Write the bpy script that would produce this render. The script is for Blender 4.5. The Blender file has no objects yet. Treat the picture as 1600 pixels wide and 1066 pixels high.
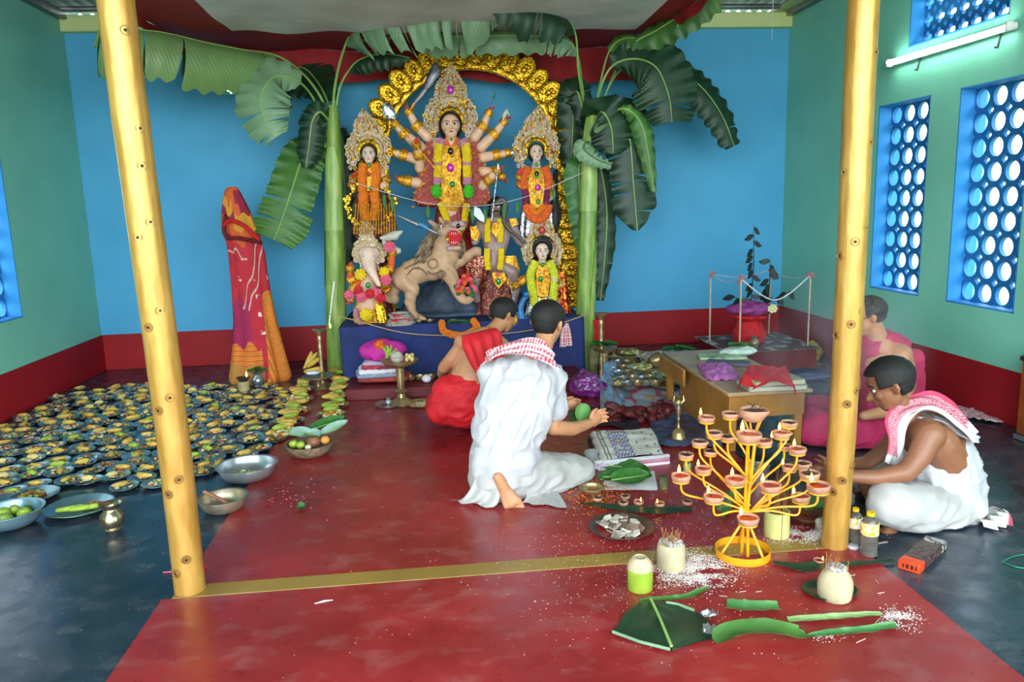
import bpy, bmesh, math, random
from math import sin, cos, pi, radians, sqrt, atan2
from mathutils import Vector as V, Matrix, Quaternion, noise
random.seed(7)
S = bpy.context.scene
COL = S.collection
# ---------------------------------------------------------------- camera
FPX, PITCH, YAW, ROLL, CH = 1199.5, .1766, .1005, -.0292, 1.55
_f = V((sin(YAW)*cos(PITCH), cos(YAW)*cos(PITCH), -sin(PITCH)))
_r0 = V((cos(YAW), -sin(YAW), 0)); _u0 = _r0.cross(_f)
CR = cos(ROLL)*_r0 + sin(ROLL)*_u0; CU = -sin(ROLL)*_r0 + cos(ROLL)*_u0
CAMP = V((0, 0, CH))
cd = bpy.data.cameras.new('camera'); cam = bpy.data.objects.new('camera', cd); COL.objects.link(cam)
cam.matrix_world = Matrix(((CR.x, CU.x, -_f.x, 0), (CR.y, CU.y, -_f.y, 0), (CR.z, CU.z, -_f.z, CH), (0, 0, 0, 1)))
cd.sensor_width = 36; cd.lens = FPX*36/1600; cd.clip_start = .05
S.camera = cam
# ---------------------------------------------------------------- light and exposure
S.view_settings.view_transform = 'Standard'; S.view_settings.look = 'None'
S.view_settings.gamma = 1; S.view_settings.use_curve_mapping = False
S.view_settings.exposure = 0.0
w = bpy.data.worlds.new('sky'); S.world = w; w.use_nodes = True
bg = w.node_tree.nodes['Background']; bg.inputs[0].default_value = (.80, .93, 1, 1); bg.inputs[1].default_value = 7.5
def area(name, loc, rot, sx, sy, power, col):
    l = bpy.data.lights.new(name, 'AREA'); l.shape = 'RECTANGLE'; l.size = sx; l.size_y = sy
    l.energy = power; l.color = col
    o = bpy.data.objects.new(name, l); COL.objects.link(o); o.location = loc; o.rotation_euler = rot
    o['kind'] = 'helper'
    return o
area('doorway_daylight', (-.8, -6.5, 2.6), (radians(86), 0, 0), 8, 4.6, 560, (.93, .97, 1))
S.cycles.max_bounces = 8; S.cycles.diffuse_bounces = 4; S.cycles.glossy_bounces = 3
S.cycles.transmission_bounces = 6; S.cycles.transparent_max_bounces = 8
S.cycles.sample_clamp_indirect = 6; S.cycles.use_denoising = True; S.cycles.caustics_reflective = False; S.cycles.caustics_refractive = False

def ray(px, py): return (px-800)/FPX*CR - (py-533)/FPX*CU + _f
def G(px, py, z=0.0):
    d = ray(px, py); return CAMP + d*((z-CH)/d.z)
def W(px, py, Y):
    d = ray(px, py); return CAMP + d*(Y/d.y)
def WX(px, py, X):
    d = ray(px, py); return CAMP + d*(X/d.x)
def U(Y): return Y*1.012/FPX          # metres per photo pixel at depth Y
def lin(c):
    if isinstance(c, str): c = tuple(int(c[i:i+2], 16) for i in (0, 2, 4))
    return tuple((x/255/12.92 if x/255 <= .04045 else ((x/255+.055)/1.055)**2.4) for x in c)
# ---------------------------------------------------------------- materials
class NT:
    def __init__(s, name):
        s.m = bpy.data.materials.new(name); s.m.use_nodes = True; s.t = s.m.node_tree
        s.b = s.t.nodes['Principled BSDF']; s.out = s.t.nodes['Material Output']
    def n(s, typ, **k):
        x = s.t.nodes.new(typ)
        for a, v in k.items():
            if a.startswith('i_'):
                key = a[2:]; x.inputs[int(key) if key.isdigit() else key.replace('_', ' ')].default_value = v
            else: setattr(x, a, v)
        return x
    def l(s, a, b): s.t.links.new(a, b)
    def co(s, kind='Object', scale=(1, 1, 1)):
        tc = s.n('ShaderNodeTexCoord'); mp = s.n('ShaderNodeMapping'); mp.inputs['Scale'].default_value = scale
        s.l(tc.outputs[kind], mp.inputs[0]); return mp.outputs[0]
    def noise(s, vec, sc, det=3, rough=.55):
        x = s.n('ShaderNodeTexNoise'); x.inputs['Scale'].default_value = sc; x.inputs['Detail'].default_value = det
        x.inputs['Roughness'].default_value = rough; s.l(vec, x.inputs['Vector']); return x.outputs['Fac']
    def ramp(s, fac, stops, interp='LINEAR'):
        r = s.n('ShaderNodeValToRGB'); r.color_ramp.interpolation = interp; e = r.color_ramp.elements
        while len(e) < len(stops): e.new(.5)
        for k, (p, c) in enumerate(stops):
            e[k].position = p; c = lin(c) if not isinstance(c, (int, float)) else (c, c, c); e[k].color = (*c, 1)
        s.l(fac, r.inputs[0]); return r.outputs[0]
    def mix(s, fac, a, b, bt='MIX'):
        x = s.n('ShaderNodeMix', data_type='RGBA', blend_type=bt)
        for sock, v, q in ((x.inputs[0], fac, 0), (x.inputs[6], a, 1), (x.inputs[7], b, 1)):
            if hasattr(v, 'links'): s.l(v, sock)
            elif q == 0: sock.default_value = v
            else: sock.default_value = (*(lin(v) if isinstance(v, str) else v), 1)
        return x.outputs[2]
    def math(s, op, a, b=0.0):
        x = s.n('ShaderNodeMath', operation=op)
        for k, v in ((0, a), (1, b)):
            if hasattr(v, 'links'): s.l(v, x.inputs[k])
            else: x.inputs[k].default_value = v
        return x.outputs[0]
    def bump(s, h, st=.3, d=.01):
        x = s.n('ShaderNodeBump'); x.inputs['Strength'].default_value = st; x.inputs['Distance'].default_value = d
        s.l(h, x.inputs['Height']); s.l(x.outputs[0], s.b.inputs['Normal'])
    def set(s, **k):
        for a, v in k.items():
            key = a.replace('_', ' ')
            if hasattr(v, 'links'): s.l(v, s.b.inputs[key])
            else: s.b.inputs[key].default_value = (*v, 1) if isinstance(v, tuple) and len(v) == 3 and 'Color' in key else v
        return s
MATS = {}
def mat(name, col, rough=.55, metal=0., var=.12, vs=6., bump=0., bs=60., dark=None, spec=.5, sss=0, trans=0, coat=0, rnd=0, sheen=0, alpha=1):
    if name in MATS: return MATS[name]
    t = NT(name); c = lin(col); v = t.co()
    c2 = lin(dark) if dark else tuple(x*(1-var*2.2) for x in c)
    f = t.noise(v, vs, 4, .6)
    fr = t.ramp(f, [(.36, 0.), (.64, 1.)])
    out = t.mix(fr, c2, c)
    if rnd:
        oi = t.n('ShaderNodeObjectInfo'); hs = t.n('ShaderNodeHueSaturation')
        t.l(out, hs.inputs['Color']); mr = t.n('ShaderNodeMapRange'); mr.inputs[3].default_value = 1-rnd; mr.inputs[4].default_value = 1+rnd
        t.l(oi.outputs['Random'], mr.inputs[0]); t.l(mr.outputs[0], hs.inputs['Value'])
        m2 = t.n('ShaderNodeMapRange'); m2.inputs[3].default_value = .5-rnd*.06; m2.inputs[4].default_value = .5+rnd*.06
        t.l(t.math('FRACT', t.math('MULTIPLY', oi.outputs['Random'], 7.31)), m2.inputs[0]); t.l(m2.outputs[0], hs.inputs['Hue']); out = hs.outputs[0]
    t.set(Base_Color=out, Roughness=rough, Metallic=metal, Specular_IOR_Level=spec, Transmission_Weight=trans, Coat_Weight=coat, Sheen_Weight=sheen, Alpha=alpha)
    if sss: t.set(Subsurface_Weight=sss, Subsurface_Radius=(.9, .4, .25), Subsurface_Scale=.02)
    if bump: t.bump(t.noise(v, bs, 3), bump, .004)
    MATS[name] = t.m; return t.m
def emat(name, col, st):
    if name in MATS: return MATS[name]
    t = NT(name); t.set(Base_Color=lin(col), Emission_Color=lin(col), Emission_Strength=st); MATS[name] = t.m; return t.m
def vmat(name, rough=.7, bump=.25, bs=180., metal=0, sheen=.0, var=.12):
    if name in MATS: return MATS[name]
    t = NT(name); a = t.n('ShaderNodeAttribute', attribute_name='Col'); v = t.co()
    f = t.ramp(t.noise(v, 9, 4), [(.35, 1-var*1.8), (.65, 1.)])
    t.set(Base_Color=t.mix(1., a.outputs['Color'], f, 'MULTIPLY'), Roughness=rough, Metallic=metal, Sheen_Weight=sheen)
    t.bump(t.noise(v, bs, 2), bump, .003); MATS[name] = t.m; return t.m
def flit(name, cols, scale=70, metal=.75, rough=.28, bump=.7):
    """crinkled tinsel / zari work: cellular foil with several metal tones"""
    if name in MATS: return MATS[name]
    t = NT(name); v = t.co(); vo = t.n('ShaderNodeTexVoronoi'); vo.inputs['Scale'].default_value = scale; t.l(v, vo.inputs['Vector'])
    sp = t.n('ShaderNodeSeparateColor'); t.l(vo.outputs['Color'], sp.inputs[0])
    n = len(cols); c = t.ramp(sp.outputs[0], [(k/n, q) for k, q in enumerate(cols)], 'CONSTANT')
    t.set(Base_Color=c, Metallic=metal, Roughness=rough); t.bump(t.noise(v, scale*1.3, 3), bump, .006)
    MATS[name] = t.m; return t.m
# ---------------------------------------------------------------- mesh building
ORG = {}
ORD = 'zeroth first second third fourth fifth sixth seventh eighth ninth tenth eleventh twelfth thirteenth fourteenth fifteenth sixteenth seventeenth eighteenth nineteenth twentieth twenty-first twenty-second twenty-third twenty-fourth twenty-fifth'.split()
class MB:
    def __init__(s): s.v = []; s.f = []; s.mi = []; s.uv = None; s.vc = None; s.m = 0
    def add(s, vs, fs, M=None, col=None):
        b = len(s.v); s.v += [tuple(M @ V(p)) if M else tuple(p) for p in vs]
        s.f += [tuple(i+b for i in f) for f in fs]; s.mi += [s.m]*len(fs)
        if col is not None or s.vc is not None:
            if s.vc is None: s.vc = [(1, 1, 1)]*b
            s.vc += col if isinstance(col, list) else [col or (1, 1, 1)]*len(vs)
        return s
    def box(s, c, d, rz=0, M=None, col=None, bev=0, L=None):
        x, y, z = d[0]/2, d[1]/2, d[2]/2
        T = Matrix.Translation(V(c)) @ Matrix.Rotation(rz, 4, 'Z')
        if L: T = T @ L
        if M: T = M @ T
        if bev:
            b = min(bev, x*.9, y*.9, z*.9); vs = []; 
            for zz, k in ((-z, b), (-z+b, 0), (z-b, 0), (z, b)):
                vs += [(-x+k, -y+k+ (b if not k else 0), zz), (-x+k+(b if not k else 0), -y+k, zz), (x-k-(b if not k else 0), -y+k, zz), (x-k, -y+k+(b if not k else 0), zz),
                       (x-k, y-k-(b if not k else 0), zz), (x-k-(b if not k else 0), y-k, zz), (-x+k+(b if not k else 0), y-k, zz), (-x+k, y-k-(b if not k else 0), zz)]
            fs = [tuple(range(7, -1, -1)), tuple(range(24, 32))]
            for r in range(3):
                for i in range(8): fs.append((r*8+i, r*8+(i+1) % 8, r*8+8+(i+1) % 8, r*8+8+i))
            return s.add(vs, fs, T, col)
        vs = [(-x, -y, -z), (x, -y, -z), (x, y, -z), (-x, y, -z), (-x, -y, z), (x, -y, z), (x, y, z), (-x, y, z)]
        return s.add(vs, [(0, 3, 2, 1), (4, 5, 6, 7), (0, 1, 5, 4), (1, 2, 6, 5), (2, 3, 7, 6), (3, 0, 4, 7)], T, col)
    def tube(s, pts, rad, n=8, cap=True, round_=False, flat=1., M=None, col=None, up=None):
        pts = [V(p) for p in pts]; k = len(pts)
        if k < 2: return s
        rad = list(rad) if isinstance(rad, (list, tuple)) else [rad]*k
        if round_:
            a = (pts[1]-pts[0]).normalized(); b = (pts[-1]-pts[-2]).normalized()
            pre = [(pts[0]-a*rad[0]*c, rad[0]*q) for c, q in ((.97, .25), (.8, .6), (.45, .89))]
            post = [(pts[-1]+b*rad[-1]*c, rad[-1]*q) for c, q in ((.45, .89), (.8, .6), (.97, .25))]
            pts = [p for p, _ in pre]+pts+[p for p, _ in post]; rad = [q for _, q in pre]+rad+[q for _, q in post]; k = len(pts)
        vs = []; prev = None
        for i in range(k):
            t = (pts[min(i+1, k-1)]-pts[max(i-1, 0)])
            t = t.normalized() if t.length > 1e-9 else V((0, 0, 1))
            if prev is None:
                a = V(up) if up else (V((0, 0, 1)) if abs(t.z) < .9 else V((1, 0, 0))); x = t.cross(a).normalized()
            else: x = (prev-t*prev.dot(t)).normalized()
            prev = x; y = t.cross(x)
            for j in range(n):
                an = 2*pi*j/n; vs.append(pts[i]+x*cos(an)*rad[i]+y*sin(an)*rad[i]*flat)
        fs = [(i*n+j, i*n+(j+1) % n, (i+1)*n+(j+1) % n, (i+1)*n+j) for i in range(k-1) for j in range(n)]
        if cap: fs += [tuple(range(n-1, -1, -1)), tuple(range((k-1)*n, k*n))]
        return s.add(vs, fs, M, col)
    def lathe(s, prof, n=24, c=(0, 0, 0), M=None, col=None, sy=1., wob=0):
        c = V(c); vs = []; k = len(prof)
        for (r, z) in prof:
            for j in range(n):
                a = 2*pi*j/n; rr = r*(1+wob*sin(3*a+z*30)); vs.append(V((cos(a)*rr, sin(a)*rr*sy, z))+c)
        fs = [(i*n+j, i*n+(j+1) % n, (i+1)*n+(j+1) % n, (i+1)*n+j) for i in range(k-1) for j in range(n)]
        if prof[0][0] > 1e-5: fs.append(tuple(range(n-1, -1, -1)))
        if prof[-1][0] > 1e-5: fs.append(tuple(range((k-1)*n, k*n)))
        return s.add(vs, fs, M, col)
    def ell(s, c, r, M=None, nu=12, nv=8, col=None, R=None):
        c = V(c); r = (r, r, r) if isinstance(r, (int, float)) else r; vs = []
        for i in range(nv+1):
            p = pi*i/nv
            if i in (0, nv): ring = [V((0, 0, cos(p)*r[2]))]
            else: ring = [V((sin(p)*cos(2*pi*j/nu)*r[0], sin(p)*sin(2*pi*j/nu)*r[1], cos(p)*r[2])) for j in range(nu)]
            vs += [(R @ q if R else q)+c for q in ring]
        fs = []; 
        idx = lambda i, j: 0 if i == 0 else (len(vs)-1 if i == nv else 1+(i-1)*nu+j % nu)
        for i in range(nv):
            for j in range(nu):
                a, b, d, e = idx(i, j), idx(i+1, j), idx(i+1, j+1), idx(i, j+1)
                f = []
                for q in (a, b, d, e):
                    if q not in f: f.append(q)
                fs.append(tuple(f))
        return s.add(vs, fs, M, col)
    def grid(s, fn, nu, nv, col=None, closed=False, M=None, uv=False):
        vs = []; cs = []; uvs = []
        for i in range(nv+1):
            for j in range(nu+(0 if closed else 1)):
                u, v = j/nu, i/nv; vs.append(fn(u, v)); uvs.append((u, v))
                if col: cs.append(col(u, v))
        m = nu if closed else nu+1
        fs = [(i*m+j, i*m+(j+1) % m, (i+1)*m+(j+1) % m, (i+1)*m+j) for i in range(nv) for j in range(nu)]
        return s.add(vs, fs, M, cs if col else None)
    def prism(s, poly, h, M=None, col=None):
        n = len(poly); vs = [(x, y, 0) for x, y in poly]+[(x, y, h) for x, y in poly]
        return s.add(vs, [tuple(range(n-1, -1, -1)), tuple(range(n, 2*n))]+[(i, (i+1) % n, n+(i+1) % n, n+i) for i in range(n)], M, col)
    def torus(s, c, R, r, n=14, k=6, M=None, T=None, a0=0, a1=2*pi, sx=1.):
        full = abs(a1-a0-2*pi) < 1e-6; m = n if full else n+1; vs = []
        for i in range(m):
            a = a0+(a1-a0)*i/n
            for j in range(k):
                b = 2*pi*j/k; vs.append(V(((R+r*cos(b))*cos(a)*sx, (R+r*cos(b))*sin(a), r*sin(b))))
        if T: vs = [T @ q for q in vs]
        vs = [q+V(c) for q in vs]
        fs = [(i*k+j, ((i+1) % m)*k+j, ((i+1) % m)*k+(j+1) % k, i*k+(j+1) % k) for i in range(n) for j in range(k)]
        return s.add(vs, fs, M)
    def mesh(s, name, mats, sharp=40, org=None):
        me = bpy.data.meshes.new(name)
        vs = s.v if org is None else [(x-org[0], y-org[1], z-org[2]) for x, y, z in s.v]
        me.from_pydata(vs, [], s.f)
        for m in (mats if isinstance(mats, (list, tuple)) else [mats]): me.materials.append(m)
        me.polygons.foreach_set('material_index', s.mi)
        if s.vc:
            ca = me.color_attributes.new('Col', 'FLOAT_COLOR', 'POINT')
            ca.data.foreach_set('color', [x for c in s.vc for x in (*c[:3], 1.)])
        me.shade_smooth()
        if sharp < 180: me.set_sharp_from_angle(angle=radians(sharp))
        me.validate(); return me
    def build(s, name, mats, parent=None, sharp=40, loc=None, **tagk):
        org = ORG.get(parent.name, (0, 0, 0)) if parent else (tuple(loc) if loc is not None else None)
        o = bpy.data.objects.new(name, s.mesh(name, mats, sharp, org)); COL.objects.link(o)
        if parent: o.parent = parent; ORG[o.name] = org
        elif org: o.location = org; ORG[o.name] = org
        tag(o, **tagk); return o
def tag(o, label=None, cat=None, group=None, kind=None):
    for k, v in (('label', label), ('category', cat), ('group', group), ('kind', kind)):
        if v: o[k] = v
    return o
def thing(name, label, cat, loc=(0, 0, 0), group=None, kind=None):
    o = bpy.data.objects.new(name, None); COL.objects.link(o); o.location = loc; o.empty_display_size = .05
    ORG[o.name] = tuple(loc); return tag(o, label, cat, group, kind)
KIDS = {}
def dup(root, loc=None, rz=None, label=None, group=None, scale=None):
    def rec(o, par):
        c = o.copy(); COL.objects.link(c)
        if par: c.parent = par
        for ch in list(o.children): rec(ch, c)
        return c
    c = rec(root, None)
    if loc is not None: c.location = loc
    if rz is not None: c.rotation_euler.z = rz
    if scale: c.scale = (scale,)*3
    if label: c['label'] = label
    if group: c['group'] = group
    return c
def catmull(pts, n=6):
    P = [V(p) for p in pts]; out = []
    for i in range(len(P)-1):
        a, b, c, d = P[max(i-1, 0)], P[i], P[i+1], P[min(i+2, len(P)-1)]
        for k in range(n):
            t = k/n; out.append(.5*((2*b)+(c-a)*t+(2*a-5*b+4*c-d)*t*t+(3*b-a-3*c+d)*t**3))
    out.append(P[-1]); return out
def lerpk(keys, t):
    for (a, x), (b, y) in zip(keys, keys[1:]):
        if t <= b: return x+(y-x)*max(0, min(1, (t-a)/max(b-a, 1e-9)))
    return keys[-1][1]
def fuse(mb, vox=.01, smooth=4, fn=None, colf=None):
    """union of closed shells into one continuous surface"""
    me = bpy.data.meshes.new('t'); me.from_pydata(mb.v, [], mb.f)
    o = bpy.data.objects.new('t', me); COL.objects.link(o)
    m = o.modifiers.new('r', 'REMESH'); m.mode = 'VOXEL'; m.voxel_size = vox
    if smooth: q = o.modifiers.new('s', 'SMOOTH'); q.factor = .5; q.iterations = smooth
    dg = bpy.context.evaluated_depsgraph_get(); e = o.evaluated_get(dg); r = e.to_mesh()
    out = MB(); out.v = [tuple(v.co) for v in r.vertices]
    if fn:
        nv = []
        for v in r.vertices: nv.append(tuple(fn(v.co, v.normal)))
        out.v = nv
    out.f = [tuple(p.vertices) for p in r.polygons]; out.mi = [0]*len(out.f)
    if colf: out.vc = [colf(V(p)) for p in out.v]
    e.to_mesh_clear(); bpy.data.objects.remove(o); bpy.data.meshes.remove(me); return out
def limb(mb, pts, n=12):
    """tapered round-ended chain: pts = [(vec, r), ...]"""
    for (a, ra), (b, rb) in zip(pts, pts[1:]):
        a, b = V(a), V(b); mb.tube([a, a.lerp(b, .5), b], [ra, (ra+rb)/2, rb], n, round_=True)
def folds(amp=.006, k=(30, 30, 6), seed=0, sharp=1.):
    K = V(k)
    def fn(co, no):
        p = V((co.x*K.x+seed, co.y*K.y, co.z*K.z)); a = noise.noise(p)
        b = 1-abs(noise.noise(p*1.7+V((5, 3, 1))))*2
        return co+no*amp*(a+b*.6*sharp)
    return fn
def frame(t, n):
    """matrix with x = t, z ~ n"""
    t = V(t).normalized(); n = V(n); y = n.cross(t).normalized(); n = t.cross(y)
    return Matrix(((t.x, y.x, n.x), (t.y, y.y, n.y), (t.z, y.z, n.z)))
# ================================================================ room
XL, XR, YB, ZR, ZT = -3.36, 3.8, 8.06, .364, 3.26
YF = -1.2
def wallmat(name, c, dk):
    t = NT(name); v = t.co(); n1 = t.ramp(t.noise(v, 1.3, 5, .6), [(.3, 0.), (.7, 1.)])
    t.set(Base_Color=t.mix(n1, dk, c), Roughness=.62, Specular_IOR_Level=.35)
    t.bump(t.noise(v, 38, 4, .7), .25, .006); return t.m
m_blue = wallmat('blue_distemper', '54acd8', '4aa0cc'); m_green = wallmat('sea_green_distemper', '88d2b8', '78c4aa')
m_red = wallmat('maroon_dado_paint', 'a5141c', '8c1018'); m_win = wallmat('window_blue_paint', '2f8fd4', '2882c4')
m_scr = wallmat('window_blue_backlit', '2878b4', '206ca8'); m_cream = wallmat('pale_lime_plaster', 'dbe3a0', 'c4cc88')  # m_scr: window blue darkened, the screens' backlit shade put into the colour
def floormat(name, c, dk, rough, speck=.0):
    t = NT(name); v = t.co(); a = t.noise(v, 1.7, 3, .5); b = t.noise(v, 9, 3, .5)
    f = t.ramp(t.mix(.2, a, b), [(.38, 0.), (.62, 1.)])
    base = t.mix(f, dk, c)
    sc = t.ramp(t.noise(t.co('Object', (2, 3, 1)), 2.5, 4, .6), [(.52, 0.), (.72, 1.)])
    base = t.mix(t.math('MULTIPLY', sc, .10), base, 'c8b8b0')
    if speck:
        vo = t.n('ShaderNodeTexVoronoi'); vo.inputs['Scale'].default_value = 55; t.l(v, vo.inputs['Vector'])
        dots = t.ramp(vo.outputs['Distance'], [(.05, 1.), (.11, 0.)])
        base = t.mix(t.math('MULTIPLY', dots, t.ramp(t.noise(v, 3.3, 3), [(.5, 0.), (.62, speck)])), base, 'd8a8a0')
    r = t.math('ADD', t.math('MULTIPLY', t.ramp(b, [(.35, 0.), (.7, 1.)]), .2), rough)
    t.set(Base_Color=base, Roughness=r); t.bump(t.noise(v, 7, 3), .05, .004); return t.m
m_dark = floormat('black_oxide_floor', '2a3846', '1a2430', .16); m_rug = floormat('red_oxide_floor', '98282a', '801e20', .24, .5)
m_gold_line = floormat('ochre_floor_line', '9a7c38', '846628', .4)
fl = MB().box((.22, 3.4, -.05), (7.16, 9.4, .1)).build('floor', m_dark, kind='structure')
MB().box(((-1.11+1.79)/2, (3.14+7.2)/2, .002), (2.9, 4.06, .008), bev=.002).build('red_oxide_panel', m_rug, fl)
MB().box(((-1.16+1.83)/2, (YF+3.03)/2, .002), (2.99, 4.23, .008), bev=.002).build('red_oxide_panel', m_rug, fl)
MB().box((.33, 3.085, .003), (2.9, .11, .009), bev=.002).build('ochre_line', m_gold_line, fl)

def cells(lo, hi, cuts): return sorted(set([lo, hi]+[c for c in cuts if lo < c < hi]))
def wall(name, axis, pos, thick, a0, a1, z0, z1, holes, m):
    A = cells(a0, a1, [h[0] for h in holes]+[h[1] for h in holes]); Z = cells(z0, z1, [h[2] for h in holes]+[h[3] for h in holes]); b = MB()
    for i in range(len(A)-1):
        for j in range(len(Z)-1):
            ca, cz = (A[i]+A[i+1])/2, (Z[j]+Z[j+1])/2
            if any(h[0] < ca < h[1] and h[2] < cz < h[3] for h in holes): continue
            da, dz = A[i+1]-A[i], Z[j+1]-Z[j]
            if axis == 'x': b.box((pos+thick/2, ca, cz), (abs(thick), da, dz))
            else: b.box((ca, pos+thick/2, cz), (da, abs(thick), dz))
    return b.build(name, m, kind='structure')
W1 = (5.655, 6.335, .74, 2.27); W2 = (4.645, 5.325, .74, 2.27); W3 = (4.9, 5.975, 2.67, 3.18)
W4 = (4.9, 6.63, .75, 2.15); W5 = (-1.975, -1.30, 2.68, 2.96)
wr = wall('wall_right', 'x', XR, .22, 1.2, YB+.2, 0, 3.42, [W1, W2, W3], m_green)
wl = wall('wall_left', 'x', XL, -.22, 1.2, YB+.2, 0, 3.42, [W4], m_green)
wb = wall('wall_back', 'y', YB, .2, XL, XR, 0, ZT, [W5], m_blue)
MB().box((XR-.006, (1.2+YB)/2, ZR/2), (.012, YB-1.2, ZR), bev=.003).build('dado_band', m_red, wr)
MB().box((XL+.006, (1.2+YB)/2, ZR/2), (.012, YB-1.2, ZR), bev=.003).build('dado_band', m_red, wl)
MB().box(((XL+XR)/2, YB-.006, ZR/2), (XR-XL, .012, ZR), bev=.003).build('dado_band', m_red, wb)
MB().box(((XL+XR)/2, YB+.06, ZT+.075), (XR-XL, .28, .15), bev=.01).build('trim_1', m_cream, kind='structure')
# pierced cement window screens: every opening is a real hole
def lattice(b, M, cx, cz, pw, ph, th, hole, dia):
    """one cell: hole(ang)->radius, quarter diamonds of half-diagonal dia at the corners"""
    N = 32; w, h = pw/2, ph/2; ang = set(2*pi*k/N for k in range(N))
    for q in ((w-dia, h), (w, h-dia)):
        for sx in (1, -1):
            for sz in (1, -1): ang.add(atan2(q[1]*sz, q[0]*sx) % (2*pi))
    ang = sorted(ang); n = len(ang); vs = []
    def outer(a):
        c, s_ = abs(cos(a)), abs(sin(a)); t = min(w/max(c, 1e-9), h/max(s_, 1e-9)); return min(t, (w+h-dia)/(c+s_))
    for yy in (0, th):
        for kind in (0, 1):
            for a in ang:
                r = outer(a) if kind == 0 else hole(a); vs.append((cx+cos(a)*r, yy, cz+sin(a)*r))
    fs = []
    for i in range(n):
        j = (i+1) % n; o0, i0, o1, i1 = i, n+i, 2*n+i, 3*n+i; O0, I0, O1, I1 = j, n+j, 2*n+j, 3*n+j
        fs += [(o0, O0, I0, i0), (o1, i1, I1, O1), (i0, I0, I1, i1)]
        # diamond walls only
        pa, pb = vs[i], vs[j]
        if not ((abs(abs(pa[0]-cx)-w) < 1e-6 and abs(abs(pb[0]-cx)-w) < 1e-6) or (abs(abs(pa[2]-cz)-h) < 1e-6 and abs(abs(pb[2]-cz)-h) < 1e-6)): fs.append((o0, o1, O1, O0))
    b.add(vs, fs, M)
def window(name, axis, pos, sgn, a0, a1, z0, z1, nx, nz, star=False, m=None, off=.0):
    m = m or m_win; w = thing(name, 'blue painted pierced cement window screen', None, (pos, (a0+a1)/2, z0) if axis == 'x' else ((a0+a1)/2, pos, z0), kind='structure')
    del w['label']
    pw, ph = (a1-a0)/nx, (z1-z0)/nz
    if axis == 'x': M = Matrix(((0, sgn, 0, pos+sgn*.11), (1, 0, 0, a0), (0, 0, 1, z0), (0, 0, 0, 1)))
    else: M = Matrix(((1, 0, 0, a0), (0, 1, 0, pos+.1), (0, 0, 1, z0), (0, 0, 0, 1)))
    b = MB(); rr = min(pw, ph)
    hole = (lambda a: rr*(.2+.2*abs(cos(2*a))**.7)) if star else (lambda a: rr*.385)
    for i in range(nx):
        for j in range(nz): lattice(b, M, (i+.5)*pw, (j+.5)*ph+off, pw, ph, .03, hole, rr*.19)
    b.build('pierced_screen', m_scr if m is m_win else m, w)
    r = MB(); t = .012; D = .2
    L = a1-a0; H = z1-z0
    for c, d in (((L/2, .05, t/2), (L, D, t)), ((L/2, .05, H-t/2), (L, D, t)), ((t/2, .05, H/2), (t, D, H)), ((L-t/2, .05, H/2), (t, D, H))):
        r.box(c, d, M=M @ Matrix.Translation((0, -.06, 0)))
    r.build('painted_reveal', m, w)
    return w
window('window_1', 'x', XR, 1, *W1, 4, 9); window('window_2', 'x', XR, 1, *W2, 4, 9)
window('window_3', 'x', XR, 1, *W3, 8, 4, True)
window('window_4', 'x', XL, -1, *W4, 10, 8); window('window_5', 'y', YB, 1, *W5, 4, 2, True, m_green)
# corrugated tin roof and its pipes
m_tin = mat('weathered_tin', '6c8c9c', .45, .35, .25, 3, .15, 30); m_pipe = mat('grey_pipe', '8a8c88', .4, .6, .2)
def roofz(x, y): return 3.5+.2*(YB-y)/YB
rf = thing('ceiling', None, None, (0, 4, 3.5), kind='structure')
xs = XL-.3; k = 0
while xs < XR+.3:
    x1 = min(xs+.98, XR+.35); b = MB(); n = int((x1-xs)/.019)
    b.grid(lambda u, v: V((xs+(x1-xs)*u, YF+.2+(YB+.1-YF)*v, roofz(0, YF+.2+(YB+.1-YF)*v)+.022*sin((xs+(x1-xs)*u)*2*pi/.115)+(k % 2)*.006)), n, 2)
    b.build('tin_sheet', m_tin, rf); xs += .95; k += 1
for y in (YB-.16, 6.2, 4.3, 2.4, .4): MB().tube([(XL-.1, y, roofz(0, y)-.065), (XR+.1, y, roofz(0, y)-.065)], .026, 10).build('roof_pipe', m_pipe, rf)
for x in (XL+.05, XR-.05): MB().box((x, 4, 3.40), (.05, 8.3, .07)).build('side_rail', m_pipe, rf)
MB().box((XR-.13, 4, 3.43), (.12, 8.3, .03)).build('side_rail', m_cream, rf)
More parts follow.
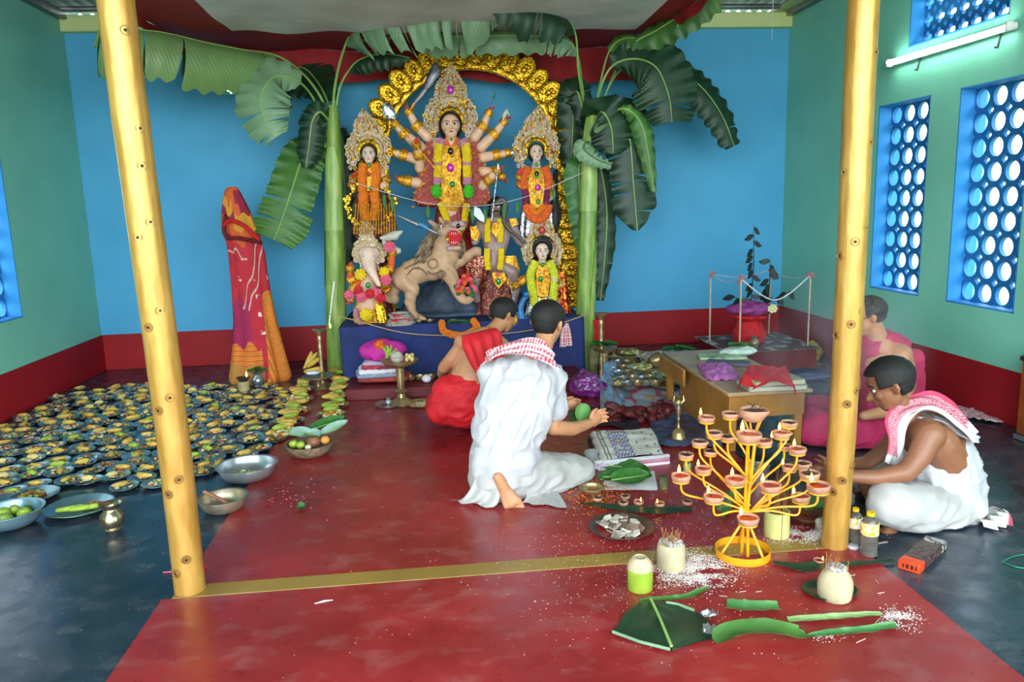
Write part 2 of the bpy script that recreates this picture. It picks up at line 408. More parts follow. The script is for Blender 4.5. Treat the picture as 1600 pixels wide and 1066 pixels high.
# gold painted bamboo posts
m_gold = NT('gold_bamboo_paint'); _v = m_gold.co('Object', (5, 5, 1.2))
m_gold.set(Base_Color=m_gold.mix(m_gold.ramp(m_gold.noise(_v, 4, 5), [(.35, 0.), (.65, 1.)]), 'a87c32', 'c4984c'), Metallic=.35, Roughness=.3); m_gold.bump(m_gold.noise(_v, 12, 3), .25, .006); m_gold = m_gold.m
m_scar = mat('scar_ring', '9a6c2c', .45, .2); m_hole = mat('bored_hole', '2a1608', .8)
def post(base, top, r0, r1, nodes, knots, label):
    p = thing('bamboo_post', label, 'post', base, 'gold painted posts of the canopy'); base, top = V(base), V(top)
    pts = []; rad = []; n = 40
    for i in range(n+1):
        t = i/n; pts.append(base.lerp(top, t)+V((sin(t*7)*.006, cos(t*5)*.005, 0))); r = r0+(r1-r0)*t
        rad.append(r*(1+.035*max(0, 1-min(abs(t-q) for q in nodes)/.012)))
    MB().tube(pts, rad, 28).build('culm', m_gold, p)
    for (px, py) in knots:
        d = ray(px, py); t = (base.y-CH*0)/d.y; c = CAMP+d*t
        ax = base.lerp(top, (c.z-base.z)/(top.z-base.z)); h = (c-ax); h.z = 0
        rr = r0+(r1-r0)*c.z/3.4; sx = max(-.93, min(.93, h.dot(CR)/rr)); nrm = (CR*sx-V((_f.x, _f.y, 0)).normalized()*sqrt(1-sx*sx)).normalized(); q = ax+nrm*rr*.985
        F3 = frame(V((0, 0, 1)), nrm); b = MB(); b.torus(q, .016, .003, 16, 6, T=F3); b.torus(q, .009, .002, 12, 5, T=F3)
        k = b.build('branch_scar', m_scar, p)
        h_ = MB(); h_.add([F3 @ V((cos(a*pi/4)*.006, sin(a*pi/4)*.006, .003))+q for a in range(8)]+[F3 @ V((0, 0, .0045))+q], [(a, (a+1) % 8, 8) for a in range(8)])
        h_.build('bored_hole', m_hole, k)
    return p
post((-1.066, 3.094, 0), (-1.10, 3.09, 3.45), .062, .066, (.12, .27, .41, .55, .69, .84), [(208, 52), (194, 76), (229, 202), (211, 227), (233, 260), (245, 346), (228, 370), (260, 482), (243, 508), (275, 616), (258, 636), (289, 742), (273, 765), (300, 865), (283, 888)], 'gold painted bamboo post standing at the left end of the ochre line')
post((1.73, 3.049, 0), (1.75, 3.05, 3.45), .056, .062, (.15, .3, .44, .58, .72, .86), [(1341, 108), (1323, 135), (1359, 85), (1334, 247), (1352, 223), (1315, 270), (1327, 377), (1344, 355), (1309, 400), (1321, 504), (1337, 483), (1302, 524), (1315, 627), (1331, 606), (1308, 745), (1326, 722), (1296, 765)], 'gold painted bamboo post standing at the right end of the ochre line')
# fluorescent tube on the right wall
tl = thing('tube_light', 'lit white fluorescent tube on the green right wall', 'lamp', (XR-.04, 5.4, 2.58))
MB().tube([(XR-.075, 6.12, 2.585), (XR-.075, 4.83, 2.575)], .015, 12).build('tube', emat('tube_glow', 'e8fff4', 22), tl)
MB().box((XR-.03, 5.47, 2.58), (.04, 1.34, .045), bev=.008).build('batten', mat('white_metal', 'e8ece8', .4), tl)
for y in (6.13, 4.82): MB().box((XR-.06, y, 2.58), (.05, .03, .06), bev=.006).build('tube_holder', mat('white_metal', 'e8ece8', .4), tl)
for y in (5.8, 4.95): MB().tube([(XR-.012, y, 2.56), (XR-.03, y, 2.47), (XR-.05, y, 2.475)], .007, 6).build('wall_hook', mat('dark_iron', '303330', .5, .6), tl)
# outdoor greenery and ground, seen through the window openings
mg = mat('garden_green', '7fae5c', .8, 0, .3, 2); MB().box((0, 10, -.4), (60, 60, .1)).build('ground', mat('garden_earth', '9aa878', .9, 0, .2, 1), kind='structure')
for k, (x, y, h) in enumerate(((9, 7, 2.1), (12, 2.5, 2.6), (14, 12, 2.4), (-9, 7, 2.3))):
    t = thing('bush', ['round leafy bush outside beyond the green right wall, furthest back but one', 'leafy bush outside opposite the nearer right window', 'leafy bush outside beyond the back right corner', 'leafy bush outside the left wall window'][k], 'bush', (x, y, -.35)); b = MB()
    for q in range(260):
        c = V((x, y, h*.5))+V((random.gauss(0, .7), random.gauss(0, .9), random.gauss(0, h*.28))); s_ = .16
        d = V((random.uniform(-1, 1), random.uniform(-1, 1), random.uniform(-1, 1))).normalized(); e = d.orthogonal().normalized()
        b.add([c-d*s_, c+e*s_*.5, c+d*s_, c-e*s_*.5], [(0, 1, 2, 3)])
    b.build('foliage', mg, t, kind='stuff'); MB().tube([(x, y, -.36), (x+.05, y, .6), (x, y+.1, h*.6)], [.08, .06, .03], 8).build('stem', mat('bark', '5a4632', .9), t)
# canopy: red cloth with a white middle, held up over the altar
m_redcloth = mat('red_canopy_cloth', 'a01018', .75, 0, .12, 4, .3, 250); m_white = mat('white_canopy_cloth', 'ece8f0', .8, 0, .06, 3, .25, 200)
cn = thing('canopy', 'red cloth canopy with a white middle stretched overhead above the altar', 'canopy', (.2, 5.5, 3.1))
CX0, CX1, CY0, CY1, CZ = -2.1, 2.06, 2.7, 7.7, 3.02
def cz(x, y): 
    u = (x-CX0)/(CX1-CX0); v = (y-CY0)/(CY1-CY0); return CZ-.05*sin(pi*u)*sin(pi*v)+.012*sin(x*9+y*3)+.01*noise.noise(V((x*3, y*3, 0)))
WX0, WX1, WY0, WY1 = -1.54, 1.84, 3.1, 6.85
b = MB(); b.m = 0
NX, NY = 60, 60
def fine(lo, hi, a, b_, n): return sorted(set([lo+(hi-lo)*i/n for i in range(n+1)]+[a, b_]))
gx = fine(CX0, CX1, WX0, WX1, 50); gy = fine(CY0, CY1, WY0, WY1, 50)
for part, m in ((0, m_redcloth), (1, m_white)):
    b = MB(); idx = {}
    for i in range(len(gx)-1):
        for j in range(len(gy)-1):
            mx, my = (gx[i]+gx[i+1])/2, (gy[j]+gy[j+1])/2
            inner = WX0 < mx < WX1 and WY0 < my < WY1
            if inner != bool(part): continue
            f = []
            for a, c in ((i, j), (i+1, j), (i+1, j+1), (i, j+1)):
                if (a, c) not in idx: idx[(a, c)] = len(b.v); b.v.append((gx[a], gy[c], cz(gx[a], gy[c])+(.0 if part == 0 else -.004)))
                f.append(idx[(a, c)])
            b.f.append(tuple(f)); b.mi.append(0)
    b.build('white_panel' if part else 'red_border', m, cn)
b = MB(); b.grid(lambda u, v: V((CX0+(CX1-CX0)*u, CY1+.012*sin(u*90)+.02*sin(u*23), cz(CX0+(CX1-CX0)*u, CY1)-(.30+.012*sin(u*30)+.02*cos(u*pi*2))*v)), 140, 8); b.build('back_valance', m_redcloth, cn)
for k, x in ((0, CX0), (1, CX1)):
    b = MB(); b.grid(lambda u, v: V((x+.012*sin(u*70)+(-.03 if k == 0 else .03)*v, CY0+(CY1-CY0)*u, cz(x, CY0+(CY1-CY0)*u)-(.05+.03*sin(u*pi*5)**2)*v)), 120, 6); b.build('side_valance', m_redcloth, cn)
MB().tube([W(1208, 0, 7.0), W(1206, 62, 7.0)], .002, 5).build('hanging_thread', m_white, rf)
# ================================================================ banana plants
def leafmat(name, c, dk, rough=.42):
    t = NT(name); v = t.co(); g = t.n('ShaderNodeNewGeometry')
    a = t.n('ShaderNodeAttribute', attribute_name='Col'); sp = t.n('ShaderNodeSeparateColor'); t.l(a.outputs['Color'], sp.inputs[0])
    wv = t.math('SINE', t.math('MULTIPLY', sp.outputs[0], 420.)); f = t.ramp(t.noise(v, 5, 4), [(.35, 0.), (.65, 1.)])
    base = t.mix(f, dk, c); back = t.mix(.5, base, '8ca870')
    base = t.mix(g.outputs['Backfacing'], base, back)
    t.set(Base_Color=base, Roughness=rough, Transmission_Weight=0, Specular_IOR_Level=.45)
    t.bump(wv, .18, .004); return t.m
LG = leafmat('banana_leaf_green', '4a7632', '38602c'); LD = leafmat('banana_leaf_dark', '1f4028', '152f1e'); LL = leafmat('banana_leaf_light', '4e8448', '3a6c3a')
LP = leafmat('banana_leaf_pale', '7d9c7a', '6a8a68')
m_rib = mat('leaf_midrib', '8db45c', .45, 0, .1, 5); m_ribd = mat('leaf_midrib_dark', '3d6238', .5, 0, .1, 5)
def leaf(par, pts, wid, nrm, m=LG, rib=m_rib, sides=(1, 1), droop=(.3, .3), tears=6, seed=0, petiole=0, pr=.012, name='leaf', wave=.02, tip=True, flip=False, rag=.04, lobes=None):
    """pts: midrib points; petiole: number of leading points that carry no blade; nrm: blade normal (towards the viewer of its upper face)"""
    rnd = random.Random(seed); P = catmull(pts, 8); n0 = petiole*8; n = len(P)-1; ob = None
    body = P[n0:]; L = len(body)-1; b = MB(); nrm = V(nrm).normalized()
    for si, sg in enumerate((1, -1)):
        if not sides[si]: continue
        K = 7; cuts = sorted(rnd.sample(range(3, L-2), min(tears, L-6))) if tears else []
        segs = []; st = 0
        for c in cuts+[L]:
            segs.append((st, c)); st = c
        for (a, e) in segs:
            da = droop[si]+rnd.uniform(-.12, .14); lw = 1+rnd.uniform(-rag*2, rag*1.5); sk = rnd.uniform(-.06, .06)
            if e <= a: continue
            base = len(b.v); rows = (e-a)*2
            for i in range(rows+1):
                f = a+i/2; i0 = min(int(f), L-1); fr = f-i0; p = body[i0].lerp(body[min(i0+1, L)], fr); t = (body[min(i0+1, L)]-body[max(i0-1, 0)]).normalized()
                s_ = t.cross(nrm).normalized()*sg; nn = s_.cross(t)*sg if sg > 0 else s_.cross(t)*sg
                nn = nrm-t*nrm.dot(t); nn.normalize(); u = f/L; w = lerpk(wid, u)*lw*U(p.y)
                near = min(i, rows-i)/max(rows, 1); gap = .0
                for j in range(K+1):
                    x = j/K; ang = da*x; q = p+s_*w*x*cos(ang*.9)-nn*w*x*sin(ang)*.9+t*w*x*(.12+sk*x)
                    if tears and len(segs) > 1 and i in (0, rows): q += t*(.011 if i == 0 else -.011)*x*(w/.2)
                    q += nn*wave*sin(f*2.1+seed)*x*x+V((0, 0, -1))*w*.10*x*x*droop[si]
                    b.v.append(tuple(q)); b.vc = (b.vc or []); b.vc.append((u+x*.12, x, 0))
            for i in range(rows):
                for j in range(K):
                    q = (base+i*(K+1)+j, base+i*(K+1)+j+1, base+(i+1)*(K+1)+j+1, base+(i+1)*(K+1)+j)
                    b.f.append(q if (sg > 0) != flip else q[::-1]); b.mi.append(0)
    lf = b.build(name, m, par, sharp=180)
    k = MB(); kr = [pr*(1-.75*i/len(P)) for i in range(len(P))]; k.tube(P, kr, 8, round_=True); k.build('midrib', rib, lf)
    return lf
def stemmat(name, top, bot, sc=1):
    t = NT(name); v = t.co('Object', (6, 6, 1.1)); f = t.ramp(t.noise(v, 3, 5), [(.38, 0.), (.62, 1.)])
    w = t.ramp(t.noise(t.co('Object', (40, 40, 3)), 3, 3), [(.55, 0.), (.75, 1.)])
    t.set(Base_Color=t.mix(t.math('MULTIPLY', w, .35), t.mix(f, top, bot), 'a8b070'), Roughness=.38); return t.m
m_st1 = stemmat('pseudostem_green', '8aa644', '5e8434'); m_st2 = stemmat('pseudostem_light', 'a2bc62', '7c9c48'); m_sh = mat('dark_sheath', '3c5224', .5, 0, .25, 8)
TV = V((-.1, -1, .15))
def stem(par, pts, Y, shadow=True):
    P = [W(x, y, Y) for x, y, r in pts]; P[0] = V((P[0].x, Y, .0)); b = MB(); Q = catmull(P, 6); R = [lerpk([(i/(len(pts)-1), pts[i][2]*U(Y)) for i in range(len(pts))], k/(len(Q)-1)) for k in range(len(Q))]
    b.tube(Q, R, 20); b.build('pseudostem', m_st1, par)
    for k in range(5):          # overlapping leaf sheaths wrapped on the stem
        f0 = .12+k*.17; i0 = int(f0*(len(Q)-1)); i1 = min(len(Q)-1, i0+int(len(Q)*.28)); b = MB(); a0 = k*2.2
        seg = Q[i0:i1+1]; n = len(seg)
        def fn(u, v):
            i = min(int(v*(n-1)), n-2); fr = v*(n-1)-i; p = seg[i].lerp(seg[i+1], fr); r = R[min(i0+i, len(R)-1)]*1.07; a = a0+(u-.5)*2.6*(1-v**3*.7); return p+V((cos(a)*r, sin(a)*r, 0))
        b.grid(fn, 10, 8); b.build('leaf_sheath', [m_st2, m_st1][k % 2], par, sharp=180)
# left plant
YL = 7.22
pl = thing('banana_plant', 'banana plant standing left of the altar, with a long leaf over the blue wall', 'plant', tuple(W(525, 584, YL)*1), 'banana plants flanking the altar')
stem(pl, [(527, 584, 15), (525, 500, 15), (524, 420, 15), (523, 330, 14), (522, 250, 12), (521, 200, 9), (520, 165, 7)], YL)
w = lambda pts, Y=YL: [W(p[0], p[1], p[2] if len(p) > 2 else Y) for p in pts]
leaf(pl, w([(515, 190), (500, 150), (470, 112), (432, 87), (380, 78, 7.0), (320, 66, 6.8), (250, 50, 6.6), (190, 45, 6.5), (160, 42, 6.5), (147, 72, 6.5)]), [(0, 8), (.08, 45), (.3, 62), (.6, 68), (.85, 60), (.93, 22), (1, 8)], (-.1, -.55, .85), LG, petiole=3, sides=(1, 1), droop=(1.25, 1.15), tears=6, seed=3, flip=True)
leaf(pl, w([(508, 230), (497, 170), (470, 130, 7.0), (430, 120, 6.9), (408, 150, 6.8), (415, 190, 6.8), (430, 215, 6.8)]), [(0, 10), (.25, 40), (.6, 44), (1, 18)], (-.2, -1, .3), LP, petiole=2, sides=(1, 1), droop=(.35, .2), tears=3, seed=6)
leaf(pl, w([(512, 215), (500, 200, 7.3), (492, 225, 7.3), (472, 250, 7.2), (455, 300, 7.1), (440, 345, 7.1), (428, 375, 7.1)]), [(0, 10), (.15, 30), (.5, 38), (.8, 40), (1, 26)], (-.1, -1, .1), LG, petiole=1, droop=(.1, .15), tears=2, seed=9, pr=.013)
leaf(pl, w([(520, 185), (524, 130), (540, 70, 7.1), (565, 30, 6.9), (605, 6, 6.7), (660, -8, 6.6), (720, -10, 6.5), (790, -2, 6.4)]), [(0, 6), (.05, 28), (.2, 60), (.5, 78), (.85, 74), (1, 20)], (0, -.6, .8), LP, petiole=2, sides=(1, 1), droop=(1.05, 1.3), tears=8, seed=11, pr=.014, flip=False)
leaf(pl, w([(523, 190), (530, 140), (545, 110, 7.2), (565, 92, 7.1), (600, 84, 7.0), (640, 90, 6.9)]), [(0, 10), (.3, 22), (.7, 22), (1, 4)], (0, -.7, .6), LD, petiole=2, droop=(.9, .9), tears=2, seed=12)
leaf(pl, w([(518, 210), (512, 160, 7.4), (490, 120, 7.6), (465, 105, 7.7), (430, 130, 7.7)]), [(0, 15), (.4, 42), (.8, 40), (1, 12)], (0, -1, .2), LD, petiole=1, droop=(.4, .4), tears=3, seed=14)
leaf(pl, w([(528, 200), (535, 220, 7.45), (538, 290, 7.5), (540, 360, 7.5), (540, 430, 7.5)]), [(0, 6), (.3, 14), (.8, 16), (1, 5)], (0, -1, 0), LD, petiole=0, droop=(.3, .3), tears=2, seed=15)
# small leaves hanging from the crown of the left plant
leaf(pl, w([(515, 190), (500, 175, 7.1), (488, 190, 7.1), (483, 225, 7.1), (478, 262, 7.1)]), [(0, 6), (.3, 20), (.8, 22), (1, 6)], (0, -1, 0), LD, petiole=0, droop=(.4, .4), tears=2, seed=16)
# right plant
YR = 6.9
pr_ = thing('banana_plant', 'banana plant standing right of the altar, with dark drooping leaves', 'plant', tuple(W(912, 580, YR)), 'banana plants flanking the altar')
stem(pr_, [(912, 582, 15), (914, 500, 15), (917, 400, 14), (920, 300, 13), (921, 250, 12), (923, 205, 10), (925, 180, 8)], YR)
leaf(pr_, w([(923, 210), (912, 150), (902, 85, 6.8), (880, 62, 6.7), (830, 56, 6.7), (760, 56, 6.7), (700, 58, 6.8), (655, 62, 6.9)]), [(0, 5), (.1, 22), (.5, 27), (.9, 24), (1, 6)], (0, -.8, .5), LP, petiole=2, droop=(.7, .7), tears=6, seed=21)
leaf(pr_, w([(921, 205), (905, 120, 6.7), (898, 50, 6.5), (870, 18, 6.3), (820, 2, 6.2), (770, -6, 6.1)]), [(0, 10), (.2, 40), (.6, 55), (1, 25)], (0, -.7, .7), LD, petiole=2, droop=(.8, .9), tears=5, seed=22)
leaf(pr_, w([(927, 205), (945, 150), (980, 78, 6.8), (1030, 45, 6.6), (1080, 14, 6.4), (1122, -14, 6.3)]), [(0, 6), (.15, 24), (.5, 33), (.9, 26), (1, 8)], (-.2, -.8, .5), LG, petiole=2, droop=(.5, .5), tears=1, seed=23)
leaf(pr_, w([(925, 215), (935, 150, 6.9), (955, 105, 6.8), (990, 92, 6.7), (1025, 105, 6.6), (1045, 150, 6.6), (1050, 190, 6.6)]), [(0, 10), (.3, 48), (.7, 52), (1, 30)], (0, -1, .2), LD, petiole=2, droop=(.4, .2), tears=2, seed=24)
leaf(pr_, w([(930, 190), (960, 120, 7.1), (1000, 95, 7.2), (1050, 105, 7.2), (1095, 135, 7.1), (1128, 180, 7.1), (1147, 228, 7.1)]), [(0, 8), (.3, 34), (.7, 30), (.95, 20), (1, 12)], (.1, -.9, .4), LD, petiole=2, droop=(.4, .4), tears=1, seed=25)
leaf(pr_, w([(918, 210), (905, 150, 7.2), (898, 150, 7.25), (895, 200, 7.25), (892, 262, 7.25)]), [(0, 12), (.4, 26), (.8, 24), (1, 10)], (0, -1, 0), LD, petiole=0, droop=(.3, .3), tears=3, seed=26)
leaf(pr_, w([(930, 195), (955, 165, 6.8), (975, 185, 6.8), (985, 225, 6.8), (990, 290, 6.8), (996, 360, 6.8)]), [(0, 10), (.25, 42), (.6, 38), (.85, 34), (1, 4)], (0, -1, 0), LD, petiole=1, droop=(.25, .25), tears=6, seed=27)
leaf(pr_, w([(930, 200), (970, 170, 6.7), (1000, 190, 6.7), (1012, 235, 6.7), (1022, 300, 6.7)]), [(0, 8), (.4, 20), (.8, 12), (1, 4)], (0, -1, 0), LG, petiole=1, droop=(.6, .6), tears=1, seed=28)
leaf(pr_, w([(925, 200), (940, 175, 6.75), (955, 200, 6.75), (958, 240, 6.75)]), [(0, 16), (.4, 36), (.8, 34), (1, 10)], (0, -1, 0), LD, petiole=0, droop=(.25, .25), tears=1, seed=33)
leaf(pr_, w([(924, 228), (918, 222, 6.7), (912, 232, 6.65), (930, 248, 6.62), (955, 258, 6.62)]), [(0, 12), (.5, 18), (1, 6)], (0, -1, .3), LP, petiole=0, droop=(.5, .5), tears=0, seed=29, rib=m_ribd)
leaf(pr_, w([(918, 255), (905, 262, 7.1), (908, 320, 7.1), (918, 380, 7.1), (925, 450, 7.1)]), [(0, 8), (.3, 26), (.7, 22), (1, 8)], (0, -1, 0), LL, petiole=0, droop=(.3, .3), tears=2, seed=30)
leaf(pr_, w([(925, 250), (938, 262, 7.1), (948, 330, 7.1), (945, 400, 7.1), (938, 470, 7.1)]), [(0, 6), (.3, 15), (.7, 19), (1, 6)], (0, -1, 0), LD, petiole=0, droop=(.3, .3), tears=1, seed=31)
leaf(pr_, w([(926, 190), (938, 130, 7.0), (952, 80, 6.9), (975, 60, 6.8), (1005, 62, 6.7)]), [(0, 6), (.3, 22), (.8, 22), (1, 6)], (0, -.8, .5), LG, petiole=2, droop=(.6, .6), tears=1, seed=32)
# ================================================================ altar: platform, arch and clay idols
m_navy = mat('navy_cloth', '1a2f6e', .8, 0, .2, 4, .3, 200); m_black = mat('black_cloth', '14141c', .85, 0, .2, 5, .2, 200)
m_wood_d = mat('dark_wood', '3a2418', .6, 0, .25, 8)
AZ = W(700, 505, 6.75).z
al = thing('altar_table', 'low altar table covered in navy cloth under the idols', 'table', (.25, 7.2, 0))
MB().box((.25, 7.25, AZ-.03), (2.1, 1.05, .06), bev=.01).build('table_top', m_wood_d, al)
for x in (-.7, 1.2):
    for y in (6.83, 7.68): MB().box((x, y, (AZ-.06)/2), (.07, .07, AZ-.06)).build('leg', m_wood_d, al)
b = MB()
def skirt(u, v):
    per = [(-.82, 7.78), (-.82, 6.70), (1.32, 6.70), (1.32, 7.78)]; d = u*3; i = min(int(d), 2); f = d-i; a, c = V((*per[i], 0)), V((*per[i+1], 0)); p = a.lerp(c, f)
    n = (c-a).cross(V((0, 0, 1))).normalized(); return p+n*(.012+.02*v*sin(u*95+sin(u*31)*2))+V((0, 0, AZ+.004-(AZ-.02)*v))
b.grid(skirt, 200, 6); b.build('cloth_skirt', m_navy, al)
MB().box((.25, 7.24, AZ+.004), (2.14, 1.08, .012), bev=.004).build('cloth_top', m_navy, al)
gold = flit('gilt_foil', ['f2c42c', 'd8981a', 'f6d64a', '9a5e10', 'e8b020'], 75, .8, .25); zari = flit('zari_work', ['dcc89c', 'c8a878', 'ecdfc0', 'b4926c', 'd8c0a8', 'd0b880'], 90, .2, .4, .9); zari2 = flit('zari_plate', ['8c6c40', '74542c', 'a8885c', '6c4c30'], 70, .3, .45); zari3 = flit('zari_pink', ['e0b8b0', 'd0a090', 'f0dcd0'], 90, .2, .4)
gold2 = flit('gold_ornament', ['e8a824', 'd48a18', 'f0c84c', 'b86c14'], 130, .6, .35); silver = flit('silver_foil', ['d8d8dc', 'a8acb4', 'f0f0f2', '80848c'], 60, .85, .22)
redgold = flit('red_brocade', ['90100c', 'a01810', '6c0a08', 'b0301c', '88100c', '98481c'], 80, .1, .5, .6); darkred = flit('maroon_brocade', ['5c1018', '701820', '48080c', 'a06030'], 60, .2, .5)
m_skin = mat('painted_clay_skin', 'e8b898', .4, 0, .06, 8); m_skinp = mat('pale_clay_skin', 'e4c4b0', .4, 0, .05, 8); m_hair = mat('black_idol_hair', '120c0c', .5, 0, .3, 20, .5, 120)
m_palm = mat('vermilion_palm', 'd8482c', .5, 0, .1); m_orange = mat('marigold_orange', 'f08010', .8, 0, .15, 60, 1., 160); m_yel = mat('marigold_yellow', 'f0cc10', .8, 0, .12, 60, 1., 160)
m_lime = mat('lime_yellow_garland', 'd8dc30', .8, 0, .15, 60, 1., 160); m_pinkb = mat('mauve_tassel', 'c88098', .8, 0, .1, 40, .8, 160); m_pompom = mat('bright_green_pompom', '48c020', .8, 0, .15, 60, 1., 180)
m_gemg = mat('green_gem', '0c9040', .12, .1, .1); m_gemp = mat('magenta_gem', 'd030c0', .15, .1, .1); m_gemd = mat('dark_gem', '182820', .12); m_eye = mat('idol_eye_white', 'f0ece4', .3); m_pup = mat('idol_pupil', '180c08', .2); m_lip = mat('idol_lip', 'b83030', .35)
m_pinkf = mat('pink_flower', 'e8607c', .8, 0, .15, 50, .8, 150); m_redf = mat('red_flower', 'd42030', .8, 0, .15, 50, .8, 150); m_green = m_green; m_lgreen = mat('bel_leaf', '34702c', .6, 0, .2, 20)
m_orfr = mat('orange_frill', 'f26a24', .8, 0, .2, 60, 1., 160); m_purf = mat('purple_sequin', '8c2058', .5, .2, .3, 90, .8, 200)
# ---- gilded arch
YA = 7.42; ua = U(YA)
ar = thing('gilded_arch', 'scalloped gilt arch of foil medallions standing behind the central idol', 'arch', (W(738, 500, YA).x, YA, AZ))
cA = W(738, 246, YA)
def arc_pt(a, r): return V((cA.x+cos(a)*r*ua, YA, cA.z+sin(a)*r*ua*1.0))
path = [V((cA.x-145*ua+10*ua, YA, AZ))]+[V((cA.x-135*ua, YA, AZ+(cA.z-AZ)*k/8)) for k in range(1, 8)]+[arc_pt(pi-pi*k/30, 135*(1 if True else 1)) for k in range(31)]+[V((cA.x+135*ua, YA, cA.z-(cA.z-AZ)*k/8)) for k in range(1, 9)]
b = MB(); 
for k in range(len(path)):
    p = path[k]; t = (path[min(k+1, len(path)-1)]-path[max(k-1, 0)]).normalized(); n = V((t.z, 0, -t.x))*-1
    for s_, dy in ((-9, -.02), (-9, .02), (5, .02), (5, -.02)): b.v.append(tuple(p+n*s_*ua+V((0, dy, 0))))
for k in range(len(path)-1):
    for j in range(4): b.f.append((k*4+j, k*4+(j+1) % 4, k*4+4+(j+1) % 4, k*4+4+j)); b.mi.append(0)
for off in (-8.5, -1, 4): b.tube([p+(V(((path[min(k+1, len(path)-1)]-path[max(k-1, 0)]).normalized().z, 0, -(path[min(k+1, len(path)-1)]-path[max(k-1, 0)]).normalized().x))*-off*ua)+V((0, -.026, 0)) for k, p in enumerate(path)], .008, 6)
b.build('arch_band', gold, ar)
md = MB(); R = 15*ua; T = Matrix.Rotation(pi/2, 3, 'X')
prof = [(cos(a*2*pi/22)*R*.86*(1-.1*sin(a*2*pi/22)), sin(a*2*pi/22)*R*1.18) for a in range(22)]
md.prism(prof, .02, Matrix.Translation((0, .01, 0)) @ Matrix.Rotation(pi/2, 4, 'X'))
rim = [V((x, -.018, z)) for x, z in prof]; rim.append(rim[0]); md.tube(rim, R*.13, 6)
md.tube([V((x*.68, -.02, z*.68)) for x, z in prof+prof[:1]], R*.06, 5)
for q in range(22): md.ell((prof[q][0]*1.08, -.012, prof[q][1]*1.06), R*.12, nu=6, nv=4)
md.ell((0, -.026, R*.32), (R*.2, R*.16, R*.22), nu=8, nv=6); md.ell((0, -.024, -R*.1), (R*.28, R*.14, R*.34), nu=8, nv=6)
for sx in (1, -1):
    md.torus((sx*R*.38, -.022, -R*.5), R*.2, R*.06, 10, 5, T=T); md.torus((sx*R*.4, -.022, R*.05), R*.14, R*.05, 9, 5, T=T)
    md.tube([V((sx*R*.2, -.028, R*.05)), V((sx*R*.42, -.03, R*.3)), V((sx*R*.3, -.03, R*.62))], R*.06, 5)
mdm = md.mesh('medallion', gold, 50)
def add_med(p, a, s_=1.):
    o = bpy.data.objects.new('medallion', mdm); COL.objects.link(o); o.parent = ar; o.location = p-V(ar.location)+V((0, -.03, 0)); o.rotation_euler = (0, a, 0); o.scale = (s_, 1, s_)
N = 19
for k in range(N+1):
    a = pi-pi*k/N; add_med(arc_pt(a, 149), -(a-pi/2), 1.0+.06*sin(k*3))
for k in range(1, 10):
    z = cA.z-(cA.z-AZ)*k/9.6; dx = 143+5*(k % 2); add_med(V((cA.x+dx*ua, YA, z)), radians(90+random.uniform(-15, 15)), .98); 
    if k > 2: add_med(V((cA.x-dx*ua, YA, z)), -radians(90), .95)
# ---- ornament helpers (all sizes in photo pixels at depth Y)
def curls(b, cx, cy, Y, pts, r, dy=-.015, u=None, bead=True):
    u = u or U(Y)
    for (x, y) in pts:
        if getattr(b, 'cm', 0): b.m = random.choice(b.cm)
        p = W(cx+x, cy+y, Y+dy); b.torus(p, r*u*.62, r*u*.24, 9, 5, T=T, sx=random.uniform(.75, 1.1))
        if bead: b.ell(p+V((0, -.008, 0)), r*u*.25, nu=6, nv=4)
def slab(b, cx, cy, Y, poly, th=.03):
    """poly in px offsets; a bevelled plate facing the viewer"""
    P = [W(cx+x, cy+y, Y) for x, y in poly]; c = sum(P, V())/len(P); n = len(P); F_ = [c+(p-c)*.93+V((0, -th/2, 0)) for p in P]; M_ = [p+V((0, 0, 0)) for p in P]; B_ = [c+(p-c)*.95+V((0, th/2, 0)) for p in P]
    vs = F_+M_+B_; b.add(vs, [tuple(range(n)), tuple(range(3*n-1, 2*n-1, -1))]+[(i, n+i, n+(i+1) % n, (i+1) % n) for i in range(n)]+[(n+i, 2*n+i, 2*n+(i+1) % n, n+(i+1) % n) for i in range(n)])
def gem(par, cx, cy, Y, r, m, name='gem', sy=1.25):
    MB().ell(W(cx, cy, Y), (r*U(Y), r*U(Y)*.6, r*U(Y)*sy), nu=12, nv=8).build(name, m, par)
from math import exp as exp_
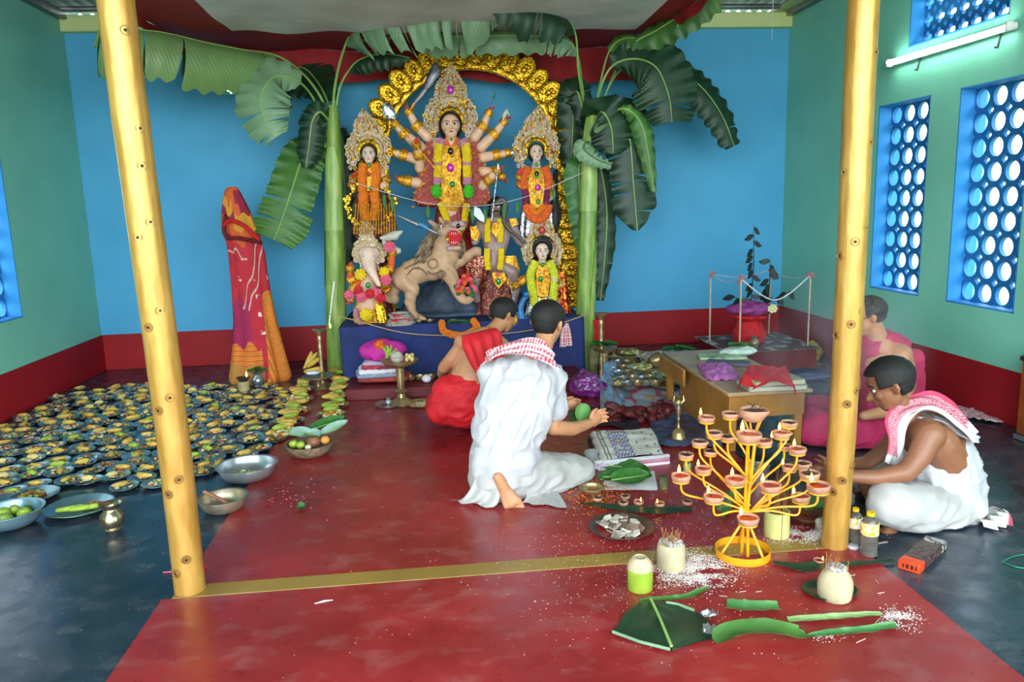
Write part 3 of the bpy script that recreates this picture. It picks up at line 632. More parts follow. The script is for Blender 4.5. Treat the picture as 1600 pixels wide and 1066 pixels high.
def crown(par, cx, cy, Y, s, spire=1., gemm=None, wide=1., lean=0, name='crown', h=1.):
    """cx, cy: face centre"""
    b = MB(); u = U(Y); b.cm = (1, 1, 1, 2, 3)
    # ring plate as strips (concave outline)
    n = 28
    def ringp(k, r): a = radians(-38)+radians(256)*k/n; return (cos(a)*r*s*wide, -sin(a)*r*s-4*s)
    vs = []
    for k in range(n+1):
        for r, dy in ((19, -.02), (19, .03), (37, .03), (37, -.01), (30, -.03)): x, y = ringp(k, r); vs.append(W(cx+x, cy+y, Y+dy))
    b.add(vs, [(k*5+j, k*5+(j+1) % 5, k*5+5+(j+1) % 5, k*5+5+j) for k in range(n) for j in range(5)])
    for k in range(n+1):
        x, y = ringp(k, 38+2*(k % 2)); curls(b, cx, cy, Y, [(x, y)], 5.2*s)
        x, y = ringp(k, 31); curls(b, cx, cy, Y, [(x, y)], 3.8*s, -.035)
    for k in range(20): a = radians(-25)+radians(230)*k/19; curls(b, cx, cy, Y, [(cos(a)*23*s*wide, -sin(a)*24*s-3*s)], 3.4*s, -.04)
    for sx in (1, -1):          # scrolls beside the face
        for q, (x, y, r) in enumerate(((22, 12, 6), (27, 20, 6.5), (24, 29, 5), (33, 28, 5), (16, 32, 4), (36, 17, 5))): curls(b, cx, cy, Y, [(sx*x*s, y*s)], r*s, -.03)
    # spire
    H = 58*s*spire; top = -30*s; m = 16
    sil = lambda t: (17-3*t+7*exp_(-((t-.12)/.16)**2)+7*exp_(-((t-.42)/.2)**2)-13*t**3)*s*(.97 if t < .98 else .5)
    b.m = 0
    poly = [(sil(t/m)+lean*t/m, top-H*t/m) for t in range(m+1)]+[(-sil(t/m)+lean*t/m, top-H*t/m) for t in range(m, -1, -1)]
    slab(b, cx, cy, Y, poly, .05)
    for t in range(13):
        f = t/12; 
        for sx in (1, -1): curls(b, cx, cy, Y, [(sx*sil(f)+lean*f, top-H*f)], (4.6-2.2*f)*s, -.025)
        if t < 11:
            k = 3 if f < .5 else 1
            for q in range(-k, k+1): curls(b, cx, cy, Y, [(q/(k+.8)*sil(f)*.8+lean*f, top-H*f)], 3.0*s, -.035)
    c = b.build(name, [zari2, zari, zari3, gold], par, sharp=50)
    k_ = MB(); k_.tube([W(cx+cos(a_/9*pi)*17.5*s, cy-sin(a_/9*pi)*17*s-3*s, Y-.03) for a_ in range(-2, 12)], [3.6*s*u]*14, 8); k_.build('gilt_browband', gold, c)
    if gemm: gem(c, cx+lean*.4, cy+top-H*.33, Y-.06, 5*s, gemm)
    return c
def face(par, cx, cy, Y, s, skin, tilt=0):
    u = U(Y)*s; c = W(cx, cy, Y); b = MB()
    b.ell(c+V((0, .02*s, 2*u)), (13*u, 12*u, 14.5*u), nu=24, nv=16); b.ell(c+V((0, -3*u, -8*u)), (8.5*u, 8*u, 9*u), nu=20, nv=12)
    b.ell(c+V((0, -12*u, -2*u)), (1.9*u, 2.6*u, 3.6*u)); b.tube([c+V((0, 0, -10*u)), c+V((0, 4*u, -24*u))], [6.5*u, 8*u], 14)
    for sx in (1, -1): b.ell(c+V((sx*12.5*u, 2*u, -1*u)), (2*u, 3*u, 4.5*u))
    m = fuse(b, max(.0035, .0042*s*1.3), 3); f = m.build('face', skin, par, sharp=180)
    e = MB()
    for sx in (1, -1): e.ell(c+V((sx*5*u, -10.4*u, 1.5*u)), (3.3*u, 1.6*u, 1.35*u))
    e.build('eye', m_eye, f); e = MB()
    for sx in (1, -1):
        e.ell(c+V((sx*5*u, -11.6*u, 1.5*u)), (1.35*u, .9*u, 1.25*u))
        e.tube([c+V((sx*(1.8+q*2.1)*u, (-12.2+q*.5)*u, (4.6+1.2*sin(q*pi/4))*u)) for q in range(5)], .42*u, 5); e.tube([c+V((sx*(1.8+q*1.8)*u, (-11.9+q*.35)*u, (2.6+.5*sin(q*pi/3.5))*u)) for q in range(4)], .35*u, 5)
    e.build('eyeliner', m_pup, f)
    MB().ell(c+V((0, -11.2*u, -8*u)), (3*u, 1.4*u, 1.1*u)).build('lips', m_lip, f)
    h = MB()
    def hf(U_, V_):
        a = radians(-35)+radians(250)*U_; r = 15.5+2.5*sin(V_*pi); q = (V_-.5)*14; return c+V((cos(a)*(12.6+3.4*sin(V_*pi))*u, (q+3)*u, (sin(a)*(14+3.4*sin(V_*pi))+1.5)*u))
    h.grid(hf, 26, 8); h.ell(c+V((0, 10*u, 0)), (16*u, 9*u, 18*u), nu=16, nv=10)
    h.build('hair', m_hair, f)
    return f
def handmb(b, wr, d, up, s, curl=.25):
    """five finger hand: wr wrist, d direction, up = thumb side; s hand length"""
    d = V(d).normalized(); up = (V(up)-d*V(up).dot(d)).normalized(); n = d.cross(up)
    pc = wr+d*s*.25; limb(b, [(wr, s*.16), (wr+d*s*.16, s*.2), (wr+d*s*.42, s*.21)], 10)
    for k in range(3): limb(b, [(wr+d*s*.15+up*s*(.14-.14*k), s*.12), (wr+d*s*.45+up*s*(.17-.17*k), s*.11)], 8)
    for k, L in enumerate((.44, .5, .46, .36)):
        o = up*s*(.21-.14*k); a = wr+d*s*.45+o; d2 = (d*cos(curl)+n*sin(curl)+up*(.12-.08*k)).normalized(); d3 = (d*cos(curl*2.2)+n*sin(curl*2.2)+up*(.12-.08*k)).normalized()
        m_ = a+d2*s*L*.5; limb(b, [(a, s*.072), (m_, s*.066), (m_+d3*s*L*.5, s*.052)], 8)
    t0 = wr+d*s*.12+up*s*.16; t1 = t0+(up*.75+d*.6+n*.25).normalized()*s*.24; limb(b, [(t0, s*.09), (t1, s*.078), (t1+(d*.9+up*.2+n*.3).normalized()*s*.2, s*.06)], 8)
def arm(par, pts, Y, r0, r1, skin, bangles=True, hand=14, held=None, palm=True, up=(0, -1, .3), vox=.005):
    """pts px joints, last = wrist; hand continues on"""
    u = U(Y); P = [W(p[0], p[1], Y+(p[2] if len(p) > 2 else 0)) for p in pts]; b = MB()
    limb(b, [(p, u*(r0+(r1-r0)*i/(len(P)-1))) for i, p in enumerate(P)], 12)
    d = (P[-1]-P[-2]).normalized(); 
    o = None
    if not palm: handmb(b, P[-1], d, up, hand*u, .5)
    o = fuse(b, vox, 3).build('arm', skin, par, sharp=180)
    if palm:
        h = MB(); handmb(h, P[-1], d, up, hand*u, .5); fuse(h, .0035, 1).build('hand', m_palm, o, sharp=180)
    if bangles:
        g = MB()
        for q, (f0, wd) in enumerate(((.97, 4), (.45, 5))):
            L = len(P)-1; x = f0*L; i = min(int(x), L-1); p = P[i].lerp(P[i+1], x-i); t = (P[i+1]-P[i]).normalized(); rr = u*(r0+(r1-r0)*f0)*1.18
            g.tube([p-t*wd*u*1.2, p-t*wd*u*.4, p+t*wd*u*.4, p+t*wd*u*1.2], [rr, rr*1.18, rr*1.18, rr], 12)
        g.build('armlet', gold2, o)
    return o
def garland(par, pts, Y, r, m, name='garland', n=10, bump=.12, dy=0):
    b = MB(); P = catmull([W(p[0], p[1], Y+(p[2] if len(p) > 2 else 0)) for p in pts], 8); u = U(Y)
    L = sum((P[i+1]-P[i]).length for i in range(len(P)-1)); N_ = max(4, int(L/(u*1.6))); 
    for k in range(N_):
        f = k/(N_-1)*(len(P)-1); i = min(int(f), len(P)-2); p = P[i].lerp(P[i+1], f-i); t = (P[i+1]-P[i]).normalized()
        for q in range(7):
            a = q*2*pi/7+k*.45; x = t.orthogonal().normalized(); y = t.cross(x); b.ell(p+(x*cos(a)+y*sin(a))*r*u*.62, r*u*random.uniform(.36, .5), nu=5, nv=4)
    return b.build(name, m, par, sharp=60)
def torso(par, caps, Y, m, name='torso', vox=.008, sm=5, fn=None):
    b = MB()
    for c in caps: limb(b, [(W(p[0], p[1], Y+p[3] if len(p) > 3 else Y), p[2]*U(Y)) for p in c], 14)
    return fuse(b, vox, sm, fn).build(name, m, par, sharp=180)
def plate(par, poly, Y, m, name, cur=None, th=.03, crl=0, rr=3.):
    b = MB(); slab(b, 0, 0, Y, poly, th)
    if crl:
        xs_ = [p[0] for p in poly]; ys_ = [p[1] for p in poly]
        for k in range(crl):
            for _ in range(20):
                x, y = random.uniform(min(xs_), max(xs_)), random.uniform(min(ys_), max(ys_)); ins = False
                for (x1, y1), (x2, y2) in zip(poly, poly[1:]+poly[:1]):
                    if (y1 > y) != (y2 > y) and x < (x2-x1)*(y-y1)/(y2-y1)+x1: ins = not ins
                if ins: break
            if ins: curls(b, 0, 0, Y, [(x, y)], rr*random.uniform(.6, 1.1), -th/2-.006, bead=random.random() < .5)
    return b.build(name, m, par, sharp=50)
def drape(par, rows, Y, m, name, ratio=.5, nf=9, amp=.06, seed=0, colf=None, nu=96, nv=50, nsh=.0, twist=0):
    """hollow cloth falling through the given photo rows (y, xleft, xright)"""
    b = MB(); y0, y1 = rows[0][0], rows[-1][0]
    kl = [((r[0]-y0)/(y1-y0), r[1]) for r in rows]; kr = [((r[0]-y0)/(y1-y0), r[2]) for r in rows]
    def fn(u, v):
        py = y0+(y1-y0)*v; l = lerpk(kl, v); r = lerpk(kr, v); L_ = W(l, py, Y); R_ = W(r, py, Y); c = (L_+R_)/2; hw = (R_-L_).length/2
        a = u*2*pi; f = 1+amp*(sin(nf*a+v*twist+seed+1.5*noise.noise(V((cos(a), sin(a), v*2+seed))))+.5*noise.noise(V((cos(a)*3, sin(a)*3, v*3+seed))))*(.35+.65*v)
        p = c+V((cos(a)*hw*min(f, 1.06), -sin(a)*hw*ratio*f, 0)); 
        return p+V((0, 0, nsh*noise.noise(V((cos(a)*2, sin(a)*2, seed)))*v))
    b.grid(fn, nu, nv, col=colf, closed=True)
    return b.build(name, m, par, sharp=180)
def poly_cloth(par, pts, Y, m, name='cloth', th=.02, amp=.012, n=24, colf=None):
    """quad cloth from four px corners (tl, tr, br, bl) with folds"""
    b = MB(); q = [V((*p[:2], p[2] if len(p) > 2 else 0)) for p in pts]
    def fn(u, v):
        p = q[0].lerp(q[1], u).lerp(q[3].lerp(q[2], u), v); w_ = W(p.x, p.y, Y+p.z); return w_+V((0, -th*sin(pi*u)-amp*sin(u*26+3*noise.noise(V((u*2, v*2, q[0].x)))), 0))
    b.grid(fn, n, n, col=colf); return b.build(name, m, par, sharp=180)
def idol(name, label, px, Y, cat='idol'): return thing(name, label, cat, (W(px, 500, Y).x, Y, AZ), 'painted clay idols on the altar')
# rock mound under the lion and pedestals
m_rock = mat('slate_blue_rock', '48586c', .7, 0, .3, 5, .5, 14)
t = thing('altar_mound', 'slate blue painted rock mound under the lion idol', 'mound', (W(700, 500, 7.1).x, 7.1, AZ))
b = MB()
for x, y, r in ((650, 500, 30), (690, 480, 42), (730, 480, 40), (765, 470, 34), (640, 520, 22), (800, 490, 34), (700, 455, 26)): b.ell(W(x, y, 7.32), (r*U(7.3), .2, r*U(7.3)), nu=16, nv=12)
b.box((W(715, 500, 7.3).x, 7.32, AZ+.02), (1.25, .5, .04))
fuse(b, .02, 3, folds(.015, (9, 9, 9))).build('rock', m_rock, t, sharp=180)
def pedestal(x, y, Y, w_, col, label):
    b = MB(); c = W(x, y, Y); h = max(.05, c.z-AZ); r = w_*U(Y)
    b.lathe([(r*.9, 0), (r, .02), (r*.8, h*.2), (r*.7, h*.8), (r, h*.92), (r*1.05, h), (0, h)], 24, (c.x, Y, AZ), sy=.7)
    return b.build('pedestal', col, None, loc=(c.x, Y, AZ), label=label, cat='pedestal')
pedestal(583, 368, 7.25, 26, darkred, 'maroon pedestal behind the elephant-headed idol'); pedestal(845, 380, 7.25, 26, darkred, 'maroon pedestal behind the idol with the peacock')
pedestal(705, 420, 7.28, 26, m_black, 'black pedestal behind the lion carrying the ten armed idol')
# ---------------- central ten armed goddess
Y = 7.15
g = idol('goddess_idol', 'tall ten armed goddess idol with yellow garlands under the gilt arch', 705, Y)
torso(g, [[(705, 215, 11), (705, 240, 15), (705, 270, 14), (705, 300, 14), (705, 330, 16)], [(683, 228, 8), (727, 228, 8)]], Y+.03, m_skin, 'body', sm=6)
drape(g, [(300, 685, 728), (340, 680, 735), (400, 672, 740), (430, 675, 738)], Y+.06, redgold, 'skirt', .6, 8)
for sx in (1, -1):          # heavy brocade mantle either side
    p = [(680, 208), (668, 214), (660, 240), (652, 275), (645, 312), (652, 322), (676, 325), (690, 318), (688, 240)]
    if sx > 0: p = [(1409-x+ (4 if x < 670 else 0), y) for x, y in p]
    plate(g, p, Y+.05, redgold, 'mantle', th=.07)
    q = MB()
    for (x, y) in [(p[i][0]*.72+p[(i+4) % 9][0]*.28, p[i][1]*.7+p[(i+4) % 9][1]*.3) for i in range(9)]: curls(q, 0, 0, Y, [(x, y)], 3.2, -.03)
    for yy in range(230, 320, 11):
        xx = 668-(yy-215)*.14; xx = xx if sx < 0 else 1409-xx+3; curls(q, 0, 0, Y, [(xx, yy), (xx+(4 if sx > 0 else -4)*2, yy+5)], 2.6, -.012)
    q.build('sequin_motif', gold2, g, kind='stuff')
plate(g, [(692, 225), (717, 225), (722, 250), (720, 285), (727, 315), (712, 330), (697, 328), (684, 310), (690, 285), (688, 250)], Y-.07, gold2, 'breastplate', th=.03, crl=46, rr=3)
plate(g, [(696, 213), (714, 213), (715, 228), (695, 228)], Y-.075, m_orfr, 'choker', th=.02)
gem(g, 705, 217, Y-.10, 2.4, m_gemg); gem(g, 704, 236, Y-.105, 4.2, m_gemd); gem(g, 704, 262, Y-.105, 5.2, m_gemp); gem(g, 707, 288, Y-.105, 3.8, m_gemg)
for x0, s in ((686, -1), (728, 1)):
    garland(g, [(x0-s*1, 226), (x0+s*1, 240), (x0+s*1.5, 252)], Y-.07, 7.2, m_yel); garland(g, [(x0+s*1, 260), (x0+s*2, 276)], Y-.07, 7, m_yel)
    garland(g, [(x0-s*4, 219), (x0-s*2, 225)], Y-.07, 7, m_pinkb, 'garland_tassel'); garland(g, [(x0+s*1, 254), (x0+s*1.5, 258)], Y-.07, 6.6, m_pinkb, 'garland_tassel'); garland(g, [(x0+s*2, 280), (x0+s*2, 286)], Y-.07, 7, m_pinkb, 'garland_tassel')
    b = MB(); c = W(x0+s*4, 299, Y-.09); r = 8*U(Y)
    for k in range(90):
        d = V((random.gauss(0, 1), random.gauss(0, 1), random.gauss(0, 1))).normalized(); b.ell(c+V((d.x*r*.9, d.y*r*.7, d.z*r*1.15)), r*.2, nu=5, nv=4)
    b.ell(c, (r*.9, r*.7, r*1.15)); b.build('pompom', m_pompom, g)
garland(g, [(688, 318), (694, 332), (699, 345)], Y-.07, 5.5, m_yel); garland(g, [(700, 350), (712, 356), (718, 360)], Y-.08, 5.5, m_yel); garland(g, [(729, 320), (727, 334), (726, 346)], Y-.07, 5.5, m_yel); garland(g, [(725, 352), (718, 362), (716, 374)], Y-.08, 5.5, m_yel)
garland(g, [(697, 347), (702, 350)], Y-.075, 5.5, m_pinkb, 'garland_tassel'); garland(g, [(726, 347), (725, 351)], Y-.075, 5.5, m_pinkb, 'garland_tassel')
drape(g, [(318, 700, 718), (345, 696, 722), (370, 694, 724)], Y-.02, mat('pink_pleats', 'a8404c', .6, 0, .2, 30, .4), 'front_pleats', .5, 12, .12, nu=70, nv=12)
for pts in ([(668, 214), (650, 196), (638, 174)], [(657, 230), (629, 207), (617, 194)], [(652, 249), (628, 242), (612, 238)], [(652, 286), (636, 283), (627, 281)], [(656, 262, .02), (654, 240, -.04), (651, 226, -.09)],
            [(742, 214), (755, 196), (764, 176)], [(752, 230), (774, 208), (788, 190)], [(755, 246), (778, 242), (795, 239)], [(756, 268), (774, 269), (784, 276)], [(754, 290), (765, 280, -.05), (778, 266, -.1)]):
    arm(g, pts, Y, 8.2, 5, m_skin, hand=14)
face(g, 704, 197, Y-.06, 1.12, m_skin); crown(g, 704, 190, Y+.04, 1.0, 1.05, m_gemp)
# ---------------- four companion idols
def companion(g, cx, fy, Y, s, skin, gm, garl, skirt, spire=.9, lean=0):
    face(g, cx, fy, Y-.03, .8*s, skin); return crown(g, cx, fy-4*s, Y+.05, .86*s, spire, gm, lean=lean)
Y2 = 7.05
a = idol('goddess_idol', 'goddess idol with thick orange marigold garlands, upper left of the altar', 575, Y2)
torso(a, [[(576, 262, 8), (577, 285, 12), (578, 310, 12), (580, 335, 14)], [(562, 270, 6), (592, 270, 6)]], Y2+.02, darkred, 'body')
drape(a, [(300, 556, 606), (335, 550, 615), (364, 553, 620), (372, 560, 616)], Y2+.04, darkred, 'skirt', .5, 12, .08); 
b = MB()
for k in range(16): b.tube([W(556+k*4, 318, Y2-.14), W(553+k*4.3, 366, Y2-.155)], .005, 4)
b.build('gold_stripe', gold2, a); companion(a, 576, 242, Y2, 1, m_skinp, None, m_orange, darkred, .82, -9)
for s in (-1, 1): garland(a, [(577+s*9, 258), (577+s*11, 275), (576+s*10, 298)], Y2-.09, 7, m_orange); garland(a, [(576+s*8, 302), (578+s*10, 322), (578+s*5, 342)], Y2-.10, 7.5, m_orange)
plate(a, [(570, 256), (582, 256), (584, 300), (568, 300)], Y2-.07, gold2, 'breastplate', crl=10, rr=2.5); gem(a, 576, 258, Y2-.11, 2.6, m_gemg); gem(a, 576, 272, Y2-.10, 2.6, m_lip); gem(a, 579, 294, Y2-.12, 3, m_gemg, 'gem', 1)
arm(a, [(560, 272), (551, 290, -.02), (552, 278, -.08)], Y2, 6, 4.5, m_orfr, hand=15); arm(a, [(594, 270), (604, 284, -.02), (602, 288, -.1)], Y2, 6.5, 4.5, m_skin, palm=False, hand=17)
b = MB()
for k in range(90):
    an = random.uniform(0, 1); s = random.choice((-1, 1)); x = 578+s*(20+16*sin(an*3))+random.gauss(0, 2.5); y = 288+an*62; b.ell(W(x, y, Y2-.10+random.uniform(-.02, .02)), random.uniform(1.6, 3.6)*U(Y2), nu=6, nv=4)
b.build('gold_beadwork', gold, a, kind='stuff')
for pts in ([(556, 285), (555, 305)], [(596, 292), (598, 316)], [(552, 318), (549, 345)]):
    b = MB(); P = [W(x, y, Y2-.12) for x, y in pts]; b.tube([P[0], P[0].lerp(P[1], .5), P[1]], [.01, .022, .004], 8, flat=.3); b.build('hanging_leaf', m_lgreen, a)
c_ = idol('goddess_idol', 'goddess idol with an orange frill garland and gold breastplate, upper right of the altar', 838, Y2)
torso(c_, [[(838, 262, 8), (838, 285, 12), (838, 310, 12), (840, 335, 14)], [(824, 270, 6), (852, 270, 6)]], Y2+.02, m_white, 'body')
drape(c_, [(310, 818, 862), (345, 812, 870), (382, 810, 872)], Y2+.04, silver, 'skirt', .5, 12, .1); companion(c_, 838, 239, Y2, 1, m_skinp, None, m_orange, silver, .85, 3)
plate(c_, [(828, 262), (848, 262), (852, 290), (848, 320), (838, 328), (828, 320), (824, 290)], Y2-.08, gold2, 'breastplate', crl=30, rr=2.6)
gem(c_, 839, 272, Y2-.12, 3.6, m_gemd); gem(c_, 839, 276, Y2-.125, 2.2, m_gemg); gem(c_, 840, 293, Y2-.12, 3.8, m_gemp); gem(c_, 841, 315, Y2-.12, 3.2, m_gemg); gem(c_, 838, 257, Y2-.11, 2.6, m_gemg)
for s in (-1, 1): garland(c_, [(838+s*13, 263), (838+s*19, 278), (838+s*18, 294)], Y2-.08, 6.5, m_orfr); garland(c_, [(838+s*17, 298), (838+s*17, 318)], Y2-.08, 5.5, m_purf)
garland(c_, [(822, 322), (828, 336), (840, 344), (852, 337), (857, 322)], Y2-.09, 7, m_orfr); garland(c_, [(828, 322), (838, 333), (850, 322)], Y2-.10, 4.5, m_orange)
arm(c_, [(824, 272), (813, 290, -.02), (812, 276, -.07)], Y2, 6, 4.5, m_orfr, hand=17); arm(c_, [(852, 272), (861, 290, -.02), (862, 305, -.08)], Y2, 6, 4.5, m_skinp, palm=False, hand=13)
b = MB(); b.tube([W(869, 268, Y2+.05), W(866, 300, Y2+.02), W(869, 340, Y2), W(866, 372, Y2-.02)], [.02, .035, .05, .02], 8, round_=True); b.build('long_hair', m_hair, c_)
# kartik-like idol lower right, with a peacock
Y3 = 6.92
k_ = idol('warrior_idol', 'young warrior idol with a lime yellow garland, lower right of the altar', 846, Y3)
torso(k_, [[(847, 415, 8), (847, 440, 13), (848, 470, 13), (850, 500, 15)], [(830, 424, 7), (863, 424, 7)]], Y3+.03, gold2, 'body'); drape(k_, [(455, 826, 868), (490, 822, 876), (522, 820, 878)], Y3+.04, silver, 'dhoti', .6, 10, .1)
face(k_, 847, 393, Y3-.03, .84, m_skinp); b = crown(k_, 847, 391, Y3+.06, .74, .9, None); MB().ell(W(847, 386, Y3+.05), (20*U(Y3), .06, 22*U(Y3))).build('curls', m_hair, k_)
gem(b, 847, 360, Y3-.04, 5, m_lip)
for s in (-1, 1):
    b2 = MB(); P = [W(847+s*x, y, Y3+.02) for x, y in ((20, 372), (27, 385), (28, 402), (22, 414))]; b2.tube(P, [.02, .04, .04, .02], 12, round_=True, flat=.5); q = MB()
    for x, y in ((22, 376), (26, 386), (28, 396), (26, 406), (30, 390)): curls(b2, 847, 0, Y3, [(s*x, y)], 4, -.03)
    b2.build('side_ornament', zari, k_)
garland(k_, [(836, 410), (829, 430), (832, 455), (838, 480), (846, 492)], Y3-.10, 6.8, m_lime); garland(k_, [(859, 410), (866, 430), (865, 455), (862, 475), (856, 490)], Y3-.10, 6.8, m_lime)
plate(k_, [(838, 412), (856, 412), (860, 440), (856, 465), (840, 465), (836, 440)], Y3-.08, gold2, 'breastplate', crl=22, rr=2.6); gem(k_, 848, 414, Y3-.10, 3, m_gemg); gem(k_, 845, 436, Y3-.13, 3.6, m_gemg)
arm(k_, [(830, 428), (815, 440, -.03), (804, 447, -.08)], Y3, 6.5, 4.5, gold2, palm=False, hand=14); arm(k_, [(865, 428), (874, 445, -.02), (868, 440, -.1)], Y3, 6.5, 4.5, m_skinp, palm=False, hand=13)
drape(k_, [(425, 866, 884), (455, 868, 888), (500, 874, 893)], Y3+.06, flit('copper_foil', ['c85818', '8c1c10', 'e89030', '701008', 'd87020'], 45, .7, .3), 'sash', .5, 8, .12, nu=60, nv=24)
sp = thing('spear', 'thin silver spear held by the warrior idol', 'spear', tuple(W(813, 520, Y3-.12))); b = MB(); b.tube([W(813, 518, Y3-.12), W(797, 442, Y3-.12)], .006, 8); b.build('shaft', silver, sp); b = MB(); b.tube([W(798, 448, Y3-.12), W(797, 440, Y3-.12), W(795, 428, Y3-.12)], [.006, .02, .002], 8, flat=.4); b.build('spearhead', silver, sp)
pk = thing('peacock_idol', 'blue clay peacock crouching below the warrior idol', 'idol', tuple(W(822, 505, Y3-.08)), 'painted clay idols on the altar')
b = MB(); limb(b, [(W(*p[:2], Y3-.14), p[2]*U(Y3)) for p in ((823, 462, 4), (816, 472, 4.5), (812, 485, 5.5), (815, 500, 8), (830, 508, 9))]); b.ell(W(822, 460, Y3-.15), (.03, .03, .028)); fuse(b, .006, 4).build('body', mat('peacock_blue', '2480c4', .4, .1, .25, 30, .6, 90), pk, sharp=180)
b = MB(); b.tube([W(826, 461, Y3-.16), W(832, 464, Y3-.16)], [.012, .002], 8); b.build('beak', gold2, pk)
b = MB()
for i in range(9): b.tube([W(833+i*2.5, 480+i*.5, Y3-.1), W(834+i*3, 500, Y3-.12), W(826+i*4, 522, Y3-.12)], [.006, .009, .004], 6)
b.build('silver_wing', silver, pk)
# elephant headed idol lower left
Y4 = 6.92
e_ = idol('elephant_headed_idol', 'elephant headed idol with a long trunk, lower left of the altar', 576, Y4)
torso(e_, [[(574, 430, 12), (574, 460, 17), (575, 485, 16)], [(560, 432, 7), (594, 432, 7)]], Y4+.04, m_skin, 'body'); drape(e_, [(465, 558, 596), (490, 552, 602), (515, 556, 600)], Y4+.04, gold2, 'dhoti', .6, 10, .1)
b = MB(); limb(b, [(W(x, y, Y4-.02+d), r*U(Y4)) for x, y, r, d in ((577, 398, 13, 0), (576, 410, 11, -.04), (579, 420, 8, -.09), (585, 432, 5.5, -.12), (592, 445, 3.6, -.14))]); b.ell(W(570, 396, Y4), (.055, .06, .06)); b.ell(W(584, 396, Y4), (.055, .06, .06))
for s in (-1, 1): b.tube([W(577+s*8, 400, Y4+.03), W(577+s*17, 400, Y4+.02), W(577+s*20, 406, Y4+.02)], [.05, .07, .03], 12, round_=True, flat=.25, up=(0, 1, 0))
b.tube([W(572, 416, Y4-.08), W(567, 422, Y4-.12)], [.012, .004], 8)
hd = fuse(b, .006, 4).build('head', m_skinp, e_, sharp=180)
for nm, r, m, dy in (('eye', 2.4, m_eye, 0), ('pupil', 1.2, m_pup, -.008)):
    b = MB(); 
    for s in (-1, 1): b.ell(W(576+s*8, 400, Y4-.085+dy), (r*U(Y4), .012, r*.6*U(Y4)))
    b.build(nm, m, hd)
b = MB(); sil = lambda t: 24*(1-t)**.8+2+3*sin(t*9)
slab(b, 0, 0, Y4+.08, [(577+sil(t/14)-6*t/14, 400-54*t/14) for t in range(15)]+[(577-sil(t/14)-6*t/14, 400-54*t/14) for t in range(14, -1, -1)], .05)
for k in range(110):
    t = random.random()**1.3; x = random.uniform(-1, 1)*sil(t); 
    if abs(x) < 11 and t < .28: continue
    curls(b, 577-6*t, 400-54*t, Y4+.05, [(x, 0)], random.uniform(2.4, 4.2), -.02)
for s in (-1, 1):
    for q in range(7): curls(b, 577, 400, Y4, [(s*(17+7*sin(q*.9)), -14+q*5.5)], 5, -.02)
b.build('crown', zari, e_, sharp=50)
def flowers(par, spec, Y, m, name='flower'):
    for (x, y, r) in spec:
        b = MB(); c = W(x, y, Y); u = U(Y)*r
        for ring, (n, rr, tl) in enumerate(((9, .75, .2), (7, .45, .5), (4, .2, .8))):
            for k in range(n): a = k*2*pi/n+ring; b.ell(c+V((cos(a)*rr*u, -.4*tl*u, sin(a)*rr*u)), (u*.3, u*.2, u*.3), nu=6, nv=4)
        b.build(name, m, par, sharp=60)
flowers(e_, [(565, 463, 9), (589, 458, 8), (603, 437, 9), (609, 386, 9), (546, 461, 8)], Y4-.12, m_pinkf); flowers(e_, [(578, 459, 8), (595, 466, 8), (560, 453, 7)], Y4-.13, m_redf); flowers(e_, [(563, 429, 9), (600, 425, 8), (572, 492, 10)], Y4-.12, m_yel)
gem(e_, 575, 446, Y4-.14, 3.8, m_gemg)
for pts in ([(561, 432), (548, 438, -.02), (547, 418, -.06)], [(560, 440), (552, 452, -.02), (547, 468, -.06)], [(594, 430), (610, 420, -.02), (614, 392, -.05)], [(594, 440), (604, 452, -.02), (601, 444, -.09)]): arm(e_, pts, Y4, 6.5, 4.6, m_orfr, hand=12)
garland(e_, [(556, 484), (560, 500), (570, 512)], Y4-.08, 4, m_pinkb); drape(e_, [(478, 583, 600), (500, 588, 606), (520, 598, 612)], Y4-.03, gold, 'sash', .5, 6, .12, nu=40, nv=16)
# elephant mouse-coloured conch held
b = MB(); P = [W(x, y, Y4-.03) for x, y in ((596, 372), (606, 371), (618, 368), (628, 362))]; b.tube(P, [.015, .035, .045, .01], 12, round_=True); P = [W(x, y, Y4-.03) for x, y in ((600, 378), (606, 388), (622, 392))]; b.tube(P, [.02, .04, .03], 12, round_=True)
b.build('conch_shell', mat('shell_white', 'c8c8b8', .4), None, loc=W(610, 392, Y4), label='white conch shell held up beside the elephant headed idol', cat='shell')
# ---------------- lion
Y5 = 6.95; u = U(Y5); m_lion = mat('lion_clay', 'c8a07c', .6, 0, .1, 6, .2, 60); m_lpale = mat('lion_muzzle', 'b89898', .5, 0, .15, 12); m_mane = mat('lion_mane', '9c8468', .85, 0, .35, 14, .8, 60)
L = idol('lion_idol', 'beige clay lion idol with open red mouth springing below the central idol', 670, Y5)
b = MB(); q = lambda x, y, r, d=0: (W(x, y, Y5+d), r*u)
limb(b, [q(628, 436, 17), q(645, 425, 20), (W(665, 420, Y5), 20*u), q(685, 415, 22), q(697, 402, 20)], 16); limb(b, [q(690, 400, 18), q(693, 380, 16), q(697, 365, 13)], 14)
limb(b, [q(630, 438, 15, -.05), q(645, 452, 11, -.07), q(640, 470, 8.5, -.06), q(645, 488, 6.5, -.05), q(650, 494, 6, -.07), q(658, 497, 5, -.12)])
limb(b, [q(622, 442, 14, .08), q(612, 458, 9, .1), q(616, 468, 8, .1), q(606, 466, 6, .1), q(605, 460, 5, .1)])
limb(b, [q(700, 425, 13, -.06), q(710, 442, 9.5, -.08), q(714, 458, 8, -.09), q(722, 467, 7, -.11), q(730, 471, 6, -.15)])
limb(b, [q(708, 412, 12, .03), q(724, 405, 8.5, 0), q(736, 396, 7.5, -.04), q(746, 392, 7, -.08)])
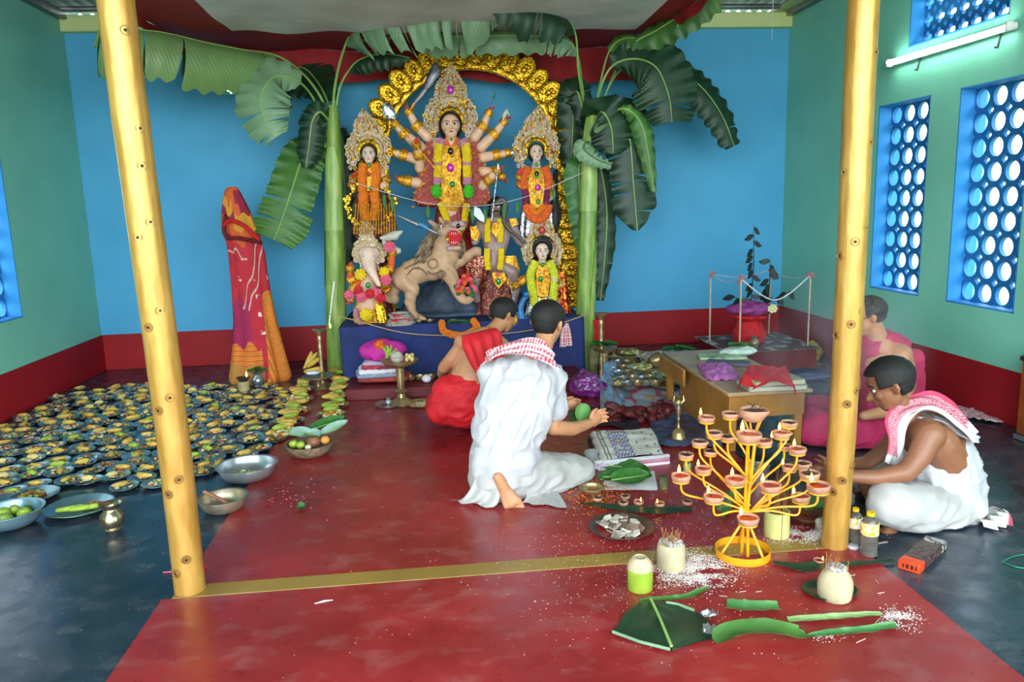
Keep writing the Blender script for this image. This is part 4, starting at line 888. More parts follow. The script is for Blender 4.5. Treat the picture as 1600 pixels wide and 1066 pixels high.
for k in range(4): limb(b, [q(728+k*1.5, 470-k*1.2, 3.4, -.14-.01*k), q(733+k*1.6, 473-k*1.6, 2.8, -.16)]); limb(b, [q(745+k*.6, 388+k*3, 3, -.08), q(750, 389+k*2.6, 2.6, -.09)]); limb(b, [q(655, 495+k*.4, 3, -.10-.02*k), q(661+k, 498, 2.6, -.12-.02*k)])
b.ell(W(697, 362, Y5-.03), (15*u, 12*u, 12*u)); limb(b, [q(700, 358, 9, -.06), q(716, 356, 7.5, -.1), q(722, 354, 6, -.11)]); limb(b, [q(700, 372, 7, -.05), q(708, 386, 5.5, -.08), q(716, 388, 4.5, -.1)]); limb(b, [q(680, 352, 5), q(672, 346, 3)]); limb(b, [q(690, 350, 6, .05), q(688, 342, 3, .06)])
lb = fuse(b, .008, 5, lambda co, no: co+no*.004*sin(co.x*60+co.z*45+4*noise.noise(co*5))).build('body', m_lion, L, sharp=180)
b = MB(); b.ell(W(712, 351, Y5-.13), (9*u, 6*u, 6*u)); b.ell(W(721, 350, Y5-.15), (5*u, 4*u, 5*u)); b.ell(W(704, 388, Y5-.10), (7*u, 5*u, 4*u)); b.build('muzzle', m_lpale, lb); MB().ell(W(716, 349+4, Y5-.165), (3*u, 2*u, 3.6*u)).build('nose', m_pup, lb)
b = MB(); b.ell(W(709, 372, Y5-.14), (12*u, 4*u, 9*u)); b.torus(W(709, 372, Y5-.165), 10*u, 1.4*u, 24, 6, T=T); b.build('mouth', m_redf, lb); MB().ell(W(700, 374, Y5-.20), (3*u, 2*u, 3*u)).build('gold_stud', gold, lb)
b = MB()
for k in range(6): b.tube([W(702+k*3, 362, Y5-.16), W(702.5+k*3, 367, Y5-.17)], [1.1*u, .2*u], 6); b.tube([W(702+k*3, 382, Y5-.16), W(702.5+k*3, 377, Y5-.17)], [1.1*u, .2*u], 6)
b.build('tooth', m_eye, lb); MB().ell(W(691, 354, Y5-.10), (3.4*u, 2*u, 2.6*u)).build('eye', m_eye, lb); MB().ell(W(692, 354, Y5-.118), (1.6*u, 1.2*u, 1.6*u)).build('pupil', m_pup, lb)
b = MB()
for k in range(150):
    f = random.random(); x = 690-34*sin(f*1.9)*random.uniform(.5, 1); y = 348+62*f; p = W(x, y, Y5-.06+random.uniform(-.04, .08)); d = V((-.05-.03*random.random(), random.uniform(-.03, .02), -.11*random.uniform(.6, 1))); b.tube([p, p+d*.5+V((-.012, -.01, 0)), p+d], [.016, .014, .003], 6)
for k in range(40): p = W(random.uniform(712, 722), random.uniform(372, 385), Y5-.02); b.tube([p, p+V((.02, -.02, -.07)), p+V((.015, -.02, -.14))], [.014, .012, .002], 6)
b.build('mane', m_mane, lb, kind='stuff')
b = MB(); 
for cx, cy, r in ((676, 412, 7), (690, 428, 5)): b.torus(W(cx, cy, Y5-.165), r*u, .9*u, 18, 5, T=T)
for pts in ([(636, 430), (645, 420), (658, 420), (668, 430)], [(632, 420), (648, 412), (664, 408)], [(668, 424), (676, 428), (690, 424)], [(690, 426), (692, 436), (690, 442)]): b.tube(catmull([W(x, y, Y5-.145-.0*x) for x, y in pts], 5), .9*u, 5)
b.build('painted_scroll_ridge', mat('lion_line', '7c5c48', .6), lb)
# ---------------- demon
Y6 = 7.0; u = U(Y6); m_dem = mat('demon_skin', 'a08482', .45, 0, .15, 8); D = idol('demon_idol', 'muscular mauve demon idol with two yellow garlands beside the lion', 775, Y6)
q = lambda x, y, r, d=0: (W(x, y, Y6+d), r*u); b = MB()
limb(b, [q(762, 352, 13), q(765, 372, 13), q(770, 395, 12), q(772, 410, 13)], 14); limb(b, [q(786, 352, 13), q(784, 372, 13), q(778, 395, 12)], 14); limb(b, [q(752, 352, 9), q(745, 368, 7.5, -.04), (W(742, 378, Y6-.08), 6*u)]); limb(b, [q(797, 350, 9), q(806, 366, 7.5, .0), q(812, 378, 6, -.05), q(818, 382, 5, -.08)])
limb(b, [q(775, 345, 7), q(775, 335, 7)]); b.ell(W(775, 325, Y6-.02), (8.5*u, 9*u, 11*u)); b.ell(W(775, 333, Y6-.05), (6*u, 6*u, 5*u)); b.ell(W(775, 326, Y6-.09), (2*u, 2.6*u, 3*u))
for s in (-1, 1): b.ell(W(774+s*9, 365, Y6-.055), (8*u, 5*u, 6*u)); b.ell(W(774+s*6, 380, Y6-.055), (5*u, 4*u, 5*u)); b.ell(W(774+s*5, 391, Y6-.05), (4.5*u, 4*u, 4.5*u))
limb(b, [q(768, 412, 12), q(748, 425, 11, -.05), (W(740, 445, Y6-.04), 8*u), q(745, 468, 6, 0)]); limb(b, [q(778, 412, 12), q(800, 425, 11, -.04), q(806, 450, 8), q(800, 478, 6)])
db = fuse(b, .008, 4).build('body', m_dem, D, sharp=180)
b = MB(); 
for s in (-1, 1): b.ell(W(775+s*3.5, 323, Y6-.092), (2.2*u, 1*u, 1.4*u))
b.build('eye', m_eye, db); b = MB(); b.tube([W(768, 331, Y6-.095), W(775, 330, Y6-.115), W(782, 331, Y6-.095)], [.4*u, 1.6*u, .4*u], 6); b.build('moustache', m_hair, db); b = MB(); b.ell(W(776, 320, Y6+.02), (13*u, 8*u, 13*u)); b.ell(W(768, 335, Y6+.03), (6*u, 5*u, 12*u)); b.ell(W(786, 335, Y6+.03), (6*u, 5*u, 12*u)); b.build('hair', m_hair, db); MB().ell(W(775, 334, Y6-.10), (3*u, 1.2*u, 1*u)).build('lips', m_lip, db)
for x, s in ((762, -1), (782, 1)): garland(D, [(x, 343), (x+s*.5, 360), (x, 377)], Y6-.1, 5, m_yel); garland(D, [(x+s*1, 390), (x+s*1, 404), (x-s*1, 420)], Y6-.12, 5, m_yel)
plate(D, [(769, 348), (780, 348), (782, 362), (775, 372), (767, 362)], Y6-.1, gold2, 'necklace', crl=12, rr=2.4); plate(D, [(768, 425), (788, 425), (792, 436), (779, 452), (770, 440)], Y6-.14, gold2, 'belt_plate', crl=14, rr=2.6); gem(D, 779, 440, Y6-.18, 4, m_gemg); gem(D, 778, 428, Y6-.18, 3, m_pinkf)
copper = flit('copper_stripe_cloth', ['701c14', 'd89878', '5c1010', 'b86848', '481010'], 90, .35, .4)
drape(D, [(400, 735, 765), (415, 728, 768), (432, 730, 760), (440, 738, 752)], Y6-.07, copper, 'loincloth', .45, 7, .08, nu=60, nv=20); drape(D, [(400, 786, 806), (420, 786, 812), (445, 790, 808)], Y6-.04, gold2, 'sash', .4, 6, .1, nu=40, nv=14); drape(D, [(420, 752, 800), (450, 748, 806), (490, 746, 808)], Y6+.03, darkred, 'lower_cloth', .5, 9, .08)
plate(D, [(734, 355), (745, 352), (750, 365), (745, 378), (736, 374)], Y6-.13, gold2, 'armlet', crl=8, rr=2.4); plate(D, [(795, 342), (806, 340), (810, 350), (800, 356)], Y6-.1, gold2, 'armlet', crl=6, rr=2.2)
sn = MB(); P = catmull([W(x, y, Y6-.13+d) for x, y, d in ((776, 318, .02), (786, 312, 0), (790, 325, 0), (787, 345, 0), (795, 358, 0), (808, 368, 0), (818, 380, 0))], 6); sn.tube(P, [.028-.018*abs(k/len(P)-.05) for k in range(len(P))], 10, round_=True); sn.build('cobra', mat('snake_grey', '5c5450', .4, 0, .3, 40), None, loc=W(787, 345, Y6-.13), label='grey clay cobra coiled over the demon idol shoulder', cat='snake')
# weapons
def weapon(name, label, cat, parts, Y):
    t = thing(name, label, cat, tuple(W(*parts[0][1][0][:2], Y)))
    for nm, pts, rad, m, fl_ in parts: b = MB(); b.tube([W(p[0], p[1], Y) for p in pts], [r*U(Y) for r in rad], 10, flat=fl_, up=(0, 1, 0)); b.build(nm, m, t)
    return t
m_steel = mat('blade_grey', '707078', .35, .5, .35, 12)
weapon('spear', 'long golden spear slanting across the central idol with a silver leaf tip', 'spear', [('shaft', [(612, 182), (735, 330)], [1.1, 1.1], gold2, 1), ('spearhead', [(598, 160), (602, 165), (607, 174), (613, 184), (616, 188)], [.4, 6, 10, 7, 1], silver, .35)], Y-.25)
weapon('sword', 'broad curved grey sword raised at the upper left of the central idol', 'sword', [('blade', [(645, 164), (657, 150), (668, 134), (676, 118), (684, 106), (690, 112)], [2.5, 4, 5.5, 8, 11, 2], m_steel, .25), ('hilt', [(641, 172), (647, 162)], [2, 2.4], gold2, 1)], Y-.05)
weapon('trident', 'thin silver trident planted on the demon idol chest', 'trident', [('shaft', [(778, 262), (768, 345)], [.8, .8], silver, 1), ('prong', [(778, 255), (779, 264)], [.3, 2.6], silver, .4)], Y6-.16)
weapon('arrow', 'dark arrow held in the upper right hand of the central idol', 'arrow', [('shaft', [(764, 172), (773, 148)], [.8, .8], m_steel, 1), ('arrowhead', [(771, 153), (774, 143)], [1.6, .2], m_lgreen, 1)], Y)
weapon('conch_shell', 'small white conch shell held in a right hand of the central idol', 'shell', [('shell', [(786, 188), (788, 180), (792, 174), (796, 180)], [1, 4, 4.5, 1.5], mat('shell_white', 'c8c8b8', .4), .7)], Y-.05)
ch_ = thing('discus', 'round silver discus held beside the right goddess crown', 'discus', tuple(W(803, 239, Y-.05))); b = MB(); c = W(803, 239, Y-.05)
Td = Matrix.Rotation(radians(62), 3, 'Z') @ T
for r in (9, 5, 2): b.torus(c, r*U(Y), 1.2*U(Y), 20, 6, T=Td)
for k in range(8): b.tube([c, c+Td @ V((cos(k*pi/4)*9*U(Y), sin(k*pi/4)*9*U(Y), 0))], .004, 5)
b.build('ring', silver, ch_)
weapon('knife', 'dark dagger with blue blade thrust beside the lion head', 'knife', [('blade', [(622, 337), (650, 350), (690, 368)], [1, 3.5, 1], m_steel, .3), ('grip', [(655, 350), (668, 357)], [4, 4], mat('blue_grip', '2078a8', .4), .6)], Y5-.22)
pb = MB(); plt = [(741, 322), (750, 326), (757, 338), (757, 348), (748, 344), (740, 336)]; slab(pb, 0, 0, Y6-.17, plt, .012); pb.build('paper_fan', mat('white_paper', 'e8e8e8', .6), None, loc=W(748, 338, Y6-.17), label='small white folded paper tucked beside the demon idol garland', cat='paper')
# threads with leaves strung across the idols, rope along the altar front
m_thread = mat('white_thread', 'c8c8cc', .6); b = MB(); tp = catmull([W(x, y, 6.85) for x, y in ((545, 282), (600, 300), (670, 318), (745, 322), (820, 308), (915, 268))], 10); b.tube(tp, .003, 5)
sl = thing('leaf_string', 'white thread with green leaves strung across the idols between the banana plants', 'string', tuple(tp[0])); b.build('thread', m_thread, sl)
for x, y in ((600, 303), (612, 305), (668, 320), (738, 324), (757, 324), (787, 318), (808, 314), (865, 292)):
    b = MB(); p = W(x, y, 6.84); L_ = random.uniform(.10, .15); b.grid(lambda u_, v_: p+V(((u_-.5)*.035*sin(pi*min(1, v_*.9+.08)), -.012*abs(u_-.5), -L_*v_)), 4, 8); b.build('mango_leaf', m_lgreen, sl, sharp=180)
ro = MB(); ro.tube(catmull([W(x, y, 6.62) for x, y in ((515, 491), (560, 502), (620, 518), (680, 524), (780, 522), (860, 510), (925, 488))], 8), .005, 6); ro.build('altar_rope', mat('jute_rope', 'b89868', .8), None, loc=W(515, 491, 6.62), label='thin jute rope strung along the front of the altar', cat='rope')
# ================================================================ people
sk1 = mat('skin_brown', 'a8704e', .5, 0, .07, 7, .15, 120, sss=.08); sk2 = mat('skin_tan', 'c08860', .5, 0, .06, 7, .15, 120, sss=.08); sk3 = mat('skin_deep_brown', '8c5c40', .5, 0, .07, 7, .15, 120, sss=.08)
m_hair1 = mat('black_hair', '14100f', .55, 0, .35, 60, .9, 260); m_hair2 = mat('greying_hair', '4a4440', .7, 0, .5, 40, .9, 260)
m_cot = mat('white_cotton', 'b6b6ba', .8, 0, .04, 5, .2, 300, sheen=.1); m_dhoti = mat('cream_dhoti_cotton', 'b2b0ac', .8, 0, .06, 5, .3, 260, sheen=.1); m_redw = mat('scarlet_cloth', 'd01420', .7, 0, .1, 5, .25, 220)
m_mag = mat('magenta_cotton', 'c02458', .8, 0, .15, 5, .3, 220); m_nail = mat('nail', 'd8b098', .35); m_eyeb = mat('eyebrow', '18100c', .7); m_lipn = mat('natural_lip', '8c4c40', .45)
vcloth = vmat('patterned_cloth', .8, .3, 260)
class Skel:
    def __init__(s): s.b = MB()
    def c(s, *pts, n=14): limb(s.b, [(V(p[:3]), p[3]) for p in pts], n); return s
def P(px, py, Y, r=0.): p = W(px, py, Y); return (p.x, p.y, p.z, r)
def head(sk, c, fwd, up, s):
    """head into the skin union. c centre of skull, s = half head height"""
    fwd = V(fwd).normalized(); up = (V(up)-fwd*V(up).dot(fwd)).normalized(); rt = fwd.cross(up); M = Matrix(((rt.x, fwd.x, up.x, c.x), (rt.y, fwd.y, up.y, c.y), (rt.z, fwd.z, up.z, c.z), (0, 0, 0, 1)))
    b = sk.b; R3 = M.to_3x3(); q = lambda x, y, z: M @ V((x*s, y*s, z*s)); 
    b.ell(q(0, -.08, .28), (.66*s, .84*s, .72*s), R=R3, nu=24, nv=16); b.ell(q(0, .16, -.22), (.56*s, .58*s, .62*s), R=R3, nu=20, nv=14); b.ell(q(0, .36, -.68), (.34*s, .30*s, .28*s), R=R3)
    b.ell(q(0, .30, -.45), (.48*s, .42*s, .36*s), R=R3)
    b.tube([q(0, .66, .12), q(0, .80, -.12), q(0, .90, -.24)], [.07*s, .10*s, .14*s], 10, round_=True)     # nose
    for sx in (1, -1):
        b.ell(q(sx*.09, .78, -.26), (.08*s, .09*s, .07*s), R=R3); b.ell(q(sx*.30, .50, -.18), (.2*s, .2*s, .18*s), R=R3)
        b.tube([q(sx*.08, .66, .20), q(sx*.3, .66, .24), q(sx*.48, .52, .16)], [.08*s, .09*s, .05*s], 8, round_=True)   # brow
        e = [q(sx*.66, -.06, .14), q(sx*.76, -.14, .12), q(sx*.78, -.18, -.02), q(sx*.73, -.12, -.18), q(sx*.66, -.04, -.24)]; b.tube(e, [.06*s, .09*s, .09*s, .08*s, .06*s], 8, round_=True); b.ell(q(sx*.68, -.08, -.03), (.05*s, .13*s, .18*s), R=R3)
    b.ell(q(0, .72, -.46), (.2*s, .1*s, .07*s), R=R3); b.ell(q(0, .68, -.56), (.17*s, .1*s, .07*s), R=R3)
    return M
def headbits(par, M, s, hairm, hairline=lambda a, z: z > .05, thick=.09, eyes=True, glasses=False, moustache=False):
    R3 = M.to_3x3(); q = lambda x, y, z: M @ V((x*s, y*s, z*s))
    if eyes:
        for nm, r, m, dy in (('eye', (.13, .07, .07), m_eye, .62), ('iris', (.06, .03, .06), m_pup, .68)):
            for sx in (1, -1): b = MB(); b.ell(q(sx*.27, dy, .06), tuple(k*s for k in r), R=R3); b.build(nm, m, par)
        for sx in (1, -1): b = MB(); b.tube([q(sx*.12, .75, .23), q(sx*.3, .72, .29), q(sx*.48, .56, .22)], [.03*s, .045*s, .02*s], 6); b.build('eyebrow', m_eyeb, par)
        b = MB(); b.ell(q(0, .78, -.47), (.2*s, .05*s, .04*s), R=R3); b.ell(q(0, .745, -.56), (.17*s, .05*s, .045*s), R=R3); b.build('lips', m_lipn, par)
    if moustache: MB().ell(q(0, .80, -.38), (.24*s, .07*s, .05*s), R=R3).build('moustache', hairm, par)
    if glasses:
        b = MB(); F3 = R3 @ Matrix.Rotation(pi/2, 3, 'X')
        for sx in (1, -1): b.torus(q(sx*.28, .82, .04), .19*s, .022*s, 18, 6, T=F3); b.tube([q(sx*.47, .8, .06), q(sx*.7, .3, .08), q(sx*.74, -.1, .1)], .018*s, 6)
        b.tube([q(-.1, .84, .06), q(.1, .84, .06)], .02*s, 6); b.build('spectacles', m_hair, par)
    # hair cap: sphere grid over the skull, pulled inside the skin below the hairline
    b = MB(); nu, nv = 64, 44; keep = {}
    for i in range(nv+1):
        for j in range(nu):
            ph = pi*i/nv; th = 2*pi*j/nu; d = V((sin(ph)*cos(th), sin(ph)*sin(th), cos(ph)))
            p = V((d.x*.66, -.08+d.y*.84, .28+d.z*.72)) if d.z > -.25 else V((d.x*.62, -.10+d.y*.78, .28+d.z*.85))
            az = atan2(d.x, d.y); inside = hairline(abs(az), p.z)
            k = thick+.018*noise.noise(d*9)+.012*noise.noise(d*26) if inside else -.10
            b.v.append(tuple(q(p.x+d.x*k, p.y+d.y*k, p.z+d.z*k)))
    b.f = [(i*nu+j, (i+1)*nu+j, (i+1)*nu+(j+1) % nu, i*nu+(j+1) % nu) for i in range(nv) for j in range(nu)]; b.mi = [0]*len(b.f)
    b.build('hair', hairm, par, sharp=180)
def hand2(sk, w_, d, up, s, curl=.5): handmb(sk.b, V(w_), d, up, s, curl)
def foot(sk, ankle, d, up, s):
    """heel to toe along d, sole facing -up; s foot length"""
    d = V(d).normalized(); up = (V(up)-d*V(up).dot(d)).normalized(); n = d.cross(up); a = V(ankle)
    heel = a-d*s*.2-up*s*.18; ball = a+d*s*.48-up*s*.22
    limb(sk.b, [(a, s*.145), (heel, s*.13), (a+d*s*.2-up*s*.15, s*.14), (ball, s*.12)], 12); limb(sk.b, [(a, s*.15), (ball+up*s*.03, s*.10)], 12)
    for k in range(3): limb(sk.b, [(a+d*s*.15-up*s*.15+n*s*(.06-.06*k), s*.10), (ball+n*s*(.12-.12*k), s*.095)], 10)
    for k in range(5): o = n*s*(.17-.085*k); L = (.24, .22, .2, .17, .14)[k]; r = (.062, .046, .043, .04, .037)[k]; limb(sk.b, [(ball+o*1.02, s*r*1.2), (ball+o*1.08+d*s*L*.6+up*s*.02, s*r), (ball+o*1.1+d*s*L-up*s*.01, s*r)], 8)
def gingham(u, v, a, c, nu=40, nv=10, bg_=(.86, .84, .85), fg=(.62, .03, .07)):
    x, y = int(u*nu) % 2, int(v*nv) % 2; k = (x+y)/2; return tuple(b_*(1-k)+f_*k for b_, f_ in zip(bg_, fg))
def ribbon(par, pts, Y, wid, name='scarf', nu=60, nv=12, colf=None, m=None, lift=.0, amp=.01, side=None, th=0):
    """cloth strip: pts = list of ((x,y,z) edge a, (x,y,z) edge b)"""
    A = catmull([p[0] for p in pts], 8); B_ = catmull([p[1] for p in pts], 8); n = len(A)-1; b = MB()
    def fn(u, v):
        f = v*n; i = min(int(f), n-1); a = A[i].lerp(A[i+1], f-i); c = B_[i].lerp(B_[i+1], f-i); p = a.lerp(c, u); d = (c-a); t = A[i+1]-A[i]; nn = d.cross(t)
        nn = nn.normalized() if nn.length > 1e-9 else V((0, 0, 1)); return p+nn*(amp*sin(u*17+v*9+2*noise.noise(p*9))+lift*sin(pi*u))
    b.grid(fn, nv*3, nu*2, col=colf or (lambda u, v: gingham(v, u, 0, 0, 44, 12))); return b.build(name, m or vcloth, par, sharp=180)
# ---------------- man in white kneeling with his back to the camera
YM = 3.92
man = thing('person', 'man in a white T-shirt and white dhoti kneeling with his back turned, holding leaves', 'person', tuple(G(800, 790)))
s = Skel()
s.c(P(785, 735, YM, .135), P(792, 700, YM, .135), P(805, 650, YM+.02, .13), P(815, 600, YM+.05, .135), P(822, 575, YM+.09, .11))
s.c(P(770, 590, YM+.08, .07), P(825, 580, YM+.10, .09), P(862, 592, YM+.10, .065)); s.c(P(835, 570, YM+.12, .065), P(848, 540, YM+.16, .056), P(855, 520, YM+.2, .055))
hc = W(856, 505, YM+.21); Mh = head(s, hc, (.62, .75, -.18), (.1, .05, 1), .120)
s.c(P(862, 595, YM+.10, .05), P(862, 640, YM+.08, .046), P(864, 668, YM+.06, .043)); s.c(P(864, 668, YM+.06, .043), P(895, 670, YM+.14, .040), P(920, 662, YM+.25, .028))
hand2(s, W(922, 661, YM+.26), (.7, .6, .25), (-.2, 0, 1), .15, .6)
s.c(P(772, 592, YM+.12, .05), P(830, 620, YM+.34, .044), P(850, 635, YM+.42, .04), P(876, 634, YM+.46, .028)); hand2(s, W(877, 634, YM+.46), (.9, .1, .1), (0, -.3, 1), .145, .5)
s.c(P(800, 738, YM, .12), P(850, 742, YM+.10, .105), P(903, 738, YM+.22, .075)); s.c(P(903, 742, YM+.22, .07), P(880, 765, YM+.12, .06), P(858, 785, YM+.02, .04))
s.c(P(772, 740, YM+.02, .12), P(775, 752, YM+.2, .1), P(770, 765, YM+.35, .07)); s.c(P(770, 768, YM+.35, .06), P(782, 768, YM+.10, .055), P(784, 757, YM-.10, .045))
ank = W(784, 753, YM-.13); foot(s, ank, (.45, .0, -1), (.0, 1, .1), .225)
foot(s, W(848, 784, YM+.0), (.8, .1, -.35), (.3, 0, 1), .22)
mb_ = fuse(s.b, .0065, 3).build('body', sk2, man, sharp=180)
headbits(man, Mh, .120, m_hair1, lambda a, z: z > (.52 if a < 1.0 else (.0 if a < 1.75 else -.42)), .10)
# shirt
s = Skel()
s.c(P(786, 712, YM, .165), P(793, 680, YM, .165), P(806, 640, YM+.02, .158), P(817, 600, YM+.06, .155), P(822, 580, YM+.1, .13)); s.c(P(774, 704, YM, .13), P(780, 640, YM, .125), P(785, 600, YM+.06, .10)); s.c(P(806, 704, YM, .12), P(826, 640, YM, .13), P(840, 600, YM+.06, .12))
s.c(P(772, 588, YM+.08, .085), P(825, 576, YM+.10, .10), P(862, 592, YM+.10, .08)); s.c(P(862, 592, YM+.10, .078), P(864, 622, YM+.09, .072), P(866, 640, YM+.08, .07)); s.c(P(772, 590, YM+.12, .075), P(808, 612, YM+.27, .07))
def shirtf(co, no):
    a = noise.noise(V((co.x*5, co.y*5, co.z*9+co.x*10))); r = 1-abs(noise.noise(V((co.x*14-co.z*9, co.y*8, co.z*6+co.x*7))))*2
    return co+no*(.012*a+.013*r*r*r)
fuse(s.b, .009, 8, shirtf).build('t_shirt', m_cot, man, sharp=180)
# shirt hem: open skirt of the shirt over the dhoti
drape(man, [(690, 738, 838), (715, 733, 846), (735, 734, 838), (742, 740, 815)], YM-.01, m_cot, 'shirt_hem', .85, 7, .05, 2, nu=90, nv=14)
# dhoti
s = Skel()
s.c(P(782, 745, YM-.01, .155), P(802, 742, YM+.01, .145), P(850, 745, YM+.10, .128), P(900, 738, YM+.22, .10)); s.c(P(902, 742, YM+.22, .095), P(884, 765, YM+.13, .09), P(866, 778, YM+.05, .075)); s.c(P(868, 760, YM+.10, .085), P(872, 780, YM+.06, .06))
s.c(P(772, 745, YM+.02, .14), P(772, 760, YM+.2, .12), P(768, 772, YM+.34, .09)); s.c(P(780, 768, YM+.22, .085), P(768, 774, YM+.02, .075), P(752, 780, YM-.04, .05)); s.c(P(765, 752, YM-.08, .07), P(795, 750, YM-.11, .062))
def dhf(co, no):
    r = 1-abs(noise.noise(V((co.x*4+co.z*10, co.y*6, co.z*15-co.x*8))))*2; return co+no*(.010*noise.noise(co*8)+.011*r)
def clampz(f): return lambda co, no: (lambda p: V((p.x, p.y, max(p.z, .008+.012*abs(noise.noise(p*20))))))(f(co, no))
fuse(s.b, .009, 6, clampz(dhf)).build('dhoti', m_dhoti, man, sharp=180)
def spread(par, outline, z0, m, name, amp=.02, n=14, colf=None):
    """crumpled cloth lying on the floor inside a px outline (4 corners: near-left, near-right, far-right, far-left), heights per corner"""
    q = [G(p[0], p[1]) + V((0, 0, p[2] if len(p) > 2 else z0)) for p in outline]; b = MB()
    b.grid(lambda u, v: (lambda p: p+V((0, 0, max(0, amp*(noise.noise(p*14)+.6*sin(u*25+3*v))*sin(pi*min(max(u, .02), .98))*1))))(q[0].lerp(q[1], u).lerp(q[3].lerp(q[2], u), v)), n*2, n*2, col=colf); return b.build(name, m, par, sharp=180)
def tail(par, pts, m, name, amp=.015, nf=5, colf=None, n=40):
    """cloth falling from a top line to a bottom line; pts = rows of (left, right) world points"""
    A = catmull([p[0] for p in pts], 8); B_ = catmull([p[1] for p in pts], 8); k = len(A)-1; b = MB()
    def fn(u, v):
        f = v*k; i = min(int(f), k-1); a = A[i].lerp(A[i+1], f-i); c = B_[i].lerp(B_[i+1], f-i); p = a.lerp(c, u); d = c-a; nn = V((-d.y, d.x, 0)); nn = nn.normalized() if nn.length > 1e-6 else V((0, -1, 0))
        p = p+nn*amp*(sin(u*nf*2*pi+2*noise.noise(p*6))+.4*noise.noise(p*25))*(.4+v); p.z = max(p.z, .012+.004*abs(noise.noise(p*30))); return p
    b.grid(fn, n, n, col=colf); return b.build(name, m, par, sharp=180)
w3 = lambda x, y, Y: W(x, y, Y)
tail(man, [(w3(745, 732, YM-.08), w3(800, 742, YM-.14)), (w3(740, 755, YM-.10), w3(785, 765, YM-.16)), (w3(722, 780, YM-.12), w3(778, 786, YM-.18)), (G(700, 786)+V((0, 0, .015)), G(770, 797)+V((0, 0, .012)))], m_dhoti, 'dhoti_tail', .012, 2)
tail(man, [(w3(812, 758, YM-.10), w3(850, 762, YM-.06)), (w3(822, 775, YM-.12), w3(870, 775, YM-.02)), (G(815, 790)+V((0, 0, .015)), G(886, 797)+V((0, 0, .012)))], m_dhoti, 'dhoti_fold', .008, 2)
# red check scarf over the shoulders
a = [((W(750, 572, YM-.04)), W(760, 552, YM+.10)), (W(775, 556, YM-.10), W(788, 536, YM+.06)), (W(812, 556, YM-.11), W(822, 527, YM+.06)), (W(845, 562, YM-.09), W(846, 533, YM+.06)), (W(874, 578, YM-.04), W(866, 550, YM+.08))]
ribbon(man, [(p, q) for p, q in a], YM, 0, amp=.008, lift=.015)
# leaf packet in the hands
lf = thing('leaf_packet', 'bundle of round green betel leaves held in the kneeling man hands', 'leaves', tuple(W(905, 650, YM+.4)))
for k in range(7):
    b = MB(); c = W(905+random.uniform(-8, 8) if k else 911, 655-k*1.5 if k else 643, YM+.36+.01*k); r = .055 if not k else .06; T3 = Matrix.Rotation(random.uniform(0, 6), 3, 'Z'); ti = Matrix.Rotation(radians(70 if not k else random.uniform(5, 25)), 3, 'X')
    b.grid(lambda u, v: c+ti @ (T3 @ V(((v*r*(1-.15*cos(2*pi*u)))*cos(2*pi*u), v*r*sin(2*pi*u)*.8, .012*v*v*cos(4*pi*u)))), 18, 4, closed=True); b.build('betel_leaf', m_lgreen if k else mat('betel_light', '5f9c48', .5, 0, .1), lf, sharp=180)
# ---------------- priest in red sitting with bent head
YP = 5.1
pr = thing('person', 'priest in scarlet cloth with one bare arm sitting in front of the altar, head bent', 'person', tuple(G(715, 672)))
s = Skel()
s.c(P(722, 622, YP, .15), P(735, 590, YP, .135), P(747, 560, YP+.05, .14), P(756, 535, YP+.1, .11)); s.c(P(724, 535, YP+.02, .065), P(760, 528, YP+.1, .08), P(783, 540, YP+.15, .06)); s.c(P(762, 525, YP+.14, .06), P(775, 512, YP+.2, .052), P(783, 503, YP+.24, .052))
hc = W(787, 493, YP+.27); Mh = head(s, hc, (.85, .45, -.45), (.4, .3, .9), .118)
s.c(P(724, 538, YP+.02, .052), P(706, 560, YP+.04, .046), P(694, 574, YP+.1, .042)); s.c(P(694, 574, YP+.1, .042), P(690, 584, YP+.24, .034), P(700, 588, YP+.34, .028)); hand2(s, W(700, 588, YP+.34), (.6, .7, -.1), (0, 0, 1), .15, .5)
s.c(P(783, 545, YP+.15, .05), P(790, 575, YP+.25, .044), P(800, 585, YP+.4, .03))
s.c(P(700, 640, YP, .11), P(690, 635, YP+.25, .085)); s.c(P(740, 640, YP, .11), P(770, 635, YP+.3, .085)); s.c(P(690, 640, YP+.25, .06), P(730, 640, YP+.4, .05), P(750, 642, YP+.35, .04))
fuse(s.b, .0075, 3).build('body', sk2, pr, sharp=180)
headbits(pr, Mh, .118, m_hair1, lambda a, z: z > (.45 if a < 1.0 else (.02 if a < 1.75 else -.30)), .10)
MB().ell(W(806, 500, YP+.16), (.012, .02, .03)).build('gold_earring', gold2, pr)
s = Skel(); s.c(P(722, 628, YP, .175), P(730, 606, YP, .155)); s.c(P(700, 635, YP, .13), P(690, 632, YP+.25, .11)); s.c(P(740, 635, YP, .13), P(770, 632, YP+.3, .11)); s.c(P(692, 637, YP+.22, .09), P(730, 640, YP+.38, .08))
s.c(P(700, 610, YP-.02, .10), P(686, 640, YP-.02, .08), P(682, 648, YP-.04, .05))
fuse(s.b, .01, 5, dhf).build('red_dhoti', m_redw, pr, sharp=180)
a = [(W(715, 558, YP-.02), W(722, 528, YP+.0)), (W(735, 550, YP-.14), W(735, 516, YP+.03))]
b = MB(); rows = [((718, 534, .02), (775, 520, .18)), ((722, 524, -.06), (772, 512, .06)), ((722, 540, -.13), (782, 520, .0)), ((728, 556, -.16), (786, 545, .0)), ((740, 578, -.17), (786, 580, .03)), ((756, 603, -.16), (788, 610, .04))]
tail(pr, [(W(*l[:2], YP+l[2]), W(*r[:2], YP+r[2])) for l, r in rows], m_redw, 'shoulder_cloth', .008, 4)
